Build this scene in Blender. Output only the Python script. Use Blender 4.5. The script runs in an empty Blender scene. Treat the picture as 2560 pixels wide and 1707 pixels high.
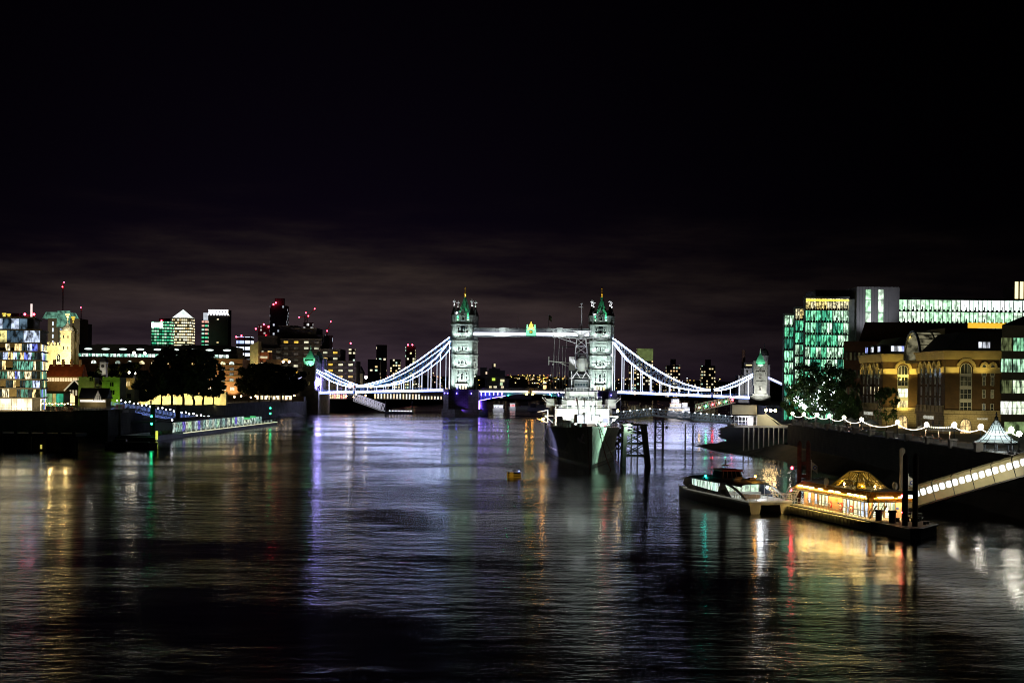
import bpy, math, random
from mathutils import Vector, Matrix
rad = math.radians
RN = random.Random(11)
S = bpy.context.scene
COL = S.collection

# ---------------------------------------------------------------- camera, sky, exposure
F, H, CX, CY, ROLL = 3555.6, 19.0, 1280.0, 961.7, rad(0.6)   # focal length in pixels of the 2560 px photograph, eye height above low water
cam = bpy.data.cameras.new('camera')
camo = bpy.data.objects.new('camera', cam)
COL.objects.link(camo)
cam.sensor_width = 36.0
cam.lens = F / 2560 * 36.0
cam.shift_y = (CY - 853.5) / 2560
cam.clip_start, cam.clip_end = 1.0, 30000.0
cr_, sr_ = math.cos(ROLL), math.sin(ROLL)
camo.matrix_world = Matrix(((cr_, -sr_, 0, 0), (0, 0, -1, 0), (sr_, cr_, 0, H), (0, 0, 0, 1)))
S.camera = camo
S.view_settings.view_transform = 'Standard'
S.view_settings.look = 'None'
S.view_settings.exposure = 0.0
S.view_settings.gamma = 1.0
S.render.engine = 'CYCLES'
S.cycles.use_denoising = True
S.cycles.denoising_prefilter = 'ACCURATE'
S.cycles.filter_width = 1.0
S.cycles.max_bounces = 5
S.cycles.diffuse_bounces = 2
S.cycles.glossy_bounces = 3
S.cycles.transmission_bounces = 4
S.cycles.caustics_reflective = False
S.cycles.caustics_refractive = False
S.cycles.sample_clamp_indirect = 6.0

def make_world():
    w = bpy.data.worlds.new('World')
    S.world = w
    w.use_nodes = True
    nt = w.node_tree
    nt.nodes.clear()
    N, L = nt.nodes.new, nt.links.new
    out = N('ShaderNodeOutputWorld')
    sky = N('ShaderNodeTexSky')
    sky.sky_type = 'NISHITA'
    sky.sun_disc = False
    sky.sun_elevation = rad(-7)
    sky.sun_rotation = rad(200)
    b1 = N('ShaderNodeBackground')
    b1.inputs[1].default_value = 0.006
    L(sky.outputs[0], b1.inputs[0])
    # city glow low over the horizon, with thin cloud bands lit from below
    tc = N('ShaderNodeTexCoord')
    sp = N('ShaderNodeSeparateXYZ')
    L(tc.outputs['Generated'], sp.inputs[0])
    def m(op, a, b=None, c=None):
        n = N('ShaderNodeMath')
        n.operation = op
        for i, x in enumerate((a, b, c)):
            if x is None: continue
            if isinstance(x, (int, float)): n.inputs[i].default_value = x
            else: L(x, n.inputs[i])
        return n.outputs[0]
    z = m('MAXIMUM', sp.outputs[2], 0.0)
    dx = m('ADD', sp.outputs[0], 0.14)
    az = m('POWER', 2.718, m('MULTIPLY', m('MULTIPLY', dx, dx), -13.0))
    mp = N('ShaderNodeMapping')
    mp.inputs['Scale'].default_value = (6.0, 6.0, 40.0)
    mp.inputs['Location'].default_value = (0.6, 0.2, 0.35)
    L(tc.outputs['Generated'], mp.inputs[0])
    nz = N('ShaderNodeTexNoise')
    nz.inputs['Scale'].default_value = 1.0
    nz.inputs['Detail'].default_value = 8.0
    nz.inputs['Roughness'].default_value = 0.6
    L(mp.outputs[0], nz.inputs['Vector'])
    n5 = m('SUBTRACT', nz.outputs[0], 0.5)
    zc = m('MAXIMUM', m('ADD', z, m('MULTIPLY', n5, -0.085)), 0.0)
    zr = m('DIVIDE', zc, 0.073)
    glow = m('POWER', 2.718, m('MULTIPLY', m('POWER', zr, 3.2), -1.0))
    cl = m('MAXIMUM', m('ADD', 1.0, m('MULTIPLY', n5, 3.2)), 0.3)
    azf = m('ADD', m('MULTIPLY', az, 0.93), 0.07)
    base = m('MULTIPLY', m('MULTIPLY', glow, azf), cl)
    wide = m('MULTIPLY', m('POWER', 2.718, m('MULTIPLY', z, -6.5)), azf)
    mixc = N('ShaderNodeMix')
    mixc.data_type = 'RGBA'
    mixc.inputs[6].default_value = (0.025, 0.0160, 0.0225, 1)
    mixc.inputs[7].default_value = (0.034, 0.0240, 0.0160, 1)
    L(m('MINIMUM', m('MULTIPLY', z, 13.0), 1.0), mixc.inputs[0])
    vm = N('ShaderNodeVectorMath'); vm.operation = 'SCALE'
    L(mixc.outputs[2], vm.inputs[0]); L(base, vm.inputs['Scale'])
    vw = N('ShaderNodeVectorMath'); vw.operation = 'SCALE'
    vw.inputs[0].default_value = (0.0050, 0.0026, 0.0085)
    L(wide, vw.inputs['Scale'])
    va = N('ShaderNodeVectorMath'); va.operation = 'ADD'
    L(vm.outputs[0], va.inputs[0]); L(vw.outputs[0], va.inputs[1])
    b2 = N('ShaderNodeBackground')
    L(va.outputs[0], b2.inputs[0])
    b2.inputs[1].default_value = 1.0
    ad = N('ShaderNodeAddShader')
    L(b1.outputs[0], ad.inputs[0])
    L(b2.outputs[0], ad.inputs[1])
    L(ad.outputs[0], out.inputs[0])
make_world()
faint_sun = bpy.data.lights.new('added_faint_sun', 'SUN')  # no moon here, a very faint sun added to bring out outlines
faint_sun.energy, faint_sun.angle, faint_sun.color = 0.0015, rad(0.5), (1.0, 0.95, 0.88)
faint_sun_ob = bpy.data.objects.new('added_faint_sun', faint_sun)
faint_sun_ob.rotation_euler = (rad(50), 0, rad(-20))
COL.objects.link(faint_sun_ob)

# ---------------------------------------------------------------- helpers
def at(px, py, Y):
    dx, dy = px - CX, py - CY
    return Vector(((dx * cr_ + dy * sr_) / F * Y, Y, H - (-dx * sr_ + dy * cr_) / F * Y))
def gr(px, py, z=0.0):
    dx, dy = px - CX, py - CY
    return at(px, py, F * (H - z) / (-dx * sr_ + dy * cr_))
def xz(px, py, Y):
    p = at(px, py, Y)
    return p.x, p.z

class MB:
    def __init__(s):
        s.v, s.f, s.m = [], [], []
    def face(s, pts, mi=0):
        n = len(s.v)
        s.v += [tuple(p) for p in pts]
        s.f.append(tuple(range(n, n + len(pts))))
        s.m.append(mi)
        return s
    def solid(s, vs, fs, mi=0):
        n = len(s.v)
        s.v += [tuple(p) for p in vs]
        for f in fs:
            s.f.append(tuple(n + i for i in f))
            s.m.append(mi)
        return s
    def box(s, x0, x1, y0, y1, z0, z1, mi=0):
        return s.solid([(x0, y0, z0), (x1, y0, z0), (x1, y1, z0), (x0, y1, z0), (x0, y0, z1), (x1, y0, z1), (x1, y1, z1), (x0, y1, z1)],
                       [(3, 2, 1, 0), (4, 5, 6, 7), (0, 1, 5, 4), (1, 2, 6, 5), (2, 3, 7, 6), (3, 0, 4, 7)], mi)
    def prism(s, poly, z0, z1, mi=0, top=1.0, c=None):
        n = len(poly)
        if c is None: c = (sum(p[0] for p in poly) / n, sum(p[1] for p in poly) / n)
        v = [(x, y, z0) for x, y in poly] + [(c[0] + (x - c[0]) * top, c[1] + (y - c[1]) * top, z1) for x, y in poly]
        return s.solid(v, [tuple(range(n))[::-1], tuple(range(n, 2 * n))] + [(i, (i + 1) % n, n + (i + 1) % n, n + i) for i in range(n)], mi)
    def xzprism(s, poly, y0, y1, mi=0):
        n = len(poly)
        v = [(x, y0, z) for x, z in poly] + [(x, y1, z) for x, z in poly]
        return s.solid(v, [tuple(range(n)), tuple(range(n, 2 * n))[::-1]] + [(i, n + i, n + (i + 1) % n, (i + 1) % n) for i in range(n)], mi)
    def yzprism(s, poly, x0, x1, mi=0):
        n = len(poly)
        v = [(x0, y, z) for y, z in poly] + [(x1, y, z) for y, z in poly]
        return s.solid(v, [tuple(range(n))[::-1], tuple(range(n, 2 * n))] + [(i, (i + 1) % n, n + (i + 1) % n, n + i) for i in range(n)], mi)
    def bar(s, p, q, w, h=None, mi=0):
        h = h or w
        p, q = Vector(p), Vector(q)
        d = (q - p)
        if d.length < 1e-6: return s
        d.normalize()
        up = Vector((0, 0, 1)) if abs(d.z) < 0.95 else Vector((0, 1, 0))
        a = d.cross(up).normalized() * (w / 2)
        b = a.cross(d).normalized() * (h / 2)
        vs = [p - a - b, p + a - b, p + a + b, p - a + b, q - a - b, q + a - b, q + a + b, q - a + b]
        return s.solid(vs, [(3, 2, 1, 0), (4, 5, 6, 7), (0, 1, 5, 4), (1, 2, 6, 5), (2, 3, 7, 6), (3, 0, 4, 7)], mi)
    def path(s, pts, w, h=None, mi=0):
        for a, b in zip(pts, pts[1:]): s.bar(a, b, w, h, mi)
        return s
    def tube(s, p, q, r0, r1=None, n=8, mi=0):
        r1 = r0 if r1 is None else r1
        p, q = Vector(p), Vector(q)
        d = (q - p).normalized()
        up = Vector((0, 0, 1)) if abs(d.z) < 0.95 else Vector((0, 1, 0))
        a = d.cross(up).normalized()
        b = a.cross(d).normalized()
        vs = []
        for c, r in ((p, r0), (q, r1)):
            for i in range(n):
                t = 2 * math.pi * i / n
                vs.append(c + a * (r * math.cos(t)) + b * (r * math.sin(t)))
        return s.solid(vs, [tuple(range(n)), tuple(range(n, 2 * n))[::-1]] + [(i, n + i, n + (i + 1) % n, (i + 1) % n) for i in range(n)], mi)
    def lathe(s, prof, c=(0, 0), n=12, mi=0, ph=0.0):
        vs = []
        for r, z in prof:
            for i in range(n):
                t = 2 * math.pi * i / n + ph
                vs.append((c[0] + r * math.cos(t), c[1] + r * math.sin(t), z))
        k = len(prof)
        fs = [(j * n + i, j * n + (i + 1) % n, (j + 1) * n + (i + 1) % n, (j + 1) * n + i) for j in range(k - 1) for i in range(n)]
        fs += [tuple(range(n))[::-1], tuple(range((k - 1) * n, k * n))]
        return s.solid(vs, fs, mi)
    def ball(s, c, r, n=8, m=6, mi=0, sq=1.0):
        prof = [(max(r * math.sin(math.pi * j / m), r * 0.02), c[2] - r * sq * math.cos(math.pi * j / m)) for j in range(m + 1)]
        return s.lathe(prof, (c[0], c[1]), n, mi)
    def build(s, name, mats, parent=None, smooth=False):
        me = s.mesh(name, mats, smooth)
        return link(name, me, parent)
    def mesh(s, name, mats, smooth=False):
        me = bpy.data.meshes.new(name)
        me.from_pydata(s.v, [], s.f)
        mats = mats if isinstance(mats, (list, tuple)) else [mats]
        for m in mats: me.materials.append(m)
        if len(mats) > 1: me.polygons.foreach_set('material_index', s.m)
        if smooth: me.polygons.foreach_set('use_smooth', [True] * len(s.f))
        me.update()
        return me

def link(name, me, parent=None, loc=None, rz=0.0, sc=None):
    o = bpy.data.objects.new(name, me)
    COL.objects.link(o)
    if parent is not None: o.parent = parent
    if loc is not None: o.location = loc
    if rz: o.rotation_euler = (0, 0, rz)
    if sc is not None: o.scale = sc if isinstance(sc, (tuple, list)) else (sc, sc, sc)
    return o
def tag(o, label, cat, group=None, kind=None):
    o['label'], o['category'] = label, cat
    if group: o['group'] = group
    if kind: o['kind'] = kind
    return o
def thing(name, label, cat, loc=(0, 0, 0), rz=0.0, group=None):
    return tag(link(name, None, None, loc, rz), label, cat, group)
def struct(name, mb, mat, smooth=False, kind='structure'):
    o = mb.build(name, mat, None, smooth)
    o['kind'] = kind
    return o
def dup(root, loc, rz=0.0, label=None, group=None, sc=None):
    r = root.copy()
    COL.objects.link(r)
    r.location, r.rotation_euler = loc, (0, 0, rz)
    if sc is not None: r.scale = sc if isinstance(sc, (tuple, list)) else (sc, sc, sc)
    if label: r['label'] = label
    if group: r['group'] = group
    for ch in list(root.children):
        c = ch.copy()
        COL.objects.link(c)
        c.parent = r
        for g in list(ch.children):
            d = g.copy()
            COL.objects.link(d)
            d.parent = c
    return r
def strip_lamp(name, parent, p0, p1, energy, color, down, w=.2):
    """a line of fluorescent tubes from p0 to p1 shining along `down`"""
    p0, p1, d = Vector(p0), Vector(p1), Vector(down).normalized()
    l = bpy.data.lights.new(name, 'AREA')
    l.energy, l.color, l.shape, l.size, l.size_y = energy, color, 'RECTANGLE', (p1 - p0).length, w
    o = bpy.data.objects.new(name, l)
    COL.objects.link(o)
    o.parent = parent
    x = (p1 - p0).normalized()
    z = -(d - x * d.dot(x)).normalized()
    y = z.cross(x)
    c = (p0 + p1) / 2
    o.matrix_local = Matrix(((x.x, y.x, z.x, c.x), (x.y, y.y, z.y, c.y), (x.z, y.z, z.z, c.z), (0, 0, 0, 1)))
    return o
def lamp(name, parent, loc, energy, color, target=None, angle=70, radius=0.3, blend=0.6):
    l = bpy.data.lights.new(name, 'SPOT' if target is not None else 'POINT')
    l.energy, l.color, l.shadow_soft_size = energy, color, radius
    o = bpy.data.objects.new(name, l)
    COL.objects.link(o)
    o.parent = parent
    o.location = loc
    if target is not None:
        l.spot_size, l.spot_blend = rad(angle), blend
        d = Vector(target) - Vector(loc)
        o.rotation_euler = d.to_track_quat('-Z', 'Y').to_euler()
    return o

# ---------------------------------------------------------------- materials
def nodes(name):
    m = bpy.data.materials.new(name)
    m.use_nodes = True
    nt = m.node_tree
    return m, nt, nt.nodes.new, nt.links.new, nt.nodes['Principled BSDF']
def noise(N, L, scale, detail=3.0, vec=None, sc=None):
    g = N('ShaderNodeNewGeometry')
    v = g.outputs['Position']
    if sc:
        mp = N('ShaderNodeMapping')
        mp.inputs['Scale'].default_value = sc
        L(v, mp.inputs[0])
        v = mp.outputs[0]
    n = N('ShaderNodeTexNoise')
    n.inputs['Scale'].default_value = scale
    n.inputs['Detail'].default_value = detail
    L(v, n.inputs['Vector'])
    return n.outputs[0]
def ramp(N, L, fac, stops, mode='LINEAR'):
    r = N('ShaderNodeValToRGB')
    r.color_ramp.interpolation = mode
    e = r.color_ramp.elements
    while len(e) > 1: e.remove(e[-1])
    e[0].position, e[0].color = stops[0][0], (*stops[0][1], 1)
    for p, c in stops[1:]:
        k = e.new(p)
        k.color = (*c, 1)
    L(fac, r.inputs[0])
    return r.outputs[0]
def pm(name, col, rough=0.7, metal=0.0, var=0.25, scale=0.6, bump=0.0, sc=None):
    m, nt, N, L, b = nodes(name)
    n = noise(N, L, scale, 4.0, sc=sc)
    c0 = tuple(min(1, c * (1 - var)) for c in col)
    c1 = tuple(min(1, c * (1 + var)) for c in col)
    L(ramp(N, L, n, [(0.3, c0), (0.7, c1)]), b.inputs['Base Color'])
    b.inputs['Roughness'].default_value = rough
    b.inputs['Metallic'].default_value = metal
    if bump:
        bp = N('ShaderNodeBump')
        bp.inputs['Strength'].default_value = bump
        L(n, bp.inputs['Height'])
        L(bp.outputs[0], b.inputs['Normal'])
    return m
def masonry(name, c1, c2, mortar, bw=0.9, bh=0.4, rough=0.8, var=0.35):
    m, nt, N, L, b = nodes(name)
    g = N('ShaderNodeNewGeometry')
    sp = N('ShaderNodeSeparateXYZ')
    L(g.outputs['Position'], sp.inputs[0])
    ad = N('ShaderNodeMath')
    L(sp.outputs[0], ad.inputs[0])
    L(sp.outputs[1], ad.inputs[1])
    cb = N('ShaderNodeCombineXYZ')
    L(ad.outputs[0], cb.inputs[0])
    L(sp.outputs[2], cb.inputs[1])
    br = N('ShaderNodeTexBrick')
    br.inputs['Scale'].default_value = 1.0
    br.inputs['Brick Width'].default_value = bw
    br.inputs['Row Height'].default_value = bh
    br.inputs['Mortar Size'].default_value = 0.035 * bh / 0.4
    br.inputs['Color1'].default_value = (*c1, 1)
    br.inputs['Color2'].default_value = (*c2, 1)
    br.inputs['Mortar'].default_value = (*mortar, 1)
    L(cb.outputs[0], br.inputs['Vector'])
    n = noise(N, L, 0.35, 5.0)
    mr = N('ShaderNodeMapRange')
    mr.inputs['From Min'].default_value, mr.inputs['From Max'].default_value = 0.3, 0.7
    mr.inputs['To Min'].default_value, mr.inputs['To Max'].default_value = 1 - var, 1 + var * 0.4
    L(n, mr.inputs['Value'])
    mx = N('ShaderNodeMix')
    mx.data_type, mx.blend_type = 'RGBA', 'MULTIPLY'
    mx.inputs[0].default_value = 1.0
    L(br.outputs[0], mx.inputs[6])
    L(mr.outputs[0], mx.inputs[7])
    L(mx.outputs[2], b.inputs['Base Color'])
    b.inputs['Roughness'].default_value = rough
    bp = N('ShaderNodeBump')
    bp.inputs['Strength'].default_value = 0.3
    bp.inputs['Distance'].default_value = 0.05
    L(br.outputs['Fac'], bp.inputs['Height'])
    bp.invert = True
    L(bp.outputs[0], b.inputs['Normal'])
    return m
def em(name, col, strength, sample=True, base=(0.6, 0.6, 0.6), var=0.12, scale=2.0):
    m, nt, N, L, b = nodes(name)
    b.inputs['Base Color'].default_value = (*base, 1)
    n = noise(N, L, scale, 2.0)
    c0 = tuple(c * (1 - var) for c in col)
    L(ramp(N, L, n, [(0.3, c0), (0.7, col)]), b.inputs['Emission Color'])
    b.inputs['Emission Strength'].default_value = strength
    b.inputs['Roughness'].default_value = 0.4
    m.cycles.emission_sampling = 'AUTO' if sample else 'NONE'
    return m
def win(name, stops, strength, sx=0.9, sz=0.3, lo=0.15, hi=1.5, sample=False, base=(0.015, 0.02, 0.022), rough=0.12):
    """a pane with a lit room behind it: every window its own lamp colour, with curtains, people and furniture breaking the light"""
    m, nt, N, L, b = nodes(name)
    b.inputs['Base Color'].default_value = (*base, 1)
    b.inputs['Roughness'].default_value = rough
    g, oi = N('ShaderNodeNewGeometry'), N('ShaderNodeObjectInfo')
    a = N('ShaderNodeMath')
    a.operation = 'MULTIPLY_ADD'
    a.inputs[1].default_value = 7.31
    L(g.outputs['Random Per Island'], a.inputs[0])
    L(oi.outputs['Random'], a.inputs[2])
    fr = N('ShaderNodeMath')
    fr.operation = 'FRACT'
    L(a.outputs[0], fr.inputs[0])
    col = ramp(N, L, fr.outputs[0], stops, 'CONSTANT')
    n = noise(N, L, 1.0, 3.0, sc=(sx, sx, sz))
    mr = N('ShaderNodeMapRange')
    mr.inputs['From Min'].default_value, mr.inputs['From Max'].default_value = 0.38, 0.62
    mr.inputs['To Min'].default_value, mr.inputs['To Max'].default_value = lo, hi
    L(n, mr.inputs['Value'])
    st = N('ShaderNodeMath')
    st.operation = 'MULTIPLY'
    st.inputs[1].default_value = strength
    L(mr.outputs[0], st.inputs[0])
    L(col, b.inputs['Emission Color'])
    L(st.outputs[0], b.inputs['Emission Strength'])
    m.cycles.emission_sampling = 'AUTO' if sample else 'NONE'
    return m
def grid(name, wall, stops, strength, cw, ch, fw=0.6, fh=0.5, rough=0.5):
    """wall of a far tower whose windows are smaller than a pixel: regular panes, some of them lit"""
    m, nt, N, L, b = nodes(name)
    g = N('ShaderNodeNewGeometry')
    sp = N('ShaderNodeSeparateXYZ')
    L(g.outputs['Position'], sp.inputs[0])
    def mt(op, a, bb=None):
        n = N('ShaderNodeMath')
        n.operation = op
        for i, x in enumerate((a, bb)):
            if x is None: continue
            if isinstance(x, (int, float)): n.inputs[i].default_value = x
            else: L(x, n.inputs[i])
        return n.outputs[0]
    u = mt('DIVIDE', mt('ADD', sp.outputs[0], sp.outputs[1]), cw)
    v = mt('DIVIDE', sp.outputs[2], ch)
    cb = N('ShaderNodeCombineXYZ')
    L(mt('FLOOR', u), cb.inputs[0])
    L(mt('FLOOR', v), cb.inputs[1])
    wn = N('ShaderNodeTexWhiteNoise')
    wn.noise_dimensions = '2D'
    L(cb.outputs[0], wn.inputs['Vector'])
    ins = mt('MULTIPLY', mt('LESS_THAN', mt('FRACT', u), fw), mt('LESS_THAN', mt('FRACT', v), fh))
    gz = N('ShaderNodeSeparateXYZ')
    L(g.outputs['Normal'], gz.inputs[0])
    ins = mt('MULTIPLY', ins, mt('LESS_THAN', mt('ABSOLUTE', gz.outputs[2]), 0.5))
    col = ramp(N, L, wn.outputs['Value'], stops, 'CONSTANT')
    L(col, b.inputs['Emission Color'])
    L(mt('MULTIPLY', ins, strength), b.inputs['Emission Strength'])
    b.inputs['Base Color'].default_value = (*wall, 1)
    b.inputs['Roughness'].default_value = rough
    m.cycles.emission_sampling = 'NONE'
    return m

K = (0, 0, 0)
M = {}
M['stone'] = masonry('tower_stone', (0.40, 0.42, 0.40), (0.33, 0.35, 0.33), (0.25, 0.26, 0.25), 1.4, 0.6)
M['trim'] = pm('pale_stone_trim', (0.52, 0.53, 0.50), 0.75, var=0.15)
M['granite'] = masonry('granite_pier', (0.22, 0.21, 0.18), (0.17, 0.16, 0.14), (0.10, 0.10, 0.09), 2.2, 0.9)
M['copper'] = pm('green_slate_roof', (0.16, 0.36, 0.27), 0.6, var=0.3, scale=0.8)
M['slate'] = pm('dark_slate', (0.035, 0.036, 0.042), 0.6)
M['gold'] = pm('gilded_metal', (0.75, 0.46, 0.08), 0.3, 1.0, var=0.1)
M['bluepaint'] = pm('light_blue_paint', (0.16, 0.34, 0.55), 0.45, var=0.1)
M['whitepaint'] = pm('white_paint', (0.72, 0.74, 0.78), 0.45, var=0.08)
M['greypaint'] = pm('grey_paint', (0.33, 0.35, 0.36), 0.5, var=0.15)
M['darkmetal'] = pm('dark_metal', (0.035, 0.037, 0.042), 0.45, 0.4, var=0.3)
M['rust'] = pm('rusty_steel', (0.09, 0.045, 0.03), 0.75, 0.2, var=0.4, scale=1.5)
M['timber'] = pm('tarred_timber', (0.03, 0.027, 0.024), 0.8, var=0.4, scale=1.2)
M['concrete'] = pm('concrete', (0.28, 0.27, 0.25), 0.85, var=0.25, scale=0.4)
M['wallstone'] = masonry('river_wall_granite', (0.06, 0.062, 0.045), (0.04, 0.042, 0.03), (0.02, 0.022, 0.016), 1.6, 0.6, var=.7)
M['paving'] = pm('paving', (0.13, 0.125, 0.115), 0.85, var=0.3, scale=0.3)
M['mud'] = pm('river_mud', (0.045, 0.038, 0.027), 0.75, var=0.5, scale=0.25, bump=0.6)
M['glass'] = pm('dark_glass', (0.012, 0.016, 0.018), 0.08, var=0.3)
M['bark'] = pm('bark', (0.06, 0.05, 0.038), 0.9, var=0.4, scale=2.0)
M['leafdark'] = pm('plane_leaves', (0.035, 0.05, 0.015), 0.7, var=0.5, scale=0.5)
M['leafgreen'] = pm('lime_leaves', (0.05, 0.12, 0.03), 0.6, var=0.5, scale=0.5)
M['stringwhite'] = em('white_led_line', (0.93, 0.92, 1.0), 7.0)
M['stringviolet'] = em('violet_white_led_line', (0.86, 0.78, 1.0), 9.0)
M['quaybulb'] = em('quay_lamp_bulb', (1.0, 0.88, 0.62), 30.0)
M['quayamber'] = em('quay_amber_bulb', (1.0, 0.62, 0.25), 26.0)
M['bulb'] = em('warm_white_bulb', (1.0, 0.93, 0.78), 55.0)
M['bulbwhite'] = em('cold_white_bulb', (0.88, 0.93, 1.0), 18.0)
M['bulbamber'] = em('amber_bulb', (1.0, 0.66, 0.28), 90.0)
M['red'] = em('red_lamp', (1.0, 0.03, 0.06), 60.0)
M['redfar'] = em('red_beacon', (1.0, 0.04, 0.08), 22.0)
M['green'] = em('green_lamp', (0.03, 1.0, 0.35), 60.0)
M['greenfar'] = em('green_signal', (0.03, 1.0, 0.35), 14.0)
M['cyan'] = em('teal_lamp', (0.02, 0.85, 0.7), 60.0)
M['blue'] = em('blue_lamp', (0.10, 0.06, 1.0), 40.0)
M['orange'] = em('orange_lamp', (1.0, 0.42, 0.05), 70.0)
M['flood'] = em('floodlight_glass', (0.95, 0.98, 1.0), 25.0)
# ---------------------------------------------------------------- setting: river, banks, hills
def make_water():
    m, nt, N, L, b = nodes('river_water')
    b.inputs['Base Color'].default_value = (0.002, 0.003, 0.004, 1)
    b.inputs['IOR'].default_value = 1.33
    b.inputs['Specular IOR Level'].default_value = 0.36
    big = noise(N, L, 1.0, 4.0, sc=(0.024, 0.028, 1))          # patches of slack and ruffled water
    swell = noise(N, L, 1.0, 2.0, sc=(0.085, 0.2, 1))
    mid = noise(N, L, 1.0, 4.0, sc=(0.28, 0.55, 1))
    small = noise(N, L, 1.0, 5.0, sc=(1.1, 1.9, 1))
    def rng(v, lo, hi, a=.38, c=.62):
        r = N('ShaderNodeMapRange')
        r.interpolation_type = 'SMOOTHSTEP'
        for k, x in zip(('From Min', 'From Max', 'To Min', 'To Max'), (a, c, lo, hi)): r.inputs[k].default_value = x
        L(v, r.inputs['Value'])
        return r.outputs[0]
    L(rng(big, 0.10, 0.19), b.inputs['Roughness'])
    nrm = None
    for h, dist in ((swell, rng(big, 0.04, 0.16)), (mid, rng(big, 0.02, 0.13)), (small, rng(big, 0.010, 0.045))):
        bp = N('ShaderNodeBump')
        bp.inputs['Strength'].default_value = 1.0
        if isinstance(dist, float): bp.inputs['Distance'].default_value = dist
        else: L(dist, bp.inputs['Distance'])
        L(h, bp.inputs['Height'])
        if nrm is not None: L(nrm, bp.inputs['Normal'])
        nrm = bp.outputs[0]
    L(nrm, b.inputs['Normal'])
    return m
M['water'] = make_water()
mb = MB()
mb.face([(-9000, -60, 0), (9000, -60, 0), (9000, 12000, 0), (-9000, 12000, 0)])
struct('river', mb, M['water'])

ZQ = 8.5
NB = [(-210, 250), (-178, 400), (-161, 446), (-139.5, 490), (-140, 520), (-137, 560), (-131, 700), (-125, 850), (-122, 920), (-104, 1200), (-20, 1800), (500, 2300), (4000, 2600)]
SB = [(150, -40), (118, 60), (96, 130), (79.5, 195), (77.5, 256), (77.5, 300), (78, 400), (84, 412), (100, 470), (120, 640), (141, 800), (146, 870), (175, 1050), (330, 1500), (900, 2000), (4000, 2300)]
mb = MB()
mb.face([(x, y, ZQ) for x, y in NB] + [(4000, 11000, ZQ), (-8000, 11000, ZQ), (-8000, 250, ZQ)])
struct('north_bank_ground', mb, M['paving'])
mb = MB()
mb.face([(x, y, ZQ) for x, y in SB[::-1]] + [(8000, -40, ZQ), (8000, 2300, ZQ)][::1])
struct('south_bank_ground', mb, M['paving'])

def river_wall(pts, label, side, par=1.0, z0=-1.5):
    mb = MB()
    for (ax, ay), (bx, by) in zip(pts, pts[1:]):
        d = Vector((bx - ax, by - ay)).normalized()
        n = Vector((-d.y, d.x)) * side
        q = [(ax - n.x * .35, ay - n.y * .35), (bx - n.x * .35, by - n.y * .35), (bx + n.x * .35, by + n.y * .35), (ax + n.x * .35, ay + n.y * .35)]
        mb.prism(q, z0, ZQ + 0.02)
        mb.prism([(ax - n.x * .5, ay - n.y * .5), (bx - n.x * .5, by - n.y * .5), (bx + n.x * .5, by + n.y * .5), (ax + n.x * .5, ay + n.y * .5)], ZQ + 0.02, ZQ + 0.35)
    o = mb.build('river_wall', M['wallstone'])
    tag(o, label, 'river wall')
    return o
river_wall(NB[:4], 'dark granite embankment wall below the glass apartment block', 1)
river_wall(NB[3:7], 'embankment wall behind the floating pier, below the fortress trees', 1)
river_wall(NB[6:10], 'long dark river wall running under the left end of the lit bridge', 1)
river_wall(SB[2:8], 'dark mossy embankment wall under the promenade lamps', -1)
river_wall(SB[8:13], 'far embankment wall between the ship and the right end of the bridge', -1)

# mud left bare by low water
def shore(edge, inner, name):
    mb = MB()
    rn = random.Random(5)
    e2, i2 = [], []
    for k in range(len(edge) - 1):
        for t in range(6):
            f = t / 6
            p = Vector(edge[k]).lerp(Vector(edge[k + 1]), f)
            q = Vector(inner[k]).lerp(Vector(inner[k + 1]), f)
            j = 0.6 if t else 0.2
            e2.append(p + Vector((rn.uniform(-j, j), rn.uniform(-j, j), 0)))
            i2.append(q)
    e2.append(Vector(edge[-1])); i2.append(Vector(inner[-1]))
    rows = 9
    vs = []
    for p, q in zip(e2, i2):
        for r in range(rows):
            f = r / (rows - 1)
            v = p.lerp(q, f)
            if 0 < r < rows - 1: v.z += rn.uniform(-.22, .3)
            vs.append(tuple(v))
    n = len(e2)
    fs = [(a * rows + r, (a + 1) * rows + r, (a + 1) * rows + r + 1, a * rows + r + 1) for a in range(n - 1) for r in range(rows - 1)]
    mb.solid(vs, fs)
    o = mb.build(name, M['mud'], None, True)
    o['kind'] = 'structure'
    return o
E = [gr(*p, -0.15) for p in [(1792, 1066), (1777, 1086), (1806, 1104), (1725, 1116), (1775, 1127), (1836, 1137), (1903, 1139), (1986, 1163), (2062, 1184), (2102, 1191), (2179, 1201), (2232, 1218), (2360, 1246), (2440, 1268), (2560, 1304), (2700, 1350)]]
I = []
for p in E:
    y = p.y
    x = 77.6 if y > 200 else 79.5 + (195 - y) * .26
    if y > 405: x = 84 + (y - 412) * .27
    I.append(Vector((max(x, p.x + 1), y + (6 if y > 300 else 0), 3.0)))
shore(E, I, 'mud_foreshore')
E = [gr(*p, -0.15) for p in [(120, 1092), (205, 1088), (262, 1080), (300, 1079), (345, 1074), (380, 1070), (520, 1060), (640, 1046), (760, 1040)]]
I = [Vector((-150, 470, 1.0)), Vector((-141, 486, 1.5)), Vector((-139.5, 500, 2)), Vector((-139.5, 520, 2)), Vector((-138, 545, 2.5)), Vector((-137, 560, 2.5)), Vector((-134, 640, 2.5)), Vector((-130, 720, 2)), Vector((-126, 830, 2))]
E = [Vector((min(e.x, i.x + 60), e.y, e.z)) for e, i in zip(E, I)]
shore(E, I, 'mud_bank')

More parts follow.
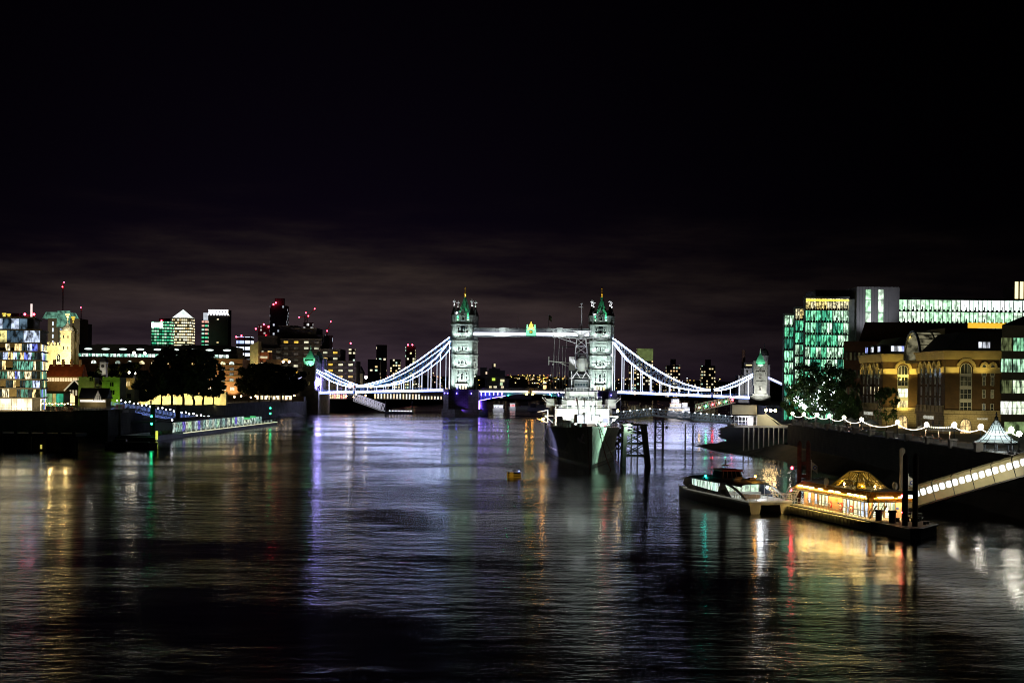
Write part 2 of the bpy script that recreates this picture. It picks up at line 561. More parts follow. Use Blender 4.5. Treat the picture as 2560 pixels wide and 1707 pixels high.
# low hills on the horizon with their town lights
mb = MB()
n = 90
vs = []
for i in range(n + 1):
    x = -3200 + 6400 * i / n
    h = 36 + 16 * math.sin(i * .31 + 1) + 9 * math.sin(i * .83) + 4 * math.sin(i * 2.1) - (12 if x < -200 else 0)
    vs += [(x, 3600, 8), (x, 5200, 8 + max(h, 6)), (x, 7000, 5)]
mb.solid(vs, [(3 * i + r, 3 * i + 3 + r, 3 * i + 4 + r, 3 * i + 1 + r) for i in range(n) for r in range(2)])
struct('hills', mb, pm('dark_hillside', (0.03, 0.035, 0.02), 0.9, var=0.4, scale=0.004), True)
M['town'] = win('town_window_lights', [(0, (1, .62, .12)), (.55, (1, .8, .45)), (.75, (.85, .92, 1)), (.88, (1, .35, .12)), (.95, (.9, .05, .05))], 3.0, .01, .01, 0.9, 1.1)
mb = MB()
for k in range(330):
    Y = RN.uniform(1900, 4900)
    px = RN.choice([RN.uniform(1190, 1440), RN.uniform(1300, 1440), RN.uniform(1530, 1800), RN.uniform(850, 1110)])
    top = 936 if px < 1450 else 948
    py = RN.uniform(top, 966) if RN.random() < .6 else RN.gauss(948, 5)
    p = at(px, py, Y)
    if p.z < 9: continue
    r = Y / 1422 * RN.choice([.16, .22, .28, .4])
    mb.box(p.x - r, p.x + r, Y, Y + 2, p.z - r * .8, p.z + r * .8)
o = struct('town_lights', mb, M['town'], kind='stuff')
mb = MB()
for k in range(170):
    Y = RN.uniform(1900, 3600)
    p = at(RN.uniform(840, 1820), 960, Y)
    w, h = RN.uniform(10, 26), RN.uniform(8, 20)
    if p.x > -20 and p.x < 500 + (Y - 2300) * 8 and Y < 2400: continue
    mb.box(p.x - w / 2, p.x + w / 2, Y, Y + 12, ZQ - .5, ZQ + h)
    mb.xzprism([(p.x - w / 2, ZQ + h), (p.x + w / 2, ZQ + h), (p.x, ZQ + h + 4)], Y, Y + 12)
struct('distant_houses', mb, grid('distant_house_wall', (.05, .045, .04), [(0, K), (.86, (1, .7, .3)), (.94, (1, .9, .7))], 1.2, 3.2, 3.0, .5, .5), kind='stuff')
# ---------------------------------------------------------------- the lit bascule bridge
BR = thing('bascule_bridge', 'stone twin-towered bridge lit white, with blue chains and a high walkway', 'bridge', (12.1, 856, 0), math.atan2(-12, 82.4))
TX = 41.5
M['towerwin'] = pm('tower_window_glass', (0.01, 0.012, 0.014), 0.15)
M['leadroof'] = pm('dark_turret_roof', (0.05, 0.055, 0.05), 0.6)
M['crosswhite'] = pm('white_stone_finial', (0.75, 0.75, 0.75), 0.7, var=.1)
M['led'] = em('chain_led_line', (0.52, 0.66, 1.0), 11.0)
M['hangglow'] = em('hanger_added_glow', (0.80, 0.84, 1.0), 1.7)
M['deckled'] = em('deck_led_line', (0.56, 0.52, 1.0), 15.0)
M['walkled'] = em('walkway_led_line', (0.80, 0.82, 1.0), 4.0)
M['violetglow'] = em('violet_led_and_lit_face', (0.34, 0.20, 1.0), 9.0)

def gothic(w, h, d=0.3, arch=True, mull=1):
    """stone-framed tower window: dark pane set in a proud surround, outward -y"""
    mb = MB()
    if arch:
        pts = [(-w / 2, 0), (w / 2, 0), (w / 2, h * .75)] + [(w / 2 * math.cos(t), h * .75 + h * .25 * math.sin(t)) for t in (.5, 1.05, 1.57, 2.1, 2.64)] + [(-w / 2, h * .75)]
    else:
        pts = [(-w / 2, 0), (w / 2, 0), (w / 2, h), (-w / 2, h)]
    mb.xzprism(pts, -.06, .05, 1)
    k = .28
    mb.box(-w / 2 - k, -w / 2, -d, .02, -.2, h * .8, 0)
    mb.box(w / 2, w / 2 + k, -d, .02, -.2, h * .8, 0)
    mb.box(-w / 2 - k - .1, w / 2 + k + .1, -d - .1, .02, -.45, -.2, 0)
    if arch:
        a = [(w / 2 * math.cos(t), h * .75 + h * .25 * math.sin(t)) for t in [math.pi * i / 6 for i in range(7)]]
        for p, q in zip(a, a[1:]): mb.bar((p[0], -d / 2, p[1]), (q[0], -d / 2, q[1]), d, k, 0)
    else:
        mb.box(-w / 2 - k, w / 2 + k, -d, .02, h, h + .35, 0)
    for i in range(mull):
        x = -w / 2 + w * (i + 1) / (mull + 1)
        mb.box(x - .07, x + .07, -.16, .02, 0, h * .8, 0)
    mb.box(-w / 2, w / 2, -.16, .02, h * .5 - .06, h * .5 + .06, 0)
    return mb.mesh('window', [M['trim'], M['towerwin']])

GW = {}
def gwin(par, key, x, y, z, rz):
    w, h, arch, mull = key
    if key not in GW: GW[key] = gothic(w, h, .3, arch, mull)
    return link('window', GW[key], par, (x, y, z), rz)

HX, HY = 6.1, 7.0
def octa(x, y, r): return [(x + r * math.cos(math.pi / 8 + i * math.pi / 4), y + r * math.sin(math.pi / 8 + i * math.pi / 4)) for i in range(8)]
def bridge_tower(tx):
    mb = MB()
    levels = [(15.8, 28.0), (29.7, 36.2), (38.2, 44.8), (47.0, 54.8)]
    for z0, z1 in levels:
        mb.box(tx - HX, tx + HX, -HY, HY, z0, z1)
    for z0, z1 in [(28.0, 29.7), (36.2, 38.2), (44.8, 47.0)]:
        mb.box(tx - HX + .1, tx + HX - .1, -HY + .1, HY - .1, z0, z1)
    mb.box(tx - HX + .2, tx + HX - .2, -HY + .2, HY - .2, 54.8, 57.2)
    for i in range(9):    # battlements
        x = tx - HX + .8 + i * (2 * HX - 1.6) / 8
        for y in (-HY + .15, HY - .65): mb.box(x - .4, x + .4, y, y + .5, 57.2, 57.9)
    t = mb.build('tower', M['stone'], BR)
    tr = MB()
    for z, o in [(28.0, .5), (29.5, .35), (36.2, .5), (37.9, .35), (44.8, .55), (46.8, .4), (54.6, .6)]:
        tr.box(tx - HX - o, tx + HX + o, -HY - o, HY + o, z, z + .42)
    for z in (46.2, 27.6):
        for i in range(13):
            x = tx - HX + .6 + i * (2 * HX - 1.2) / 12
            tr.box(x - .18, x + .18, -HY - .45, -HY, z - .6, z)
    tr.build('cornice', M['trim'], t)
    for sx in (-1, 1):
        for sy in (-1, 1):
            cx, cy = tx + sx * (HX - .7), sy * (HY - .7)
            tb = MB()
            tb.prism(octa(cx, cy, 1.75), 15.8, 57)
            tb.prism(octa(cx, cy, 2.0), 57, 60.4)
            for z in (28.2, 36.4, 45.0, 54.7, 60.0): tb.prism(octa(cx, cy, 2.25), z, z + .5)
            tb.build('turret', M['stone'], t)
            tb = MB()
            tb.prism(octa(cx, cy, 2.05), 60.5, 66.3, 0, .1)
            tb.build('turret_roof', M['leadroof'], t)
            tb = MB()
            tb.lathe([(.35, 66), (.55, 66.5), (.25, 67), (.22, 68), (.3, 70.2)], (cx, cy), 6)
            tb.box(cx - .95, cx + .95, cy - .2, cy + .2, 68.5, 69.1)
            tb.box(cx - .2, cx + .2, cy - .95, cy + .95, 68.5, 69.1)
            tb.build('cross_finial', M['crosswhite'], t)
    rf = MB()
    rf.prism([(tx - 4.9, -5.6), (tx + 4.9, -5.6), (tx + 4.9, 5.6), (tx - 4.9, 5.6)], 56.8, 64, 0, .52)
    rf.prism([(tx - 2.55, -2.9), (tx + 2.55, -2.9), (tx + 2.55, 2.9), (tx - 2.55, 2.9)], 64, 72.0, 0, .18)
    rf.build('roof', M['copper'], t)
    fn = MB()
    fn.lathe([(.75, 71.8), (.9, 72.4), (.5, 73), (.8, 73.7), (.35, 74.4), (.28, 76.6), (.5, 77), (.12, 78.2)], (tx, 0), 8)
    fn.build('gilded_finial', M['gold'], t)
    for rz, dx, dy in ((0, 0, -HY), (math.pi / 2, HX, 0), (-math.pi / 2, -HX, 0)):
        c = math.cos(rz); s_ = math.sin(rz)
        def P(lx, ly): return (tx + dx + lx * c - ly * s_, dy + lx * s_ + ly * c)
        dm = MB()
        dm.xzprism([(-2.2, 56.5), (2.2, 56.5), (2.2, 60.3), (0, 63.8), (-2.2, 60.3)], -.1, 3.2)
        for sx in (-1, 1): dm.lathe([(.35, 56.5), (.35, 61.2), (.05, 62.6)], (sx * 2.3, -.1), 6)
        dm.bar((-2.4, -.2, 60.2), (0, -.2, 64.0), .4, .35)
        dm.bar((2.4, -.2, 60.2), (0, -.2, 64.0), .4, .35)
        d = dm.build('dormer', M['stone'], t)
        x, y = P(0, 0)
        d.location, d.rotation_euler = (x, y, 0), (0, 0, rz)
        W_ = [((1.5, 2.6, True, 1), 0, 57.6, .15), ((.6, 1.0, True, 0), -.9, 60.2, .15), ((.6, 1.0, True, 0), .9, 60.2, .15)]
        W_ += [((2.6, 4.6, False, 2), 0, 49.6, 0), ((.8, 1.7, False, 0), -2.5, 51.6, 0), ((.8, 1.7, False, 0), 2.5, 51.6, 0), ((.8, 1.2, False, 0), -2.5, 49.3, 0), ((.8, 1.2, False, 0), 2.5, 49.3, 0)]
        W_ += [((.9, 2.3, True, 0), -2.2, 39.5, 0), ((.9, 2.3, True, 0), 0, 39.5, 0), ((.9, 2.3, True, 0), 2.2, 39.5, 0)]
        W_ += [((.9, 2.7, True, 0), -2.1, 30.9, 0), ((1.5, 2.7, True, 1), 0, 30.9, 0), ((.9, 2.7, True, 0), 2.1, 30.9, 0)]
        if rz == 0:
            W_ += [((1.6, 4.4, True, 1), 0, 21.6, 0)] + [((.8, 1.5, False, 0), sx * 2.6, z, 0) for sx in (-1, 1) for z in (19.6, 22.2, 24.9)]
        for key, lx, z, ly in W_:
            x, y = P(lx, -ly)
            gwin(t, key, x, y, z, rz)
        bal = MB()      # balcony under the big top window, panelled band on the third floor
        bal.box(-3.3, 3.3, -1.1, 0, 48.3, 49.0)
        for i in range(12): bal.box(-3.2 + i * .57, -2.9 + i * .57, -1.05, -.85, 49.0, 49.7)
        bal.box(-3.3, 3.3, -1.1, -.8, 49.7, 49.95)
        for i in range(4): bal.yzprism([(0, 46.9), (-1.0, 48.3), (0, 48.3)], -2.4 + i * 1.5, -2.0 + i * 1.5)
        x, y = P(0, 0)
        pb = MB()
        for i in range(11): pb.box(-3.3 + i * .62, -2.95 + i * .62, -.25, 0, 42.6, 43.6)
        pb = pb.build('panel_band', M['trim'], t)
        pb.location, pb.rotation_euler = (x, y, 0), (0, 0, rz)
        if rz == 0:
            b_ = bal.build('balcony', M['trim'], t)
            b_.location = (x, y, 0)
            bal = MB()
            bal.box(-3.2, 3.2, -.9, 0, 29.9, 30.3)
            for i in range(16): bal.box(-3.2 + i * .41, -3.1 + i * .41, -.85, -.75, 30.3, 31.0)
            bal.box(-3.2, 3.2, -.88, -.72, 31.0, 31.15)
        b_ = bal.build('balcony', M['trim'], t)
        x, y = P(0, 0)
        b_.location, b_.rotation_euler = (x, y, 0), (0, 0, rz)
        if rz != 0:   # road arch
            ar = MB()
            pts = [(-4, 15.9), (-4, 20.5)] + [(-4 * math.cos(a), 20.5 + 3.6 * math.sin(a)) for a in [math.pi * i / 8 for i in range(1, 8)]] + [(4, 20.5), (4, 15.9)]
            ar.xzprism(pts, -.1, .05, 1)
            for p, q in zip(pts, pts[1:]): ar.bar((p[0], -.25, p[1]), (q[0], -.25, q[1]), .5, .7, 0)
            a_ = ar.build('road_arch', [M['trim'], pm('shadowed_arch', (.02, .02, .02), .9)], t)
            a_.location, a_.rotation_euler = (x, y, 0), (0, 0, rz)
    # porch with lit doorway on the river side
    po = MB()
    po.box(tx - 3.6, tx + 3.6, -HY - 2.4, -HY, 15.8, 18.9, 0)
    po.box(tx - 3.9, tx + 3.9, -HY - 2.7, -HY, 18.9, 19.4, 0)
    for i in range(4): po.box(tx - 3.1 + i * 1.7, tx - 2.0 + i * 1.7, -HY - 2.46, -HY - 2.4, 16.2, 18.3, 1)
    po.build('porch', [M['stone'], win('porch_window', [(0, (1, .75, .35)), (.5, (1, .9, .6)), (.8, (.3, .3, 1))], 2.0)], t)
    # floodlights on the pier and on the ledges
    for x, y, z in [(-5, -15.5, 16.2), (5, -15.5, 16.2), (0, -16.2, 16.2)]:
        MB().box(tx + x - .5, tx + x + .5, y - .4, y + .4, z - .4, z + .4).build('floodlight', M['darkmetal'], BR)
    for x, y, z, tz, e, a in [(-5, -15.5, 16.9, 24, 13500, 80), (5, -15.5, 16.9, 24, 13500, 80), (0, -16.2, 16.9, 48, 48000, 46)]:
        lamp('floodlight_beam', BR, (tx + x, y, z), e, (.80, 1.0, .94), (tx + x * .6, -HY, tz), a, .4)
    for z, e in ((29.9, 2500), (38.4, 2500), (47.2, 2600)):
        for sx in (-1, 1):
            lamp('ledge_light', BR, (tx + sx * 3.4, -HY - 3.2, z), e, (.78, 1.0, .94), (tx + sx * 3.0, -HY, z + 4.5), 110, .3)
            fb = MB()
            fb.bar((tx + sx * 3.4, -HY, z - .3), (tx + sx * 3.4, -HY - 3.2, z - .3), .15)
            fb.box(tx + sx * 3.4 - .3, tx + sx * 3.4 + .3, -HY - 3.5, -HY - 2.9, z - .45, z - .15)
            fb.build('light_bracket', M['darkmetal'], t)
    # green light washing the roof, white light on the finials
    for sx in (-1, 1):
        lamp('roof_light', BR, (tx + sx * 3.1, -HY + .2, 58.2), 3000, (.22, 1.0, .52), (tx + sx * 1.0, -2.5, 66), 100, .2)
        bb = MB()
        bb.ball((tx + sx * 3.1, -HY + .3, 57.7), .32, 6, 4)
        bb.build('roof_lamp', em('roof_lamp_green', (.35, 1, .5), 12), t)
        for sy in (-1, 1): lamp('finial_light', BR, (tx + sx * (HX - .7), sy * (HY - .7) - 2.4, 64.5), 1500, (.95, .97, 1), (tx + sx * (HX - .7), sy * (HY - .7), 69), 70, .1)
    lamp('spire_light', BR, (tx, -3.2, 71.5), 4200, (1, .75, .3), (tx, 0, 75), 90, .1)
    # uplight on the face along the bridge axis
    lamp('side_floodlight', BR, (tx + HX + 9, -4, 17.5), 24000, (.9, 1.0, .93), (tx + HX, 0, 34), 66, .3)
    return t
T1 = bridge_tower(-TX)
T2 = bridge_tower(TX)
for x, z, r in ((-TX - 3.6, 61.8, .42), (TX - 3.6, 61.2, .36), (TX + HX + .9, 37, .4)):
    MB().ball((x, -HY - .8, z), r).build('beacon_lamp', M['bulbwhite'], BR)

# piers, with blue marker lamps and a lit notch for the bascule
for tx in (-TX, TX):
    mb = MB()
    oc = [(tx - 10.6, -12), (tx - 6, -19), (tx + 6, -19), (tx + 10.6, -12), (tx + 10.6, 20), (tx + 6, 27), (tx - 6, 27), (tx - 10.6, 20)]
    mb.prism(oc, -2, 15.0)
    mb.prism(oc, 15.0, 15.9, 0, 1.03, (tx, 4))
    mb.prism([(tx - 11.6, -13), (tx, -30), (tx + 11.6, -13), (tx + 11.6, 21), (tx, 38), (tx - 11.6, 21)], -2, 4.2, 0, .97, (tx, 4))
    mb.build('pier', M['granite'], BR)
    for x, y in ((-9.2, -14.4), (-6.6, -18.4), (-1, -19.2), (7.5, -17.1)):
        b = MB()
        b.ball((tx + x, y - .15, 13.6), .3, 6, 4)
        b.bar((tx + x, y + .5, 13.6), (tx + x, y - .1, 13.6), .15)
        b.build('marker_lamp', M['blue'], BR)
lamp('violet_flood', BR, (-28.5, -4, 5.0), 22000, (.13, .06, 1.0), (-30.5, 0, 9), 130, .5)
lamp('violet_flood', BR, (-TX + 4, -26, 3.5), 1300, (.2, .08, 1.0), (-TX + 5, -19, 7), 100, .4)

# road deck
def dz(x):
    a = abs(x)
    return 15.9 - max(0, a - 50) * .031
N_ = 12
for sx in (-1, 1):
    dk = MB()
    for i in range(N_):
        x0, x1 = sx * (52.1 + (134 - 52.1) * i / N_), sx * (52.1 + (134 - 52.1) * (i + 1) / N_)
        for y0, y1, t, b in ((-9.2, 9.2, -.3, -1.2), (-9.6, -8.9, .1, -1.5), (8.9, 9.6, .1, -1.5)):
            dk.solid([(x, y, dz(x) + k) for k in (b, t) for x, y in ((x0, y0), (x1, y0), (x1, y1), (x0, y1))], [(3, 2, 1, 0), (4, 5, 6, 7), (0, 1, 5, 4), (1, 2, 6, 5), (2, 3, 7, 6), (3, 0, 4, 7)])
        for k in range(4):      # parapet panels
            x = x0 + (x1 - x0) * k / 4
            dk.box(min(x, x + sx * .3), max(x, x + sx * .3), -9.55, -9.35, dz(x), dz(x) + 1.1)
        dk.bar((x0, -9.45, dz(x0) + 1.1), (x1, -9.45, dz(x1) + 1.1), .15)
        dk.bar((x0, 9.45, dz(x0) + 1.1), (x1, 9.45, dz(x1) + 1.1), .15)
    dk = dk.build('side_span', M['bluepaint'], BR)
    for a, b in ((52.3, 106.6), (108.2, 134)):
        for y, h in ((-9.75, 1.1), (9.75, .9)):
            ls = MB()
            for k in range(10):
                x0, x1 = sx * (a + (b - a) * k / 10), sx * (a + (b - a) * (k + 1) / 10)
                ls.bar((x0, y, dz(x0) - .45), (x1, y, dz(x1) - .45), .25, h)
            ls.build('light_strip', M['deckled'], dk)
# bascule leaves over the middle span
ba = MB()
wb = MB()
NS = 11
def bot(x): return 14.0 - 4.4 * (abs(x) / 30.5) ** 1.6
for y in (-8, -3, 3, 8):
    for sx in (-1, 1):
        for i in range(NS):
            x0, x1 = sx * (30.5 - 30 * i / NS), sx * (30.5 - 30 * (i + 1) / NS)
            wb.bar((x0, y, bot(x0)), (x1, y, bot(x1)), .6, .45)
            wb.bar((x0, y, 14.4), (x1, y, 14.4), .5, .5)
            wb.bar((x0, y, bot(x0)), (x0, y, 14.4), .35, .35)
            if i < 8: wb.bar((x0, y, 14.2), (x1, y, bot(x1)), .7, .5)
wb.build('bascule_girder', M['bluepaint'], BR)
ba.box(-30.6, -.4, -9, 9, 14.8, 15.7)
ba.box(.4, 30.6, -9, 9, 14.8, 15.7)
for i in range(51):
    x = -30.4 + i * 1.216
    for y in (-9, 9): ba.box(x - .1, x + .1, y - .12, y + .12, 15.7, 16.9)
    ba.box(x + .3, x + 1.0, -9.08, -8.95, 15.9, 16.7)
for y in (-9, 9): ba.box(-30.6, 30.6, y - .15, y + .15, 16.9, 17.1)
ba.build('bascule_deck', M['greypaint'], BR)
M['bascled'] = em('bascule_led_line', (1, .88, .95), 3.2)
MB().box(-30.4, -1.2, -9.35, -9.1, 14.5, 15.25).build('light_strip', M['bascled'], BR)
MB().box(1.4, 30.4, -9.35, -9.1, 14.5, 15.25).build('light_strip', M['bascled'], BR)
vs_ = MB()
vs_.box(-30.9, -30.6, -9, -7.5, 1.0, 9.4)  # upright box glows in place of the violet-lit pier face
for x0, x1 in ((-30.2, -24), (-23, -15)): vs_.bar((x0, -8.4, bot(x0) - .3), (x1, -8.4, bot(x1) - .3), .2, .25)
for x in (-29.5, -27, -24.5, -22, -19.5, -17, 12, 17, 22, 26): vs_.box(x - .25, x + .25, -8.75, -8.5, 13.6 - abs(x) * .045, 14.2)
vs_.build('violet_strip', M['violetglow'], BR)
for x in (-2.0, 1.6): MB().ball((x, -9.6, 13.4), .5).build('navigation_lamp', M['orange'], BR)
for x in (-13, 13): MB().ball((x, -9.4, 12.8), .28, 6, 4).build('navigation_lamp', M['green'], BR)

# suspension chains, hangers, land towers
TOP = [(48.2, 47.6), (58.2, 40.1), (67.9, 33.0), (78.7, 26.4), (89.5, 21.0), (101.8, 17.7), (107.5, 17.2)]
LOW = [(48.2, 45.8), (52.0, 40.8), (57.0, 34.6), (66.7, 27.0), (77.5, 21.0), (85.3, 18.5), (95.8, 16.9), (107.5, 16.7)]
TOP2 = [(107.5, 17.2), (114, 19.0), (122, 22.4), (131, 26.8)]
LOW2 = [(107.5, 16.7), (114, 17.3), (122, 20.0), (131, 25.4)]
def zi(P, x):
    for (a, za), (b, zb) in zip(P, P[1:]):
        if a <= x <= b: return za + (zb - za) * (x - a) / (b - a)
    return P[-1][1]
for sx in (-1, 1):
    for y in (-9.0, 9.0):
        ch, li, hgs = MB(), MB(), []
        yo = y - .5
        for Tp, Lw, x0, x1 in ((TOP, LOW, 49.0, 107.5), (TOP2, LOW2, 107.5, 131)):
            n = int(round((x1 - x0) / 2.75))
            xs = [x0 + (x1 - x0) * i / n for i in range(n + 1)]
            for i, (a, b) in enumerate(zip(xs, xs[1:])):
                ta, tb, la, lb = zi(Tp, a), zi(Tp, b), zi(Lw, a), zi(Lw, b)
                ch.bar((sx * a, y, ta), (sx * b, y, tb), .75, .8)
                ch.bar((sx * a, y, la), (sx * b, y, lb), .75, .8)
                li.bar((sx * a, yo, ta + .1), (sx * b, yo, tb + .1), .2, .52 if y < 0 else .3)
                li.bar((sx * a, yo, la), (sx * b, yo, lb), .2, .6 if y < 0 else .25)
                ch.bar((sx * a, y, ta), (sx * a, y, la), .35)
                ch.bar((sx * a, y, ta if i % 2 else la), (sx * b, y, lb if i % 2 else tb), .35)
                if i % 2 == 0 and abs(a - 107.5) > 4 and la > dz(a) + 1.2:
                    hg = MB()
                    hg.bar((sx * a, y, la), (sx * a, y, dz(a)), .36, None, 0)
                    hg.bar((sx * a, y - .25, la), (sx * a, y - .25, dz(a) + .3), .4 if y < 0 else .2, .1, 1)  # glowing strip added so the hanger looks lit
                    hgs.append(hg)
        c = ch.build('chain', M['whitepaint'] if sx > 0 else M['bluepaint'], BR)
        li.build('light_strip', M['led'], c)
        for hg in hgs: hg.build('hanger', [M['whitepaint'], M['hangglow']], c)
        jn = MB()
        jn.tube((sx * 107.4, y - .8, 16.9), (sx * 107.4, y + .8, 16.9), 1.25, 1.25, 12, 0)
        jn.tube((sx * 107.4, y - .95, 16.9), (sx * 107.4, y - .8, 16.9), .55, .55, 10, 1)
        jn.box(sx * 107.4 - .9, sx * 107.4 + .9, y - .6, y + .6, 13.2, 16.2, 0)
        jn.build('chain_joint', [M['whitepaint'], pm('red_boss', (.5, .04, .03), .5)], BR)
        bk = MB()     # back stay down to the ground
        bk.bar((sx * 137, y, 26.0), (sx * 160, y, 15.5), .9, 1.4)
        s2 = bk.build('back_stay', M['bluepaint'], BR)
        l2 = MB()
        l2.bar((sx * 137.4, y - .55, 25.8), (sx * 159, y - .55, 15.9), .15, 1.1)
        l2.build('light_strip', em('stay_led_line', (.6, .62, 1), 1.2), s2)
for sx in (-1, 1):
    X0 = sx * 135
    mb = MB()
    for y in (-9, 9):
        mb.box(X0 - 3.6, X0 + 3.6, y - 3.2, y + 3.2, 9, 32)
        mb.box(X0 - 4.4, X0 + 4.4, y - 4.0, y + 4.0, 8.5, 15.2)
        for z in (22, 27.5, 31.6): mb.box(X0 - 4.0, X0 + 4.0, y - 3.6, y + 3.6, z, z + .6)
        for cx in (-3.4, 3.4):
            for cy in (-3, 3): mb.prism(octa(X0 + cx, y + cy, .9), 20, 34.2)
    mb.box(X0 - 2.6, X0 + 2.6, -6, 6, 24, 31)
    mb.box(X0 - 6, X0 + 6, -13, 13, 0, 14.2)
    a = mb.build('abutment_tower', M['stone'], BR)
    rf = MB()
    for y in (-9, 9):
        rf.prism([(X0 - 3.4, y - 3), (X0 + 3.4, y - 3), (X0 + 3.4, y + 3), (X0 - 3.4, y + 3)], 32.2, 38.5, 0, .16)
    rf.prism([(X0 - 2.6, -6), (X0 + 2.6, -6), (X0 + 2.6, 6), (X0 - 2.6, 6)], 31.0, 36, 0, .5)
    rf.build('roof', M['copper'], a)
    fi = MB()
    for y in (-9, 9): fi.lathe([(.3, 38.4), (.4, 39.4), (.1, 41.5)], (X0, y), 6)
    fi.build('finial', M['trim'], a)
    for y in (-9,):
        for z in (17.5, 24, 28.6):
            gwin(a, (1.2, 2.2, True, 1), X0, y - 3.2, z, 0)
    if sx > 0:
        lamp('abutment_light', BR, (X0 - 1, -24, 9.5), 26000, (1, .97, .86), (X0, -12, 22), 75, .4)
        lamp('abutment_roof_light', BR, (X0, -15, 31), 3000, (.4, 1, .65), (X0, -9, 36), 80, .2)
    else:
        lamp('abutment_roof_light', BR, (X0 + 1, -16, 29), 5200, (.25, 1, .55), (X0, -8, 36), 90, .2)
        lamp('abutment_arch_light', BR, (X0 + 6, -11, 15.4), 9000, (.32, .2, 1), (X0 + 3, -6, 20), 120, .3)
        g = MB()
        g.ball((X0 + 5.0, -10, 19.5), 1.6, 10, 8, 0, 1.5)
        g.build('arch_lamp', em('arch_glow_lamp', (.42, .34, 1), 40.0), BR)
        g = MB()
        g.ball((X0 + 25, -10.4, 17.5), 1.3, 10, 8)
        g.build('deck_floodlight', em('deck_flood_glass', (1, .97, 1), 20.0), BR)

# high level walkways
for y in (-5.5, 5.5):
    mb = MB()
    mb.box(-35.5, 35.5, y - 1.6, y + 1.6, 47.9, 48.4)
    mb.box(-35.5, 35.5, y - 1.6, y + 1.6, 52.4, 52.9)
    mb.box(-35.5, 35.5, y - 1.2, y + 1.2, 48.4, 50.4)
    for i in range(44):
        x = -35.2 + i * 1.6
        mb.bar((x, y - 1.5, 50.5), (x + 1.6, y - 1.5, 52.3), .14)
        mb.bar((x + 1.6, y - 1.5, 50.5), (x, y - 1.5, 52.3), .14)
    mb.box(-35.5, 35.5, y - .6, y - .5, 50.4, 52.4)
    for x in (-17, 17): mb.box(x - 1.6, x + 1.6, y - 1.75, y + 1.7, 50.2, 53.2)
    w = mb.build('walkway', M['greypaint'], BR)
    MB().box(-35.2, -3.2, y - 1.75, y - 1.62, 48.5, 50.2).build('light_strip', M['walkled'], w)
    MB().box(3.2, 35.2, y - 1.75, y - 1.62, 48.5, 50.2).build('light_strip', M['walkled'], w)
lamp('walkway_light', BR, (-18, -12, 47), 4500, (.9, 1, .95), (-18, -7, 51.5), 130, .3)
lamp('walkway_light', BR, (18, -12, 47), 4500, (.9, 1, .95), (18, -7, 51.5), 130, .3)
cm = MB()      # painted coat of arms at mid walkway
yb = -7.6
cm.xzprism([(-2.7, 48.4), (2.7, 48.4), (2.9, 51), (2.5, 53.2), (-2.5, 53.2), (-2.9, 51)], yb, yb + .4, 0)
for sx in (-1, 1):
    cm.lathe([(.3, 52.8), (.6, 53.6), (.3, 54.2), (.45, 54.7), (.1, 55.2)], (sx * 2.3, yb + .2), 8, 0)
cm.tube((0, yb - .25, 50.6), (0, yb, 50.6), 1.1, 1.1, 12, 2)
cm.bar((0, yb - .3, 49.7), (0, yb - .3, 51.6), .3, .2, 1)
cm.bar((-.9, yb - .3, 50.7), (.9, yb - .3, 50.7), .2, .3, 1)
for a in range(-4, 5):
    t = a / 4 * 1.1
    cm.ball((2.0 * math.sin(t), yb - .1, 51.3 + 1.5 * math.cos(t)), .32, 6, 4, 1)
cm.lathe([(1.3, 53.1), (1.5, 53.7), (1.1, 54.1), (1.35, 54.8), (.7, 55.4), (.25, 55.8), (.4, 56.2), (.1, 56.8)], (0, yb + .2), 8, 1)
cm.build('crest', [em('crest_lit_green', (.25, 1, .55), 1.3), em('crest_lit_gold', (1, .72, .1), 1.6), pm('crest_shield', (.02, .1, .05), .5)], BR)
for x in (-9.0, 9.6): MB().tube((x, 0, 52.8), (x, 0, 61.5), .14, .07, 6, 0).build('flagpole', M['greypaint'], BR)
fg = MB()
fg.solid([(9.7 + i * .45, .15 * math.sin(i * 1.1), z) for i in range(5) for z in (58.2 - i * .35, 61.2 - i * .25)], [(2 * i, 2 * i + 2, 2 * i + 3, 2 * i + 1) for i in range(4)])
fg.build('flag', pm('flag_cloth', (.2, .2, .16), .9), BR)
# ---------------------------------------------------------------- the moored warship, bow towards us
def make_camo():
    m, nt, N, L, b = nodes('camouflage_paint')
    g = N('ShaderNodeNewGeometry')
    mp = N('ShaderNodeMapping')
    mp.inputs['Scale'].default_value = (.2, .045, .17)
    mp.inputs['Location'].default_value = (3.1, 1.7, .4)
    L(g.outputs['Position'], mp.inputs[0])
    v = N('ShaderNodeTexVoronoi')
    v.inputs['Scale'].default_value = 1.0
    L(mp.outputs[0], v.inputs['Vector'])
    sp = N('ShaderNodeSeparateColor')
    L(v.outputs['Color'], sp.inputs[0])
    c = ramp(N, L, sp.outputs[0], [(0, (.36, .42, .38)), (.38, (.13, .16, .17)), (.6, (.26, .31, .30))], 'CONSTANT')
    n = noise(N, L, 1.0, 5.0, sc=(.5, .5, .12))
    mr = N('ShaderNodeMapRange')
    mr.inputs['From Min'].default_value, mr.inputs['From Max'].default_value = .35, .65
    mr.inputs['To Min'].default_value, mr.inputs['To Max'].default_value = .6, 1.1
    L(n, mr.inputs['Value'])
    mx = N('ShaderNodeMix')
    mx.data_type, mx.blend_type = 'RGBA', 'MULTIPLY'
    mx.inputs[0].default_value = 1.0
    L(c, mx.inputs[6])
    L(mr.outputs[0], mx.inputs[7])
    L(mx.outputs[2], b.inputs['Base Color'])
    b.inputs['Roughness'].default_value = .6
    return m
M['camo'] = make_camo()
M['shipgrey'] = pm('ship_grey', (.46, .49, .47), .55, var=.14, scale=.7)
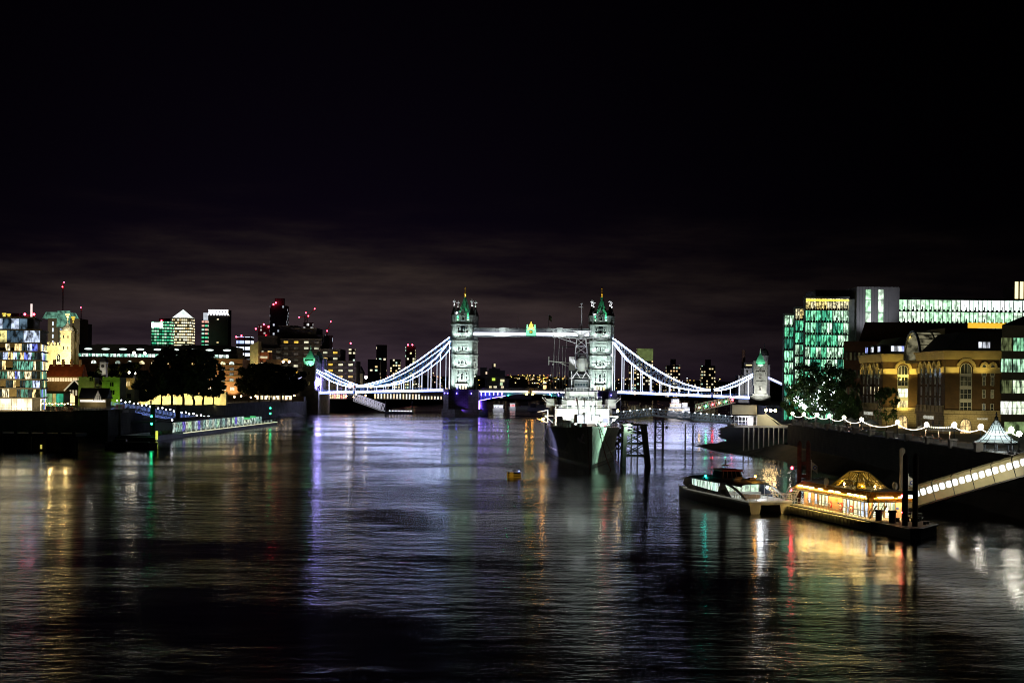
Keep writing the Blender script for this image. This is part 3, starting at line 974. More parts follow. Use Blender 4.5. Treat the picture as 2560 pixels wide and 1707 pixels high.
M['shipdark'] = pm('ship_dark_grey', (.10, .115, .12), .55, var=.2, scale=.7)
M['portglass'] = pm('bridge_glass', (.02, .035, .04), .1)
M['boot'] = pm('black_boot_topping', (.012, .012, .013), .5, var=.4)
SH = thing('warship', 'big grey camouflaged gun cruiser with tall masts, moored bow-on in mid river', 'warship', (18.4, 327, 0), -.0138)
ys = [-3.4, -1.5, 1, 4, 8, 13, 20, 30, 40, 52, 64, 80, 110, 140, 160, 175, 184, 187]
def il(y, P):
    for (a, u), (b, v) in zip(P, P[1:]):
        if a <= y <= b: return u + (v - u) * (y - a) / (b - a)
    return P[0][1] if y < P[0][0] else P[-1][1]
BD = [(-3.4, .05), (-1.5, .9), (4, 2.6), (8, 3.9), (20, 6.5), (30, 8.0), (40, 9.0), (60, 9.6), (140, 9.6), (170, 7), (187, 2.4)]
WL = [(-3.4, .02), (1, .08), (4, .6), (8, 1.4), (20, 3.8), (40, 7.2), (60, 9.0), (140, 9.4), (170, 6), (184, 2), (187, .3)]
DZ = [(-3.4, 9.7), (8, 9.2), (20, 8.8), (40, 8.3), (64, 8.0), (75, 7.8), (187, 6.0)]
def section(y):
    d, w, b = il(y, DZ), il(y, WL), il(y, BD)
    k = 0.0
    if y < 1: w, kz = .02, max(0.0, -y * 1.9)
    else: kz = -1.6
    out = []
    for t in (0, .12, .3, .5, .7, .85, 1):
        z = kz + (d - kz) * t
        f = max(0, z / d)
        out.append((w + (b - w) * f ** 1.7 if z > 0 else w * .96, z))
    return out
def loft(x_sign):
    mb = MB()
    secs = [section(y) for y in ys]
    n = len(secs[0])
    vs = [(x_sign * x, y, z) for y, s in zip(ys, secs) for x, z in s]
    mb.solid(vs, [(a * n + r, (a + 1) * n + r, (a + 1) * n + r + 1, a * n + r + 1) for a in range(len(ys) - 1) for r in range(n - 1)])
    return mb
hb = loft(1)
h2 = loft(-1)
hb.solid(h2.v, [f[::-1] for f in h2.f])
hb.solid([(s * il(y, BD), y, il(y, DZ) - .02) for y in ys for s in (-1, 1)], [(2 * a, 2 * a + 1, 2 * a + 3, 2 * a + 2) for a in range(len(ys) - 1)], 1)
hull = hb.build('hull', [M['camo'], pm('deck_planks', (.2, .17, .13), .8)], SH)
mb = MB()
for s in (-1, 1):
    for a, b in zip(ys[2:], ys[3:]):
        wa, wb = il(a, WL), il(b, WL)
        mb.face([(s * (wa + .06), a, -.3), (s * (wb + .06), b, -.3), (s * (wb + .1), b, .75), (s * (wa + .1), a, .75)])
mb.build('boot_topping', M['boot'], hull)
for s in (-1, 1):     # armour belt edge along the side
    mb = MB()
    for a, b in zip(range(22, 120, 7), range(29, 127, 7)):
        def hx(y, z):
            d = il(y, DZ); w = il(y, WL)
            return w + (il(y, BD) - w) * (z / d) ** 1.7
        mb.bar((s * (hx(a, 2.4) + .1), a, 2.4), (s * (hx(b, 2.4) + .1), b, 2.4), .25, .4)
    mb.build('armour_belt', M['shipgrey'], hull)
for s in (-1, 1):     # guard rails
    mb = MB()
    for y in range(0, 62, 3):
        x, z = s * (il(y, BD) - .15), il(y, DZ)
        mb.bar((x, y, z), (x, y, z + 1.05), .06)
        x2, z2 = s * (il(y + 3, BD) - .15), il(y + 3, DZ)
        for k in (.55, 1.05): mb.bar((x, y, z + k), (x2, y + 3, z2 + k), .05)
    mb.build('guard_rail', M['whitepaint'], hull)
mb = MB()
mb.bar((-1.9, -.4, 7.8), (-2.5, .5, 6.2), .35)
mb.bar((-2.5, .4, 6.1), (-1.5, -.4, 5.8), .3)
mb.bar((-3.1, 1.0, 6.9), (-2.5, .4, 6.0), .3)
mb.build('anchor', M['whitepaint'], SH)
M['chainrust'] = pm('rusty_chain', (.16, .06, .04), .8, var=.4, scale=3)
for x0, y0, x1, y1 in ((-1.0, -2.6, -.5, -4.6), (1.6, -1.2, 4.6, -5.5), (2.0, 0, 7.5, -3)):
    mb = MB()
    n = 22
    for i in range(n):
        t0, t1 = i / n, (i + .8) / n
        f = lambda t: (x0 + (x1 - x0) * t, y0 + (y1 - y0) * t, 9.3 - 10.0 * t - 1.2 * math.sin(math.pi * t))
        mb.bar(f(t0), f(t1), .22, .12)
    mb.build('anchor_chain', M['chainrust'], SH)

# superstructure in tiers
def tier(x0, x1, y0, y1, z0, z1, ch=1.2, name='deckhouse', mat='shipgrey', par=None):
    mb = MB()
    mb.prism([(x0 + ch, y0), (x1 - ch, y0), (x1, y0 + ch), (x1, y1), (x0, y1), (x0, y0 + ch)], z0, z1)
    mb.prism([(x0 + ch, y0 - .25), (x1 - ch, y0 - .25), (x1 + .25, y0 + ch), (x1 + .25, y1), (x0 - .25, y1), (x0 - .25, y0 + ch)], z1, z1 + .15)
    return mb.build(name, M[mat], par or SH)
d1 = tier(-7.4, 7.4, 62, 92, 7.9, 12.5, 1.0)
d2 = tier(-5.5, 5.5, 64, 88, 12.65, 14.8, 1.4)
d3 = tier(-4.4, 4.4, 66, 82, 14.95, 17.2, 1.0, 'bridge')
for dd, y, z, xs, w, h in ((d3, 65.9, 15.4, [-3.1 + i * .78 for i in range(9)], .58, .6), (d2, 63.9, 13.0, [-3.9, -3.2, -1.4, .4, 2.6, 3.6], .6, .5)):
    for x in xs:
        mb = MB()
        mb.box(x - w / 2 - .08, x + w / 2 + .08, y - .05, y + .02, z - .08, z + h + .08, 0)
        mb.box(x - w / 2, x + w / 2, y - .09, y - .02, z, z + h, 1)
        mb.build('window', [M['shipdark'], M['portglass']], dd)
for x, z in ((-5.5, 9.2), (-2.6, 9.0), (4.9, 9.0)):
    mb = MB()
    mb.box(x - .45, x + .45, 61.86, 62.02, z - .9, z + 1.0)
    mb.build('door', M['shipdark'], d1)
mb = MB()
for x0, x1, z in ((-7.2, 7.2, 12.65), (-5.4, 5.4, 14.95), (-4.3, 4.3, 17.35)):
    y = {12.65: 62.2, 14.95: 64.2, 17.35: 66.1}[z]
    n = 9
    for i in range(n + 1): mb.bar((x0 + (x1 - x0) * i / n, y, z), (x0 + (x1 - x0) * i / n, y, z + 1), .05)
    for k in (.5, 1.0): mb.bar((x0, y, z + k), (x1, y, z + k), .05)
mb.build('bridge_rail', M['whitepaint'], d1)
for s in (-1, 1):    # flared side platforms with twin gun mounts
    mb = MB()
    mb.box(s * 7.5 if s > 0 else -10.2, 10.2 if s > 0 else -7.5, 66, 84, 10.4, 10.7)
    for y in (66.2, 72, 78): mb.yzprism([(y, 8.0), (y + .3, 8.0), (y + .3, 10.4), (y, 10.4)], min(s * 7.4, s * 7.7), max(s * 7.4, s * 7.7))
    for y in (66.2, 74): mb.bar((s * 7.5, y, 8.3), (s * 10.0, y, 10.4), .25)
    mb.bar((s * 7.4, 66, 8.2), (s * 10.1, 66, 10.5), .3)
    pl = mb.build('side_platform', M['shipgrey'], SH)
    gx = s * 8.2
    mb = MB()
    mb.lathe([(.8, 10.7), (.6, 12.7)], (gx, 73), 10)
    mb.prism([(gx - 1.6, 71), (gx + 1.6, 71), (gx + 1.8, 73.5), (gx + 1.2, 75), (gx - 1.2, 75), (gx - 1.8, 73.5)], 12.7, 15.2, 0, .86)
    mb.bar((gx, 73, 15.1), (gx, 73, 16.2), .15)
    g = mb.build('gun_mount', M['shipgrey'], SH)
    for k in (-.35, .35):
        MB().tube((gx + k + s * .8, 71.6, 13.9), (gx + k + s * 2.4, 68.0, 15.6), .13, .09, 8).build('barrel', M['shipgrey'], g)
mb = MB()     # small crane and boat platform far out on the near side
mb.box(-11.4, -9.4, 60, 66, 8.6, 8.85)
mb.bar((-10.6, 61, 3.8), (-9.4, 61, 8.6), .25)
mb.bar((-9.6, 62, 8.8), (-12.4, 60, 9.9), .3)
mb.bar((-9.4, 63, 8.8), (-9.4, 63, 12.2), .3)
mb.bar((-9.4, 63, 12.2), (-12.2, 62, 11.6), .2)
mb.build('boat_boom', M['shipgrey'], SH)
MB().ball((-10.8, 60.2, 9.7), .32).build('deck_lamp', M['orange'], SH)
# triple gun turret, barrels raised
mb = MB()
mb.lathe([(3.1, 8.0), (3.1, 9.0)], (.6, 43), 20)
mb.prism([(-2.5, 38.6), (3.7, 38.6), (4.2, 41), (3.9, 47.5), (-2.7, 47.5), (-3.0, 41)], 9.0, 11.5, 0, .93)
tu = mb.build('gun_turret', M['shipgrey'], SH)
for k in (-1.9, 0, 1.9):
    mb = MB()
    mb.prism([(.6 + k - .75, 37.9), (.6 + k + .75, 37.9), (.6 + k + .75, 38.6), (.6 + k - .75, 38.6)], 9.1, 11.4)
    mb.build('gun_port', M['whitepaint'], tu)
    mb = MB()
    a = Vector((.6 + k, 39.6, 10.4))
    d = Vector((-.16, -.72, .76)).normalized()
    mb.tube(a, a + d * 2.2, .38, .33, 10)
    mb.tube(a + d * 2.2, a + d * 7.4, .27, .19, 10)
    mb.tube(a + d * 7.3, a + d * 7.6, .24, .24, 10)
    mb.build('barrel', M['shipgrey'], tu)
mb = MB()      # breakwater and deck gear on the forecastle
mb.prism([(-6, 33), (0, 28), (6, 33), (6, 33.2), (0, 28.2), (-6, 33.2)], 8.3, 9.5)
mb.build('breakwater', M['shipgrey'], SH)
for x, y in ((-2.2, 14), (2.2, 14), (-4.5, 24), (4.5, 24), (-5.6, 34)):
    mb = MB()
    z = il(y, DZ)
    mb.lathe([(.5, z), (.35, z + .3), (.35, z + .7), (.55, z + .9)], (x, y), 10)
    mb.build('capstan', M['shipdark'], SH)
for x, y, w, h in ((-6.3, 52, 1.6, 2.6), (-4.2, 55, 2.8, 1.6), (6.0, 53, 1.5, 2.2)):
    MB().box(x - w / 2, x + w / 2, y, y + 2, 8.0, 8.1 + h).build('deck_locker', M['shipgrey'], SH)
# director tower, masts, yards, funnels
mb = MB()
mb.box(-2.2, 2.2, 72, 79, 17.35, 22.4)
mb.box(-2.9, 2.9, 71.5, 80, 20.6, 21.0)
mb.prism([(-2.0, 70), (2.0, 70), (2.6, 72), (2.0, 75), (-2.0, 75), (-2.6, 72)], 18.2, 20.6)
mb.box(-2.8, 2.8, 71.2, 71.6, 21.0, 21.4)
mb.box(-2.8, 2.8, 71.2, 71.6, 21.8, 22.1)
dt = mb.build('director_tower', M['shipdark'], SH)
mb = MB()
for s in (-1, 1):
    mb.bar((s * 2.6, 71.1, 20.9), (s * 1.0, 71.1, 23.2), .22)
    mb.bar((s * .2, 71.1, 20.9), (s * 1.4, 71.1, 22.9), .22)
    mb.bar((s * 2.75, 71.3, 17.4), (s * 2.75, 71.3, 23.0), .16)
    mb.bar((s * 2.2, 71.9, 17.4), (s * 2.6, 71.9, 20.6), .16)
for k in range(6): mb.bar((-2.75, 71.3, 17.9 + k * .5), (-2.2, 71.3, 17.9 + k * .5), .08)
mb.bar((-3.3, 71.2, 21.0), (3.3, 71.2, 21.0), .18)
mb.bar((-1.9, 69.9, 20.4), (1.9, 69.9, 20.4), .12)
mb.build('stays', M['whitepaint'], dt)
mb = MB()
for k in range(5): mb.box(-1.9 + k * .8, -1.3 + k * .8, 69.92, 70.0, 18.9, 19.5)
mb.build('window', M['portglass'], dt)
mb = MB()
mb.lathe([(1.0, 23.0), (1.55, 23.8), (1.7, 25.2), (1.35, 26.6), (.6, 27.3), (.1, 27.5)], (.3, 74), 14)
mb.bar((.3, 74, 22.4), (.3, 74, 23.2), .8)
for a in (-.9, .9): mb.bar((.3 + a, 73, 22.3), (.3 + a * .6, 74, 23.6), .16)
mb.build('radar_dome', M['shipgrey'], SH)
def lattice(cx, cy, z0, z1, w0, w1, n, mat, name):
    mb = MB()
    cs = lambda t: [(cx + sx * (w0 + (w1 - w0) * t), cy + sy * (w0 + (w1 - w0) * t), z0 + (z1 - z0) * t) for sx, sy in ((-1, -1), (1, -1), (1, 1), (-1, 1))]
    for i in range(n):
        a, b = cs(i / n), cs((i + 1) / n)
        for k in range(4):
            mb.bar(a[k], b[k], .2)
            mb.bar(a[k], b[(k + 1) % 4], .12)
            mb.bar(b[k], b[(k + 1) % 4], .14)
    return mb.build(name, M[mat], SH)
fm = lattice(.2, 80, 22, 28.0, 1.5, 1.7, 3, 'shipdark', 'foremast')
fm2 = lattice(.2, 80, 28.0, 32.4, 1.75, 1.25, 2, 'whitepaint', 'foremast_top')
mb = MB()
mb.lathe([(1.2, 32.4), (.9, 33.4), (2.2, 34.2), (3.0, 34.6), (2.6, 34.8)], (.2, 80), 16)
mb.tube((.2, 80, 34.6), (.2, 80, 42.6), .22, .12, 8)
mb.bar((-.7, 80, 41.4), (.6, 80, 41.4), .16)
mb.ball((.2, 80, 42.4), .32, 8, 6)
mb.build('topmast', M['whitepaint'], SH)
mb = MB()
for s in (-1, 1):
    mb.bar((.2, 80, 32.4), (.2 + s * 8.0, 80, 32.9), .28, .24)
    mb.bar((.2 + s * 1.4, 80, 31.0), (.2 + s * 6.6, 80, 32.6), .16)
    mb.bar((.2 + s * 3.6, 80, 32.5), (.2 + s * 3.0, 80, 31.6), .12)
    mb.bar((.2 + s * 8.0, 80, 32.6), (.2 + s * 8.0, 80, 34.0), .24)
    mb.ball((.2 + s * 8.0, 80, 34.2), .32, 6, 4)
    mb.bar((.2 + s * 4.4, 80, 32.7), (.2 + s * 4.4, 80, 33.8), .2)
    mb.bar((.2 + s * 2.4, 80, 33.1), (.2 + s * 4.6, 80, 33.1), .3)
mb.build('upper_yard', M['whitepaint'], SH)
mb = MB()
for s in (-1, 1):
    mb.bar((.2 + s * 1.2, 82, 25.3), (.2 + s * 9.2, 82, 25.9), .24)
    mb.bar((.2 + s * 1.4, 82, 23.6), (.2 + s * 6.4, 82, 25.6), .16)
    mb.bar((.2 + s * 9.2, 82, 24.8), (.2 + s * 9.2, 82, 27.2), .22)
    mb.bar((.2 + s * 4.4, 82, 25.6), (.2 + s * 4.4, 82, 26.9), .2)
    mb.ball((.2 + s * 8.0, 82, 25.0), .3, 6, 4)
mb.box(-3.2, -1.4, 81, 83, 23.4, 27.2)
mb.build('lower_yard', M['shipgrey'], SH)
for cy in (88, 112):
    mb = MB()
    mb.prism([(-2.0, cy - 3), (2.0, cy - 3), (2.6, cy), (2.0, cy + 3), (-2.0, cy + 3), (-2.6, cy)], 12.6, 24.0, 0, .92)
    mb.prism([(-2.1, cy - 3.1), (2.1, cy - 3.1), (2.6, cy), (2.1, cy + 3.1), (-2.1, cy + 3.1), (-2.6, cy)], 24.0, 24.8)
    mb.build('funnel', M['shipdark'], SH)
tier(-6.5, 6.5, 95, 150, 6.8, 10.5, 1.0)
mb = MB()
for s in (-1, 1):
    mb.tube((s * .9, 102, 10), (.2, 101, 33), .3, .16, 6)
mb.tube((.2, 104, 10), (.2, 101, 37.5), .3, .12, 6)
mb.bar((-5.5, 101, 30.5), (5.9, 101, 30.5), .2)
mb.build('mainmast', M['shipdark'], SH)
for k in range(7):       # rigging and whip aerials
    x = -3.2 - k * .85
    MB().tube((x, 84 + k, 12.6), (x - .2 + k * .05, 84 + k, 24.5 + (k % 3) * 3.0), .1, .05, 5).build('whip_aerial', M['greypaint'], SH)
for s in (-1, 1):
    for k in (4.2, 6.2, 7.6):
        MB().tube((.2 + s * k, 80, 32.6), (s * (k + .6), 90, 12), .045, .045, 4).build('halyard', M['greypaint'], SH)
MB().tube((.2, 0, 9.5), (.2, 78, 34), .05, .05, 4).build('halyard', M['greypaint'], SH)
mb = MB()
mb.tube((.9, 2.2, 9.3), (.9, 2.2, 17.5), .09, .05, 6)
mb.build('jackstaff', M['greypaint'], SH)
# lamps on board, plus two hull lights added off the deck
for x, y, z, mt, r in ((3.2, 26, 10.8, 'bulb', .5), (4.4, 26, 11.6, 'redfar', .4), (4.0, 17, 9.6, 'redfar', .3), (7.4, 40, 10.2, 'bulbwhite', .3), (-3.9, 58, 10.8, 'bulb', .3), (9.9, 64, 12.2, 'bulbamber', .3), (-10.4, 61, 9.9, 'bulbamber', .2)):
    MB().ball((x, y, z), r).build('deck_lamp', M[mt], SH)
M['shiplight'] = M['flood']
for (lx, ly, lz), tg, e, c, an in [((-2.5, 30, 9.2), (-4, 62, 11), 21000, (1, .97, .82), 75), ((3.0, 28, 10.4), (2.5, 62, 12), 11000, (.9, .94, 1.0), 75),
                                  ((0, 50, 11.8), (0, 66, 15.5), 22000, (.92, 1, .85), 100), ((6.6, 44, 9.4), (6, 62, 11), 4500, (.7, .7, 1), 100), ((-6.8, 58, 8.9), (-8.5, 72, 13), 2600, (1, .95, .85), 110),
                                  ((8.5, 60, 10), (8.5, 73, 14), 2000, (.92, .95, 1), 110), ((0, 77.6, 22.8), (.2, 80, 32), 5200, (.95, .95, 1), 110), ((-6, 76, 17.0), (-7, 82, 26), 1100, (.95, 1, .8), 90),
                                  ((0, 67, 18), (0, 75, 23), 420, (.85, .92, 1), 100), ((9.8, 8.0, 10.3), (2.8, 6.5, 4.5), 17000, (.62, 1, .72), 150), ((-16, 40, 1.6), (-7, 46, 3.5), 3600, (.6, .5, 1), 110)]:  # greenish and violet lights added to brighten the hull, not deck fittings
    lamp('deck_or_added_beam', SH, (lx, ly, lz), e, c, tg, an, .25)
    if lx > -12: MB().box(lx - .3, lx + .3, ly - .35, ly - .1, lz - .5, lz + .1).build('deck_floodlight', M['shipdark'], SH)  # also boxes the added greenish hull light

# timber-and-steel dolphins, gangway and trestle between ship and shore
DK = {}
def dolphin(px0, px1, pyw, pyt, label, name='mooring_dolphin'):
    p = gr((px0 + px1) / 2, pyw)
    a, b = at(px0, pyw, p.y).x, at(px1, pyw, p.y).x
    zt = at(px0, pyt, p.y).z
    w = (b - a)
    t = thing(name, label, 'mooring dolphin', (p.x, p.y, 0))
    for sx in (-1, 1):
        for y in (0, w * .9):
            lean = .14 * w * (1 if sx > 0 else 0)
            MB().bar((sx * w * .40 + lean, y, -2), (sx * w * .34, y, zt), w * .13, w * .13).build('leg', M['timber'], t)
    mb = MB()
    for z in (zt * .25, zt * .55, zt * .82):
        mb.bar((-w * .42, -.2, z), (w * .46, -.2, z), .3, .35)
        mb.bar((-w * .42, w * .9, z), (w * .46, w * .9, z), .3, .35)
        mb.bar((-w * .38, 0, z), (-w * .38, w * .9, z), .3)
        mb.bar((w * .4, 0, z), (w * .4, w * .9, z), .3)
    for z0, z1 in ((zt * .25, zt * .55), (zt * .55, zt * .82), (zt * .82, zt * .98)):
        for y in (-.25, w * .9):
            mb.bar((-w * .38, y, z0), (w * .38, y, z1), .26)
            mb.bar((w * .38, y, z0), (-w * .38, y, z1), .26)
    for x in (-.1, .12): mb.bar((x * w, w * .4, -1), (x * w, w * .4, zt), .3)
    mb.build('bracing', M['timber'], t)
    MB().box(-w * .45, w * .45, -.6, w * .9 + .6, zt, zt + .35).build('cap', M['timber'], t)
    return t
dolphin(1552, 1622, 1166, 1064, 'tall dark braced timber dolphin close beside the warship hull')
dolphin(1524, 1562, 1142, 1062, 'shadowed dolphin half hidden between the hull and the tall dolphin')
GP = [(1515, 1050, 432), (1632, 1037, 452), (1700, 1045, 450), (1836, 1058, 420)]
gpts = [at(*p) for p in GP]
gw = thing('ship_gangway', 'long railed footbridge with small white lamps leading from shore to warship', 'gangway')
mb, rl = MB(), MB()
for a, b in zip(gpts, gpts[1:]):
    d = (b - a)
    nn = Vector((-d.y, d.x, 0)).normalized() * 1.1
    mb.solid([a - nn, b - nn, b + nn, a + nn] + [v - Vector((0, 0, .4)) for v in (a - nn, b - nn, b + nn, a + nn)], [(0, 1, 2, 3), (7, 6, 5, 4), (0, 4, 5, 1), (1, 5, 6, 2), (2, 6, 7, 3), (3, 7, 4, 0)])
    n = max(2, int(d.length / 1.6))
    for s in (-1, 1):
        for i in range(n):
            p, q = a.lerp(b, i / n) + nn * s, a.lerp(b, (i + 1) / n) + nn * s
            up = Vector((0, 0, 2.0))
            rl.bar(p, p + up, .12)
            rl.bar(p + up, q + up, .16)
            rl.bar(p + up / 2, q + up / 2, .1)
            rl.bar(p, q + up if i % 2 else p + up, .08)
            rl.bar(p + (up if i % 2 else Vector()), q + (Vector() if i % 2 else up), .09)
            rl.bar(p, q, .2, .3)
mb.build('walkway_deck', M['greypaint'], gw)
M['blueglow'] = pm('pale_blue_rail_paint', (.5, .62, .75), .5, var=.1)
rl.build('railing', M['blueglow'], gw)
k = 0
for a, b in zip(gpts, gpts[1:]):
    n = max(2, int((b - a).length / 3.6))
    for i in range(n):
        p = a.lerp(b, (i + .5) / n) + Vector((0, -1.2, 2.1))
        o = MB().ball(p, .13 if k % 3 else .2, 6, 4).build('lamp', M['bulbwhite'], gw)
        k += 1
tr = thing('trestle', 'slim crossbraced trestle tower carrying the bend of the footbridge', 'trestle', (gr(1641, 1112).x, 452, 0))
for sx in (-1, 1):
    for y in (0, 2.2): MB().tube((sx * 1.25, y, -2), (sx * 1.15, y, 8.4), .26, .26, 8).build('leg', M['darkmetal'], tr)
mb = MB()
for z in (1.2, 3.6, 6.0, 8.2): mb.bar((-1.3, 0, z), (1.3, 0, z), .22); mb.bar((-1.3, 2.2, z), (1.3, 2.2, z), .22)
for z in (1.2, 3.6, 6.0):
    mb.bar((-1.2, -.1, z), (1.2, -.1, z + 2.4), .16)
    mb.bar((1.2, -.1, z), (-1.2, -.1, z + 2.4), .16)
mb.bar((-1.8, 0, 3.6), (-1.2, 0, 3.6), .3)
mb.build('bracing', M['darkmetal'], tr)
for k, (px, py) in enumerate(((1713, 1127), (1732, 1131))):
    p = gr(px, py)
    tag(MB().tube((p.x, p.y, -2), (p.x, p.y, 8.0), .24, .24, 8).build('support_pile', M['darkmetal']), ('thin dark pile under the footbridge, nearer the trestle', 'thin dark pile under the footbridge, nearer the mud spit')[k], 'pile', 'thin piles under the footbridge')
p = gr(1667, 1070)
fb = MB()
fb.box(p.x - .6, p.x + .6, p.y - .6, p.y + .6, -.2, .55)
fb.lathe([(.3, .5), (.2, 1.1)], (p.x, p.y), 8)
tag(fb.build('mooring_buoy', M['darkmetal']), 'little dark block-shaped mooring buoy afloat right of the trestle', 'buoy')
# yellow barrel buoy in mid river
p = gr(1286, 1193)
bu = thing('barrel_buoy', 'yellow cylindrical mooring buoy with ring and blue light in mid river', 'buoy', (p.x, p.y, 0))
mb = MB()
mb.tube((-1.35, 0, .35), (1.25, 0, .35), .72, .72, 16, 1)
mb.tube((-1.0, 0, .35), (-.2, 0, .35), .735, .735, 16, 0)
for z in (.18, .62): mb.box(-1.25, 1.2, -.78, -.7, z - .09, z + .09, 0)
mb.tube((1.25, 0, .35), (1.4, 0, .35), .78, .78, 16, 0)
mb.tube((-1.5, 0, .35), (-1.35, 0, .35), .78, .78, 16, 0)
mb.build('float', [em('glowing_yellow_band', (1, .5, .03), .16), M['boot']], bu)  # band glows by itself, standing for light on the yellow
mb = MB()
for i in range(10):
    a, b = math.pi * 2 * i / 10, math.pi * 2 * (i + 1) / 10
    mb.bar((-.1 + .22 * math.cos(a), 0, 1.25 + .26 * math.sin(a)), (-.1 + .22 * math.cos(b), 0, 1.25 + .26 * math.sin(b)), .1)
mb.build('mooring_ring', M['darkmetal'], bu)
mb = MB()
mb.bar((.95, 0, 1.0), (.95, 0, 1.2), .12, None, 0)
mb.ball((.95, 0, 1.3), .13, 8, 6, 1)
mb.build('lamp', [M['darkmetal'], em('buoy_blue', (.2, .25, 1), 8)], bu)
# ---------------------------------------------------------------- catamaran ferry at the pier
FE = thing('river_ferry', 'long low catamaran ferry with lit saloon windows moored against the glowing pier', 'ferry', (39.1, 214, 0), .234)
M['navy'] = pm('navy_paint', (.015, .018, .07), .3, var=.15)
M['ferrywhite'] = pm('off_white_gelcoat', (.5, .5, .47), .35, var=.12)
M['ferryroof'] = pm('grey_roof_paint', (.26, .26, .245), .5, var=.25)
M['saloon'] = win('saloon_window', [(0, (.62, .85, .68)), (.5, (.75, .92, .8)), (.8, (.5, .75, .65))], 1.1, 1.4, .5, .35, 1.4)
M['saloonbright'] = em('saloon_ceiling_light', (.85, 1, .8), 3.0)
mb = MB()
for s in (-1, 1):
    secs = []
    for y, w, k in ((0, 1.0, 0), (10, 1.05, 0), (20, 1.0, .1), (27, .7, .3), (31, .3, .6), (33, .04, .9)):
        cx = s * 2.45
        secs.append([(cx - w, y, 1.75 + k * .3), (cx - w * .8, y, .4), (cx - w * .5, y, -.5), (cx + w * .5, y, -.5), (cx + w * .8, y, .4), (cx + w, y, 1.75 + k * .3)])
    vs = [p for q in secs for p in q]
    mb.solid(vs, [(a * 6 + r, a * 6 + (r + 1) % 6, (a + 1) * 6 + (r + 1) % 6, (a + 1) * 6 + r) for a in range(5) for r in range(6)] + [(0, 1, 2, 3, 4, 5)])
mb.prism([(-3.5, 0), (3.5, 0), (3.5, 24), (2.9, 30), (0, 31), (-2.9, 30), (-3.5, 24)], 1.35, 1.75)
mb.prism([(-3.6, -.1), (3.6, -.1), (3.6, 24), (3.0, 30.2), (0, 31.2), (-3.0, 30.2), (-3.6, 24)], 1.75, 1.95, 1)
mb.build('hull', [M['ferrywhite'], em('lit_deck_edge', (.5, .5, .4), .25)], FE)
mb = MB()     # side panels: navy sweep with pale waves
for s in (-1, 1):
    x0, x1 = (s * 3.42, s * 3.5) if s > 0 else (-3.5, -3.42)
    mb.yzprism([(7.0, 1.95), (25.5, 1.95), (28.5, 2.6), (27.6, 3.8), (24.5, 3.85), (24, 2.75), (12.6, 2.4), (11.5, 3.9), (10.0, 3.9)], x0, x1, 0)
    mb.yzprism([(14.4, 1.97), (17.6, 1.97), (16.6, 2.5), (15.6, 2.5)], x0 - .05, x1 + .05, 1)
    mb.yzprism([(22.0, 1.97), (26.6, 1.97), (25.2, 2.75), (23.4, 2.75)], x0 - .05, x1 + .05, 1)
mb.build('side_panel', [M['navy'], M['ferrywhite']], FE)
for k in range(14):       # slanted saloon windows
    y = 12.7 + k * .83
    mb = MB()
    mb.yzprism([(y, 2.45), (y + .7, 2.45), (y + .62, 3.75), (y - .08, 3.75)], -3.46, -3.40, 0)
    mb.build('window', M['saloon'], FE)
    mb = MB()
    mb.yzprism([(y, 2.45), (y + .7, 2.45), (y + .62, 3.75), (y - .08, 3.75)], 3.40, 3.46, 0)
    mb.build('window', M['saloon'], FE)
mb = MB()
mb.box(-3.2, 3.2, 11.2, 26.5, 1.96, 2.05)
mb.box(-3.3, 3.3, 11.2, 11.35, 1.95, 2.5)
mb.build('saloon_floor', M['ferrywhite'], FE)
for k in range(4):
    mb = MB()
    mb.box(-2.9, -.4, 12.2 + k * 1.3, 12.7 + k * 1.3, 2.05, 3.0)
    mb.box(.4, 2.9, 12.2 + k * 1.3, 12.7 + k * 1.3, 2.05, 3.0)
    mb.build('seat_row', pm('cream_seat', (.55, .52, .38), .8, var=.05), FE)
for x in (-2.2, -.75, .75, 2.2):
    mb = MB()
    mb.box(x - .68, x + .68, 11.24, 11.30, 2.1, 3.6, 0)
    for xx in (x - .7, x + .7): mb.box(xx - .05, xx + .05, 11.2, 11.34, 2.0, 3.8, 1)
    mb.build('stern_window', [win('stern_window_%d' % int(x * 4), [(0, (.72, .95, .7))], .9, 1.6, .9, .5, 1.5), M['ferrywhite']], FE)
mb = MB()
for x in (-1.5, 1.5): mb.box(x - .9, x + .9, 10.0, 10.4, 3.78, 3.84)
mb.build('ceiling_lamp', M['saloonbright'], FE)
mb = MB()       # roof, curved edge and after canopy
prof = lambda w, y0, y1, z: [(-w, y0, z), (w, y0, z), (w, y1, z), (-w, y1, z)]
secs = [(3.6, 3.9), (3.2, 4.15), (2.2, 4.3), (0, 4.35), (-2.2, 4.3), (-3.2, 4.15), (-3.6, 3.9)]
yy = [(5.6, .7, -.15), (9, .95, 0), (14, 1, .05), (20, 1, .05), (25, .96, 0), (28.5, .8, -.3), (30, .55, -.7)]
vs = [(x * f, y, z + d) for y, f, d in yy for x, z in secs] + [(x * f * .98, y, z + d - .14) for y, f, d in yy for x, z in secs]
n, k = 7, len(yy) * 7
mb.solid(vs, [(a * n + r, a * n + r + 1, (a + 1) * n + r + 1, (a + 1) * n + r) for a in range(len(yy) - 1) for r in range(n - 1)] + [(k + a * n + r, k + (a + 1) * n + r, k + (a + 1) * n + r + 1, k + a * n + r + 1) for a in range(len(yy) - 1) for r in range(n - 1)])
for a in range(len(yy) - 1):
    for r in (0, n - 1): mb.solid([vs[a * n + r], vs[(a + 1) * n + r], vs[k + (a + 1) * n + r], vs[k + a * n + r]], [(0, 1, 2, 3)])
mb.build('roof', M['ferryroof'], FE)
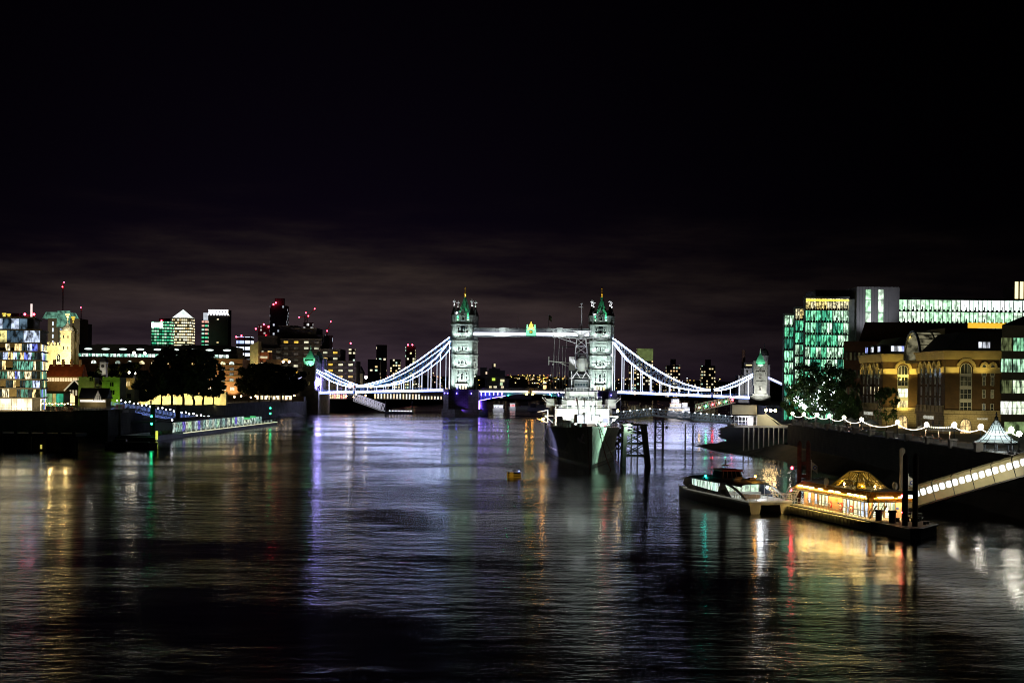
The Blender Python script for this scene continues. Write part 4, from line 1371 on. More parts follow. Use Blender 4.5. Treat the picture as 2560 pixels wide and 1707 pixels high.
for s in (-1, 1):
    mb = MB()
    pts = [(s * 3.3, 12 - 10.5 * t, 3.95 - 2.0 * t ** 2.2) for t in [i / 8 for i in range(9)]]
    mb.path(pts, .22, .3)
    for x in (.2, .55, .85): mb.bar((s * 3.3, 12 - 10.5 * x, 3.95 - 2.0 * x ** 2.2), (s * 3.3, 12 - 10.5 * x, 1.95), .1)
    mb.build('canopy_arch', M['ferrywhite'], FE)
mb = MB()
for x in [i * .9 - 3.15 for i in range(8)]: mb.bar((x, .1, 1.95), (x, .1, 2.95), .05)
for z in (2.4, 2.95): mb.bar((-3.3, .1, z), (3.3, .1, z), .05)
for s in (-1, 1):
    for y in range(0, 9, 1): mb.bar((s * 3.4, y, 1.95), (s * 3.4, y, 2.9), .045)
    mb.bar((s * 3.4, 0, 2.9), (s * 3.4, 9, 2.9), .05)
mb.build('stern_rail', M['whitepaint'], FE)
mb = MB()
mb.prism([(-1.9, 15.2), (1.9, 15.2), (1.9, 19.2), (1.2, 20.8), (-1.2, 20.8), (-1.9, 19.2)], 4.25, 5.5, 0, .84)
wh = mb.build('wheelhouse', M['glass'], FE)
mb = MB()
mb.prism([(-1.8, 15.1), (1.8, 15.1), (1.8, 19.0), (1.1, 20.6), (-1.1, 20.6), (-1.8, 19.0)], 5.45, 5.68)
mb.build('roof', pm('red_edged_roof', (.4, .06, .08), .5), wh)
mb = MB()
for x in (-1.62, -.8, 0, .8, 1.62): mb.bar((x, 15.15, 4.3), (x * .86, 15.5, 5.45), .1)
mb.build('window_post', M['ferryroof'], wh)
mb = MB()
mb.bar((0, 18, 5.6), (0, 18, 7.1), .14)
mb.bar((-.6, 18, 6.3), (.6, 18, 6.3), .22, .16)
mb.bar((0, 17.4, 6.7), (0, 18.5, 6.7), .1)
mb.ball((0, 18, 7.2), .12, 6, 4)
mb.build('radar_mast', M['ferrywhite'], FE)
mb = MB()
for x, y in ((-1.6, 9.5), (1.4, 10.5), (0, 12.5)): mb.box(x - .5, x + .5, y - .4, y + .4, 4.3, 4.75)
mb.build('roof_vent', M['ferryroof'], FE)
for x, y, z, mt, r in ((-2.9, 19.5, 4.45, 'cyan', .13), (.9, 8.0, 5.1, 'orange', .16), (2.2, 6.4, 3.5, 'bulbwhite', .2)):
    mb = MB()
    mb.ball((x, y, z), r, 8, 6)
    mb.build('signal_lamp', M[mt], FE)
mb = MB()
for s in (-1, 1): mb.box(s * 2.9 - .35, s * 2.9 + .35, 24.4, 27.2, 2.0, 3.3)
mb.build('bow_window', em('bow_cabin_light', (.85, .9, 1), .9), FE)
MB().box(-3.56, -3.5, 9.3, 11.1, 2.2, 2.9).build('notice_panel', pm('name_panel', (.4, .4, .36), .6), FE)
MB().box(-2.5, .3, 4.5, 5.4, 1.96, 2.6).build('deck_bench', M['ferrywhite'], FE)
lamp('deck_light', FE, (1.0, 6.0, 3.6), 240, (.9, .95, 1.0), radius=.45)

# ---------------------------------------------------------------- the passenger pier
PI = thing('passenger_pier', 'glowing floating pier pavilion with glass lantern roof and peach walls', 'pier', (50.4, 179.3, 0), .223)
M['peach'] = pm('peach_wall_panel', (.62, .36, .24), .6, var=.1)
M['bronze'] = pm('bronze_frame', (.22, .17, .06), .45, .3, var=.2)
M['tubelight'] = em('warm_strip_light', (1, .80, .38), 16.0)
M['roofpanel'] = pm('smoked_roof_panel', (.16, .12, .03), .35, var=.35)
ntr = M['roofpanel'].node_tree
t_ = ntr.nodes.new('ShaderNodeBsdfTranslucent')
t_.inputs[0].default_value = (.6, .40, .06, 1)
x_ = ntr.nodes.new('ShaderNodeMixShader')
x_.inputs[0].default_value = .6
ntr.links.new(ntr.nodes['Principled BSDF'].outputs[0], x_.inputs[1])
ntr.links.new(t_.outputs[0], x_.inputs[2])
ntr.links.new(x_.outputs[0], ntr.nodes['Material Output'].inputs[0])
mb = MB()
mb.prism([(0, 0), (1.6, .2), (6.6, 5.2), (6.6, 37), (0, 37)], -.8, 1.2)
mb.prism([(-.25, -.25), (1.7, -.05), (6.85, 5.1), (6.85, 37.25), (-.25, 37.25)], 1.2, 1.4)
mb.build('pontoon', M['darkmetal'], PI)
MB().prism([(.2, .4), (1.5, .5), (6.4, 5.4), (6.4, 36.8), (.2, 36.8)], 1.4, 1.44).build('deck', M['concrete'], PI)
for k in range(24):
    y = 10.5 + k * 1.1
    mb = MB()
    mb.tube((-.5, y, .2), (-.5, y, 1.25), .34, .42, 10)
    mb.build('fender', pm('pale_fender', (.45, .45, .36), .8) if k == 0 else bpy.data.materials['pale_fender'], PI)
mb = MB()
for k in range(25):
    y = 12.5 + k
    mb.bar((.15, y, 1.44), (.15, y, 2.5), .05)
for z in (1.95, 2.5): mb.bar((.15, 12.5, z), (.15, 36.5, z), .06)
mb.build('edge_rail', M['greypaint'], PI)
mb = MB()
for k in range(8): mb.bar((1.5 + k * .7, 11.4, 1.44), (1.5 + k * .7, 11.4, 2.45), .05)
for z in (1.95, 2.45): mb.bar((1.5, 11.4, z), (6.4, 11.4, z), .06)
mb.build('end_rail', M['greypaint'], PI)
# pavilion
X0, X1, Y0, Y1 = 1.4, 6.3, 13.6, 35.0
mb = MB()
mb.box(X0, X0 + .15, Y0, Y1, 1.44, 4.3)
mb.box(X0 + .15, X1, Y0, Y0 + .15, 1.44, 4.3)
mb.box(X1 - .15, X1, Y0 + .15, Y1, 1.44, 4.3)
mb.box(X0 + .15, X1 - .15, Y1 - .15, Y1, 1.44, 4.3)
pav = mb.build('pavilion_wall', M['peach'], PI)
M['pierwin'] = win('pier_window', [(0, (.75, .9, .55)), (.4, (.9, .95, .7)), (.75, (.6, .72, .9))], 1.3, 1.5, .7, .4, 1.4)
def pier_win(x, y, w, h, z, rz, name='window'):
    mb = MB()
    mb.box(-w / 2, w / 2, -.05, -.01, 0, h, 0)
    for sx in (-w / 2, w / 2): mb.box(sx - .05, sx + .05, -.1, 0, -.02, h + .05, 1)
    mb.box(-w / 2, w / 2, -.1, 0, h, h + .08, 1)
    mb.box(-w / 2, w / 2, -.1, 0, h * .38, h * .38 + .05, 1)
    o = mb.build(name, [M['pierwin'], M['bronze']], pav)
    o.location, o.rotation_euler = (x, y, z), (0, 0, rz)
for y in (14.6, 15.7, 16.8, 17.9, 19.0, 20.1, 21.2): pier_win(X0, y, .95, 2.2, 1.5, -math.pi / 2)
for y in (27.0, 28.1, 29.2, 30.6, 32.8): pier_win(X0, y, .9, 1.7, 1.95, -math.pi / 2)
for x in (2.1, 3.0, 3.9, 4.7): pier_win(x, Y0, .8, 2.1, 1.5, 0)
for y, z in ((19.0, 2.2), (22.3, 2.25), (25.8, 2.25)):      # life rings in red housings
    mb = MB()
    mb.tube((X0 - .16, y, z), (X0 - .02, y, z), .52, .52, 14, 0)
    mb.tube((X0 - .22, y, z), (X0 - .16, y, z), .34, .34, 14, 1)
    mb.tube((X0 - .26, y, z), (X0 - .22, y, z), .15, .15, 10, 0)
    mb.build('lifebuoy', [pm('lifebuoy_red', (.6, .02, .02), .5) if y == 19.0 else bpy.data.materials['lifebuoy_red'], M['whitepaint']], pav)
MB().box(X0 - .05, X0 - .01, 23.6, 24.0, 2.9, 3.2).build('sign_plate', pm('yellow_sign', (.7, .55, .02), .5), pav)
MB().box(X0 - .05, X0 - .01, 23.0, 23.5, 2.6, 2.8).build('sign_plate', pm('blue_sign', (.04, .08, .4), .5), pav)
MB().box(5.2, 5.6, Y0 - .05, Y0 - .01, 2.6, 2.9).build('sign_plate', bpy.data.materials['blue_sign'], pav)
mb = MB()
mb.prism([(X0, Y0), (X1, Y0), (X1, Y1), (X0, Y1)], 4.3, 4.42)
mb.build('ceiling', M['peach'], PI)
# sloping lamella eaves with strip lights under them
EX0, EX1, EY0, EY1 = .1, 7.6, 12.0, 37.0
ins = 1.35
eav = [(EX0, EY0, 3.75), (EX1, EY0, 3.75), (EX1, EY1, 3.75), (EX0, EY1, 3.75)]
inn = [(EX0 + ins, EY0 + ins, 4.95), (EX1 - ins, EY0 + ins, 4.95), (EX1 - ins, EY1 - ins, 4.95), (EX0 + ins, EY1 - ins, 4.95)]
mb = MB()
for k in range(4):
    a, b, c, d = Vector(eav[k]), Vector(eav[(k + 1) % 4]), Vector(inn[(k + 1) % 4]), Vector(inn[k])
    n = int((b - a).length / .85)
    for i in range(n):
        for f0, f1 in ((0, .3), (.37, .63), (.7, 1.0)):
            t0, t1 = (i + .05) / n, (i + .95) / n
            q = [a.lerp(b, t0).lerp(d.lerp(c, t0), f0), a.lerp(b, t1).lerp(d.lerp(c, t1), f0), a.lerp(b, t1).lerp(d.lerp(c, t1), f1), a.lerp(b, t0).lerp(d.lerp(c, t0), f1)]
            up = Vector((0, 0, .05))
            mb.solid(q + [p + up for p in q], [(3, 2, 1, 0), (4, 5, 6, 7), (0, 1, 5, 4), (1, 2, 6, 5), (2, 3, 7, 6), (3, 0, 4, 7)], 0)
    for i in range(0, n + 1, 1): mb.bar(a.lerp(b, i / n) - Vector((0, 0, .06)), d.lerp(c, i / n) - Vector((0, 0, .06)), .08, .1, 1)
    mb.bar(a, b, .14, .14, 1)
mb.prism([(p[0], p[1]) for p in inn], 4.93, 5.08, 2)
mb.build('eaves_roof', [M['roofpanel'], M['bronze'], M['slate']], PI)
for y in (13.6, 15.6, 17.6, 21.4, 23.4, 27.0, 30.0, 32.0, 34.0):
    mb = MB()
    mb.box(.55, .75, y, y + 1.25, 4.28, 4.42, 0)
    mb.build('strip_light', M['tubelight'], PI)
for x in (2.0, 5.0):
    MB().box(x, x + 2.2, 12.45, 12.7, 4.22, 4.4).build('strip_light', M['tubelight'], PI)
# lantern: truncated glazed pyramid with bracing
lb = [(1.4, 18.0), (6.4, 18.0), (6.4, 26.0), (1.4, 26.0)]
lt = [(3.2, 20.6), (4.7, 20.6), (4.7, 23.4), (3.2, 23.4)]
zb, zt = 5.0, 7.2
mb, gl = MB(), MB()
for k in range(4):
    a, b = Vector((*lb[k], zb)), Vector((*lb[(k + 1) % 4], zb))
    c, d = Vector((*lt[(k + 1) % 4], zt)), Vector((*lt[k], zt))
    mb.bar(a, b, .16)
    mb.bar(a, d, .16)
    mb.bar(d, c, .14)
    n = 6
    for i in range(1, n):
        mb.bar(a.lerp(b, i / n), d.lerp(c, i / n), .09)
    m1, m2 = a.lerp(d, .45), b.lerp(c, .45)
    mb.bar(m1, m2, .12)
    mb.bar(a, m1.lerp(m2, .5), .1)
    mb.bar(b, m1.lerp(m2, .5), .1)
    mb.bar(m1.lerp(m2, .5), d, .09)
    mb.bar(m1.lerp(m2, .5), c, .09)
    q = [a, b, m2, m1]
    if k in (1, 2): gl.face([p * 1 for p in q])
    gl.face([m1, m2, c, d] if k in (1, 2) else [a, a.lerp(b, .3), m1.lerp(m2, .3), m1])
ln = mb.build('roof_lantern', M['bronze'], PI)
gl.build('lantern_glass', M['roofpanel'], ln)
for x, y in ((2.6, 18.6), (4.6, 18.5), (6.2, 20.0), (2.4, 23.5)):
    MB().ball((x, y, 5.35), .14, 8, 6).build('lamp', M['bulbamber'], ln)
for x, y in ((.9, 26.6), (6.9, 17.4)):
    mb = MB()
    mb.tube((x, y, 5.5), (x + .28, y, 5.5), .55, .55, 14)
    mb.bar((x + .1, y, 4.7), (x + .1, y, 5.2), .2)
    mb.build('vent_drum', M['concrete'], PI)
strip_lamp('eaves_tubes', PI, (.66, 13.0, 4.24), (.66, 36.0, 4.24), 2600, (1, .66, .18), (-.1, 0, -1), .3)
strip_lamp('eaves_tubes', PI, (1.4, 12.6, 4.20), (6.8, 12.6, 4.20), 800, (1, .60, .2), (0, -.1, -1), .3)
lamp('lantern_light', PI, (3.9, 21.8, 5.9), 420, (1, .72, .2), radius=.8)
for x, y, r, h in ((1.2, 7.0, .45, 1.7), (.9, 10.2, .42, 1.5), (2.6, 8.2, .25, .6), (4.2, 8.6, .3, .8), (4.9, 8.0, .45, .6), (5.6, 8.4, .3, .8), (6.2, 9.0, .28, 1.1), (4.3, 4.2, .2, .5), (5.2, 5.0, .2, .45)):
    mb = MB()
    mb.lathe([(r * 1.2, 1.42), (r, 1.5), (r, 1.4 + h * .8), (r * 1.35, 1.4 + h * .85), (r * 1.2, 1.4 + h)], (x, y), 12)
    mb.build('bollard', M['darkmetal'], PI)
for x, y, z, rz in ((1.3, 11.6, 1.5, 0), (.4, 37.2, 2.0, 0)):     # raised boarding ramps
    mb = MB()
    for s in (-.75, .75):
        mb.bar((x + s, y + .6, z), (x + s, y - 1.4, z + 1.9), .12, .2)
        mb.bar((x + s, y + .6, z + .8), (x + s, y - 1.2, z + 2.6), .07)
        for t in (0, .35, .7, 1): mb.bar((x + s, y + .6 - 2 * t, z + 1.9 * t), (x + s, y + .6 - 1.8 * t, z + .8 + 1.8 * t), .06)
    for t in [i / 7 for i in range(8)]: mb.bar((x - .75, y + .6 - 2 * t, z + 1.9 * t), (x + .75, y + .6 - 2 * t, z + 1.9 * t), .08)
    mb.build('boarding_ramp', M['greypaint'], PI)
for x, y, mt in ((4.4, 10.4, 'red'),):
    mb = MB()
    mb.tube((x, y, 1.4), (x, y, 4.55), .07, .06, 8, 0)
    mb.ball((x, y, 4.7), .17, 8, 6, 1)
    mb.ball((x, y, 2.5), .1, 8, 6, 1)
    mb.build('signal_post', [M['darkmetal'], M[mt]], PI)
mb = MB()
mb.tube((.6, 37.6, 1.2), (.6, 37.6, 6.7), .07, .06, 8, 0)
mb.ball((.6, 37.6, 6.85), .2, 8, 6, 1)
mb.ball((.5, 37.6, 3.5), .17, 8, 6, 1)
mb.build('signal_post', [M['darkmetal'], M['red']], PI)
M['flagcloth'] = pm('white_flag', (.42, .40, .38), .9, var=.1)
M['flagblue'] = pm('flag_blue_ring', (.03, .06, .3), .9)
for k, (x, y, zt) in enumerate(((4.6, 9.2, 7.6), (3.2, 36.4, 8.0))):
    f = thing('flagstaff', ('slender flagstaff with pale drooping flag on the pier by the dark piles', 'slender flagstaff with pale flag behind the far end of the pier roof')[k], 'flagpole', group='flagstaffs on the pier')
    f.matrix_world = PI.matrix_world if False else Matrix.Translation((50.4, 179.3, 0)) @ Matrix.Rotation(.223, 4, 'Z') @ Matrix.Translation((x, y, 1.44))
    mb = MB()
    mb.tube((0, 0, 0), (0, 0, zt - 1.44), .06, .045, 8)
    mb.ball((0, 0, zt - 1.4), .1, 8, 6)
    mb.build('pole', M['whitepaint'], f)
    h = zt - 1.6
    mb = MB()
    n = 8
    vs = [(.05 + i * .14, .08 * math.sin(i * 1.3), h - .75 * i / n - j) for i in range(n) for j in (0, .55, 1.15)]
    mb.solid(vs, [(3 * i + j, 3 * i + 3 + j, 3 * i + 4 + j, 3 * i + 1 + j) for i in range(n - 1) for j in range(2)], 0)
    mb.solid(vs, [], 0)
    mb.tube((.55, -.14, h - .88), (.55, -.1, h - .88), .3, .3, 14, 1)
    mb.tube((.55, -.17, h - .88), (.55, -.14, h - .88), .18, .18, 14, 0)
    mb.build('flag', [M['flagcloth'], M['flagblue']], f)
# guide piles
def piles(pts, top, cross, label):
    t = thing('guide_piles', label, 'guide piles', (pts[0][0], pts[0][1], 0), 0)
    for x, y in pts:
        mb = MB()
        mb.tube((x - pts[0][0], y - pts[0][1], -2), (x - pts[0][0], y - pts[0][1], top), .36, .36, 12)
        mb.lathe([(.36, top), (.2, top + .35), (.05, top + .5)], (x - pts[0][0], y - pts[0][1]), 12)
        mb.build('pile', M['rust'], t)
    a, b = pts[0], pts[-1]
    for z in cross: MB().bar((0, 0, z), (b[0] - a[0], b[1] - a[1], z), .35, .5).build('cross_beam', M['rust'], t)
    return t
a, b = gr(2262, 1341), gr(2287, 1343)
piles([(a.x, a.y), (b.x, b.y)], 10.3, [5.7], 'tall rusty pair of guide piles in front of the covered walkway')
a = gr(2254, 1310)
tag(MB().tube((a.x, a.y, -2), (a.x, a.y, 10.4), .4, .4, 12).ball((a.x, a.y, 10.4), .4, 12, 6).build('guide_pile', M['concrete']), 'single pale round guide pile just behind the tall rusty pair', 'guide pile')
a, b = gr(1997, 1273), gr(2019, 1273)
piles([(a.x, a.y), (b.x, b.y)], 10.3, [7.2, 5.2], 'rusty pair of guide piles with two crossbeams behind the ferry stern')
# covered walkway up to the bank
A, B = Vector((55.0, 199, 1.9)), Vector((66.9, 185.2, 7.75))
Bx = A + (B - A) * 1.95
GW_ = thing('covered_walkway', 'tubular covered walkway with a row of bright square windows climbing to the bank', 'walkway', A)
d = (Bx - A)
Ln = d.length
fx = d.normalized()
fy = Vector((fx.y, -fx.x, 0)).normalized()       # towards the river and camera
fz = fx.cross(fy)
if fz.z < 0: fz = -fz
def G3(u, v, w): return fx * u + fy * v + fz * w
ring = [(1.25, 0), (1.3, .15), (1.3, 1.25), (1.3, 2.1), (1.1, 2.65), (.6, 2.95), (0, 3.05), (-.6, 2.95), (-1.1, 2.65), (-1.3, 2.1), (-1.3, 1.25), (-1.3, .15), (-1.25, 0)]
mb = MB()
n = len(ring)
st = 24
vs = [G3(Ln * i / st, v, w) for i in range(st + 1) for v, w in ring]
fs, ms = [], []
for i in range(st):
    for r in range(n):
        fs.append((i * n + r, (i + 1) * n + r, (i + 1) * n + (r + 1) % n, i * n + (r + 1) % n))
mb.solid(vs, fs, 0)
for i in range(0, 13):
    u = Ln * i / 12
    for r in range(n - 1): mb.bar(G3(u, ring[r][0] * 1.02, ring[r][1] * 1.01), G3(u, ring[r + 1][0] * 1.02, ring[r + 1][1] * 1.01), .08, .08, 1)
mb.bar(G3(0, 1.32, 0), G3(Ln, 1.32, 0), .12, .2, 1)
mb.build('shell', [pm('cream_cladding', (.40, .37, .24), .5, var=.1, scale=.8), M['darkmetal']], GW_)
M['tubewin'] = win('walkway_window', [(0, (.92, .96, 1))], 1.8, 1.6, 1.2, .65, 1.25, True)
nw = int(Ln / 1.02)
for i in range(nw):
    u0, u1 = (i + .12) * Ln / nw, (i + .88) * Ln / nw
    for sd in (1, -1):
        mb = MB()
        k = 1.34 * sd
        c = .13
        pts = [(u0 + c, 1.25), (u1 - c, 1.25), (u1, 1.4), (u1, 2.0), (u1 - c, 2.15), (u0 + c, 2.15), (u0, 2.0), (u0, 1.4)]
        mb.solid([G3(u, k, w) for u, w in pts] + [G3(u, k - .08 * sd, w) for u, w in pts], [tuple(range(8)), tuple(range(8, 16))[::-1]] + [(j, 8 + j, 8 + (j + 1) % 8, (j + 1) % 8) for j in range(8)])
        mb.build('window', M['tubewin'], GW_)
lamp('walkway_added_fill', GW_, (4.0, -16.5, 6.4), 1700, (1, .90, .62), (11, -6, 4.5), 120, .3)  # two spots added to brighten the cream shell, no fitting there
lamp('walkway_added_fill', GW_, (-.5, -13.5, 7.0), 700, (1, .90, .62), (4, -2, 3.0), 110, .3)
# rotting stage beneath the walkway
p = gr(2448, 1252)
t = thing('old_landing_stage', 'dark timber landing stage on piles in the shadow below the walkway', 'landing stage', (p.x, p.y, 0))
MB().box(-3, 4, -1.5, 2.5, 2.4, 2.7).build('deck', M['timber'], t)
for x in (-2.6, 0, 2.8):
    for y in (-1.2, 2.1): MB().bar((x, y, -1), (x, y, 4.2), .3).build('pile', M['timber'], t)

# ---------------------------------------------------------------- promenade on the right bank
def facade(par, mesh, p0, ang, xs, zs, name='window', skip=None):
    c, s = math.cos(ang), math.sin(ang)
    for j, z in enumerate(zs):
        for i, x in enumerate(xs):
            if skip and skip(i, j): continue
            link(name, mesh, par, (p0[0] + x * c, p0[1] + x * s, p0[2] + z), ang)
def winmesh(w, h, pane, frame, d=.14, fr=.12, nx=1, nz=0, arch=False, sill=0.0):
    mb = MB()
    n = 8
    top = [(w / 2 * math.cos(math.pi * i / n), h - w / 2 + w / 2 * math.sin(math.pi * i / n)) for i in range(n + 1)] if arch else [(w / 2, h), (-w / 2, h)]
    pts = [(-w / 2, 0), (w / 2, 0)] + top
    mb.xzprism(pts, -.06, .03, 0)
    ring = pts + [pts[0]]
    for a, b in zip(ring, ring[1:]):
        mb.bar((a[0], -d / 2, a[1]), (b[0], -d / 2, b[1]), d, fr, 1)
    for i in range(nx):
        x = -w / 2 + w * (i + 1) / (nx + 1)
        mb.box(x - fr * .35, x + fr * .35, -d * .8, -.05, 0, h - (.02 if not arch else w * .08), 1)
    for i in range(nz):
        z = h * (i + 1) / (nz + 1)
        mb.box(-w / 2, w / 2, -d * .8, -.05, z - fr * .35, z + fr * .35, 1)
    if sill: mb.box(-w / 2 - .15, w / 2 + .15, -d - sill, 0, -.2, 0, 1)
    return mb.mesh('window', [pane, frame])

# the two arcaded brick blocks with a glass vault between them
M['brick'] = masonry('brown_brick', (.13, .068, .02), (.10, .052, .016), (.09, .06, .03), .45, .15)
M['cream'] = pm('cream_stone', (.50, .40, .19), .75, var=.12)
M['creamlow'] = masonry('cream_rusticated_stone', (.42, .34, .19), (.38, .31, .17), (.25, .2, .1), 1.3, .6)
M['winwhite'] = pm('white_window_frame', (.55, .54, .48), .6, var=.06)
M['dim'] = win('unlit_window', [(0, (.03, .028, .015)), (.5, (.05, .045, .02)), (.85, (.12, .11, .05))], .5)
M['litroom'] = win('lit_room_window', [(0, (1, .85, .45)), (.5, (.95, 1, .75))], 1.3)
M['dormerwin'] = win('dormer_window', [(0, (.85, .9, 1)), (.4, (.35, .42, 1)), (.75, (.8, .85, 1))], 1.1)
def arcade_block(x0, x1, y0, y1, base, label):
    """brick warehouse block, river front facing -x, end wall facing -y"""
    zc = 28.1
    t = thing('warehouse_block', label, 'building', (x0, y0, ZQ))
    W_, D_ = x1 - x0, y1 - y0
    h = zc - ZQ
    mb = MB()
    mb.box(0, W_, 0, D_, 4.5, h)
    wl = mb.build('brick_wall', M['brick'], t)
    mb = MB()
    mb.box(-.15, W_, -.15, D_ + .15, 0, 4.5)
    mb.box(-.4, W_, -.4, D_ + .4, 4.5, 5.6)
    mb.box(-.6, W_, -.6, D_ + .6, 4.3, 4.55)
    mb.build('stone_base', M['creamlow'], t)
    mb = MB()
    for z, o, hh in ((h - 2.0, .3, .5), (h - 1.5, .45, 1.0), (h - .5, .75, .3), (h - .2, .9, .3)): mb.box(-o, W_, -o, D_ + o, z, z + hh)
    mb.build('cornice', M['cream'], t)
    mb = MB()
    # impost band broken by the windows, arch rings
    na = 5
    zi_ = h - 5.0
    ar = MB()
    step = D_ / (na + 1.0)
    for i in range(na):
        cy = step * (i + 1)
        r = step * .36
        pts = [(cy + r * math.cos(math.pi * k / 10), zi_ + 1.0 + r * math.sin(math.pi * k / 10)) for k in range(11)]
        for a, b in zip(pts, pts[1:]): ar.bar((-.25, a[0], a[1]), (-.25, b[0], b[1]), .5, .7)
        g = MB()
        g.yzprism([(cy - r * .75, zi_ - 1.2), (cy + r * .75, zi_ - 1.2)] + [(cy + r * .75 * math.cos(math.pi * k / 8), zi_ + 1.0 + r * .75 * math.sin(math.pi * k / 8)) for k in range(9)], -.08, .05)
        g.build('arched_window', M['dim'], wl)
    ys_ = [0] + [step * (i + 1) for i in range(na)] + [D_]
    for i in range(na + 1):
        a = ys_[i] + (step * .3 if i else 0)
        b = ys_[i + 1] - (step * .3 if i < na else 0)
        ar.box(-.3, -.01, a, b, zi_ - .2, zi_ + 1.2)
    ar.build('arcade_trim', M['cream'], t)
    slot = winmesh(.8, 2.0, M['dim'], M['winwhite'], nx=0, nz=1)
    slit = winmesh(.8, 2.0, M['litroom'], M['winwhite'], nx=0, nz=1)
    for j, z in enumerate((6.4, 9.0, 11.8)):
        for i in range(na):
            cy = step * (i + 1)
            link('window', slit if (base and j == 1 and i != 3) else slot, wl, (0, cy, z), -math.pi / 2)
    for i in (1, 3):
        mb = MB()
        cy = step * (i + .5)
        for z in (5.6, 9.8, 13.0): mb.box(-.25, -.02, cy - .12, cy + .12, z, z + 2.0)
        mb.box(-.12, -.02, cy - .05, cy + .05, 5.6, zi_)
        mb.build('downpipe', M['concrete'], t)
    for i in range(7):
        mb = MB()
        y = D_ * (i + .5) / 7
        mb.box(-.5, -.02, y - D_ * .045, y + D_ * .045, 5.0, 6.6)
        mb.build('parapet_block', M['cream'], t)
    # end wall towards the camera: tall window bay under a round arch
    cxs = [W_ * .62 if base else 4.7] + ([] if base else [])
    wx = 5.3 if base else 4.9
    mb = MB()
    R0 = 1.95
    pts = [(wx + R0 * math.cos(math.pi * k / 14), zi_ + 1.0 + R0 * math.sin(math.pi * k / 14)) for k in range(15)]
    for a, b in zip(pts, pts[1:]): mb.bar((a[0], -.25, a[1]), (b[0], -.25, b[1]), .5, .75)
    mb.box(0, wx - R0 + .3, -.3, -.01, zi_ - .2, zi_ + 1.2)
    mb.box(wx + R0 - .3, W_, -.3, -.01, zi_ - .2, zi_ + 1.2)
    mb.build('end_arch', M['cream'], t)
    link('window', winmesh(2.6, 3.1, M['dim'], M['winwhite'], nx=2, arch=True), wl, (wx, 0, zi_ - 1.0), 0)
    bay = winmesh(2.7, 2.3, M['dim'], M['winwhite'], nx=2, nz=1)
    bl = winmesh(2.7, 2.3, M['litroom'], M['winwhite'], nx=2, nz=1)
    for j, z in enumerate((5.2, 8.3, 11.3)):
        link('window', bl if (base and j < 2) else bay, wl, (wx, 0, z), 0)
        MB().box(wx - 1.45, wx + 1.45, -.12, -.01, z + 2.35, z + 3.0).build('spandrel', M['winwhite'], t)
    if not base:
        for cx in (9.2, 11.2):
            a2 = MB()
            pts = [(cx + .85 * math.cos(math.pi * k / 10), zi_ + 1.0 + 1.2 * math.sin(math.pi * k / 10)) for k in range(11)]
            for a, b in zip(pts, pts[1:]): a2.bar((a[0], -.25, a[1]), (b[0], -.25, b[1]), .5, .55)
            a2.build('small_arch', M['cream'], t)
            link('window', winmesh(1.0, 2.8, M['dim'], M['winwhite'], nx=0, arch=True), wl, (cx, 0, zi_ - .9), 0)
            for z in (5.2, 8.5, 11.5): link('window', winmesh(.7, 2.0, M['dim'], M['winwhite'], nx=0, nz=1), wl, (cx, 0, z), 0)
    door = winmesh(2.6, 3.4, win('door_glow_%d' % base, [(0, (1, .7, .3))], .9, 2, 1), M['slate'], nx=1, nz=1, arch=True)
    link('arched_door', door, t, (wx, -.15, .1), 0)
    sm = winmesh(1.5, 2.6, M['dim'], M['creamlow'], nx=1, arch=True)
    for i in range(4): link('ground_floor_window', sm, t, (-.15, D_ * (i + .7) / 4.6, .6), -math.pi / 2)
    # slate mansard with dormers
    mb = MB()
    mb.prism([(.4, .4), (W_, .4), (W_, D_ - .4), (.4, D_ - .4)], h, h + 4.6, 0, .80, (W_, D_ / 2))
    mb.build('mansard_roof', M['slate'], t)
    for i, (x, y, rz) in enumerate([(3.6, .5, 0), (6.2, .5, 0), (.5, D_ * .25, -math.pi / 2), (.5, D_ * .55, -math.pi / 2), (.5, D_ * .8, -math.pi / 2)] if base else [(9.4, .6, 0)]):
        mb = MB()
        mb.box(-1.5, 1.5, 0, 2.0, 0, 2.1, 0)
        mb.box(-1.7, 1.7, -.2, 2.2, 2.1, 2.3, 0)
        for k in (-.95, 0, .95): mb.box(k - .4, k + .4, -.06, 0, .5, 1.9, 1)
        o = mb.build('dormer', [M['slate'], M['dormerwin']], t)
        o.location, o.rotation_euler = (x, y, h + .3), (0, 0, rz)
    return t
blkB = arcade_block(102.6, 123, 337, 360, 0, 'arcaded brown brick warehouse block nearest us, yellow cornice, dark windows')
blkA = arcade_block(98.0, 123, 376, 400, 1, 'arcaded brown brick block with lit bay windows and blue dormers, beside the glass vault')
for t, txt, loc, rz, sz in ((blkB, 'CÔTE BRASSERIE', (-.25, 16.5, 3.2), -math.pi / 2, 1.15), (blkA, 'THE HORNIMAN', (-.25, 19, 3.3), -math.pi / 2, 1.3), (blkB, 'BRASSERIE', (7.6, -.25, 3.4), 0, .55)):
    cu = bpy.data.curves.new('lettering', 'FONT')
    cu.body, cu.size, cu.extrude, cu.align_x = txt, sz, .04, 'LEFT'
    cu.materials.append(em('sign_letters_%s' % txt[:3].lower(), (.85, .85, .72), .5))
    oc_ = bpy.data.objects.new('lettering', cu)
    COL.objects.link(oc_)
    bpy.context.view_layer.update()
    me = bpy.data.meshes.new_from_object(oc_.evaluated_get(bpy.context.evaluated_depsgraph_get()))
    bpy.data.objects.remove(oc_)
    o = link('lettering', me, t)
    o.location = loc
    o.rotation_euler = (math.pi / 2, 0, rz)
lamp('bay_light', blkA, (5.3, -3.0, 4.9), 1300, (1, .78, .22), (5.3, 0, 9), 140, .2)
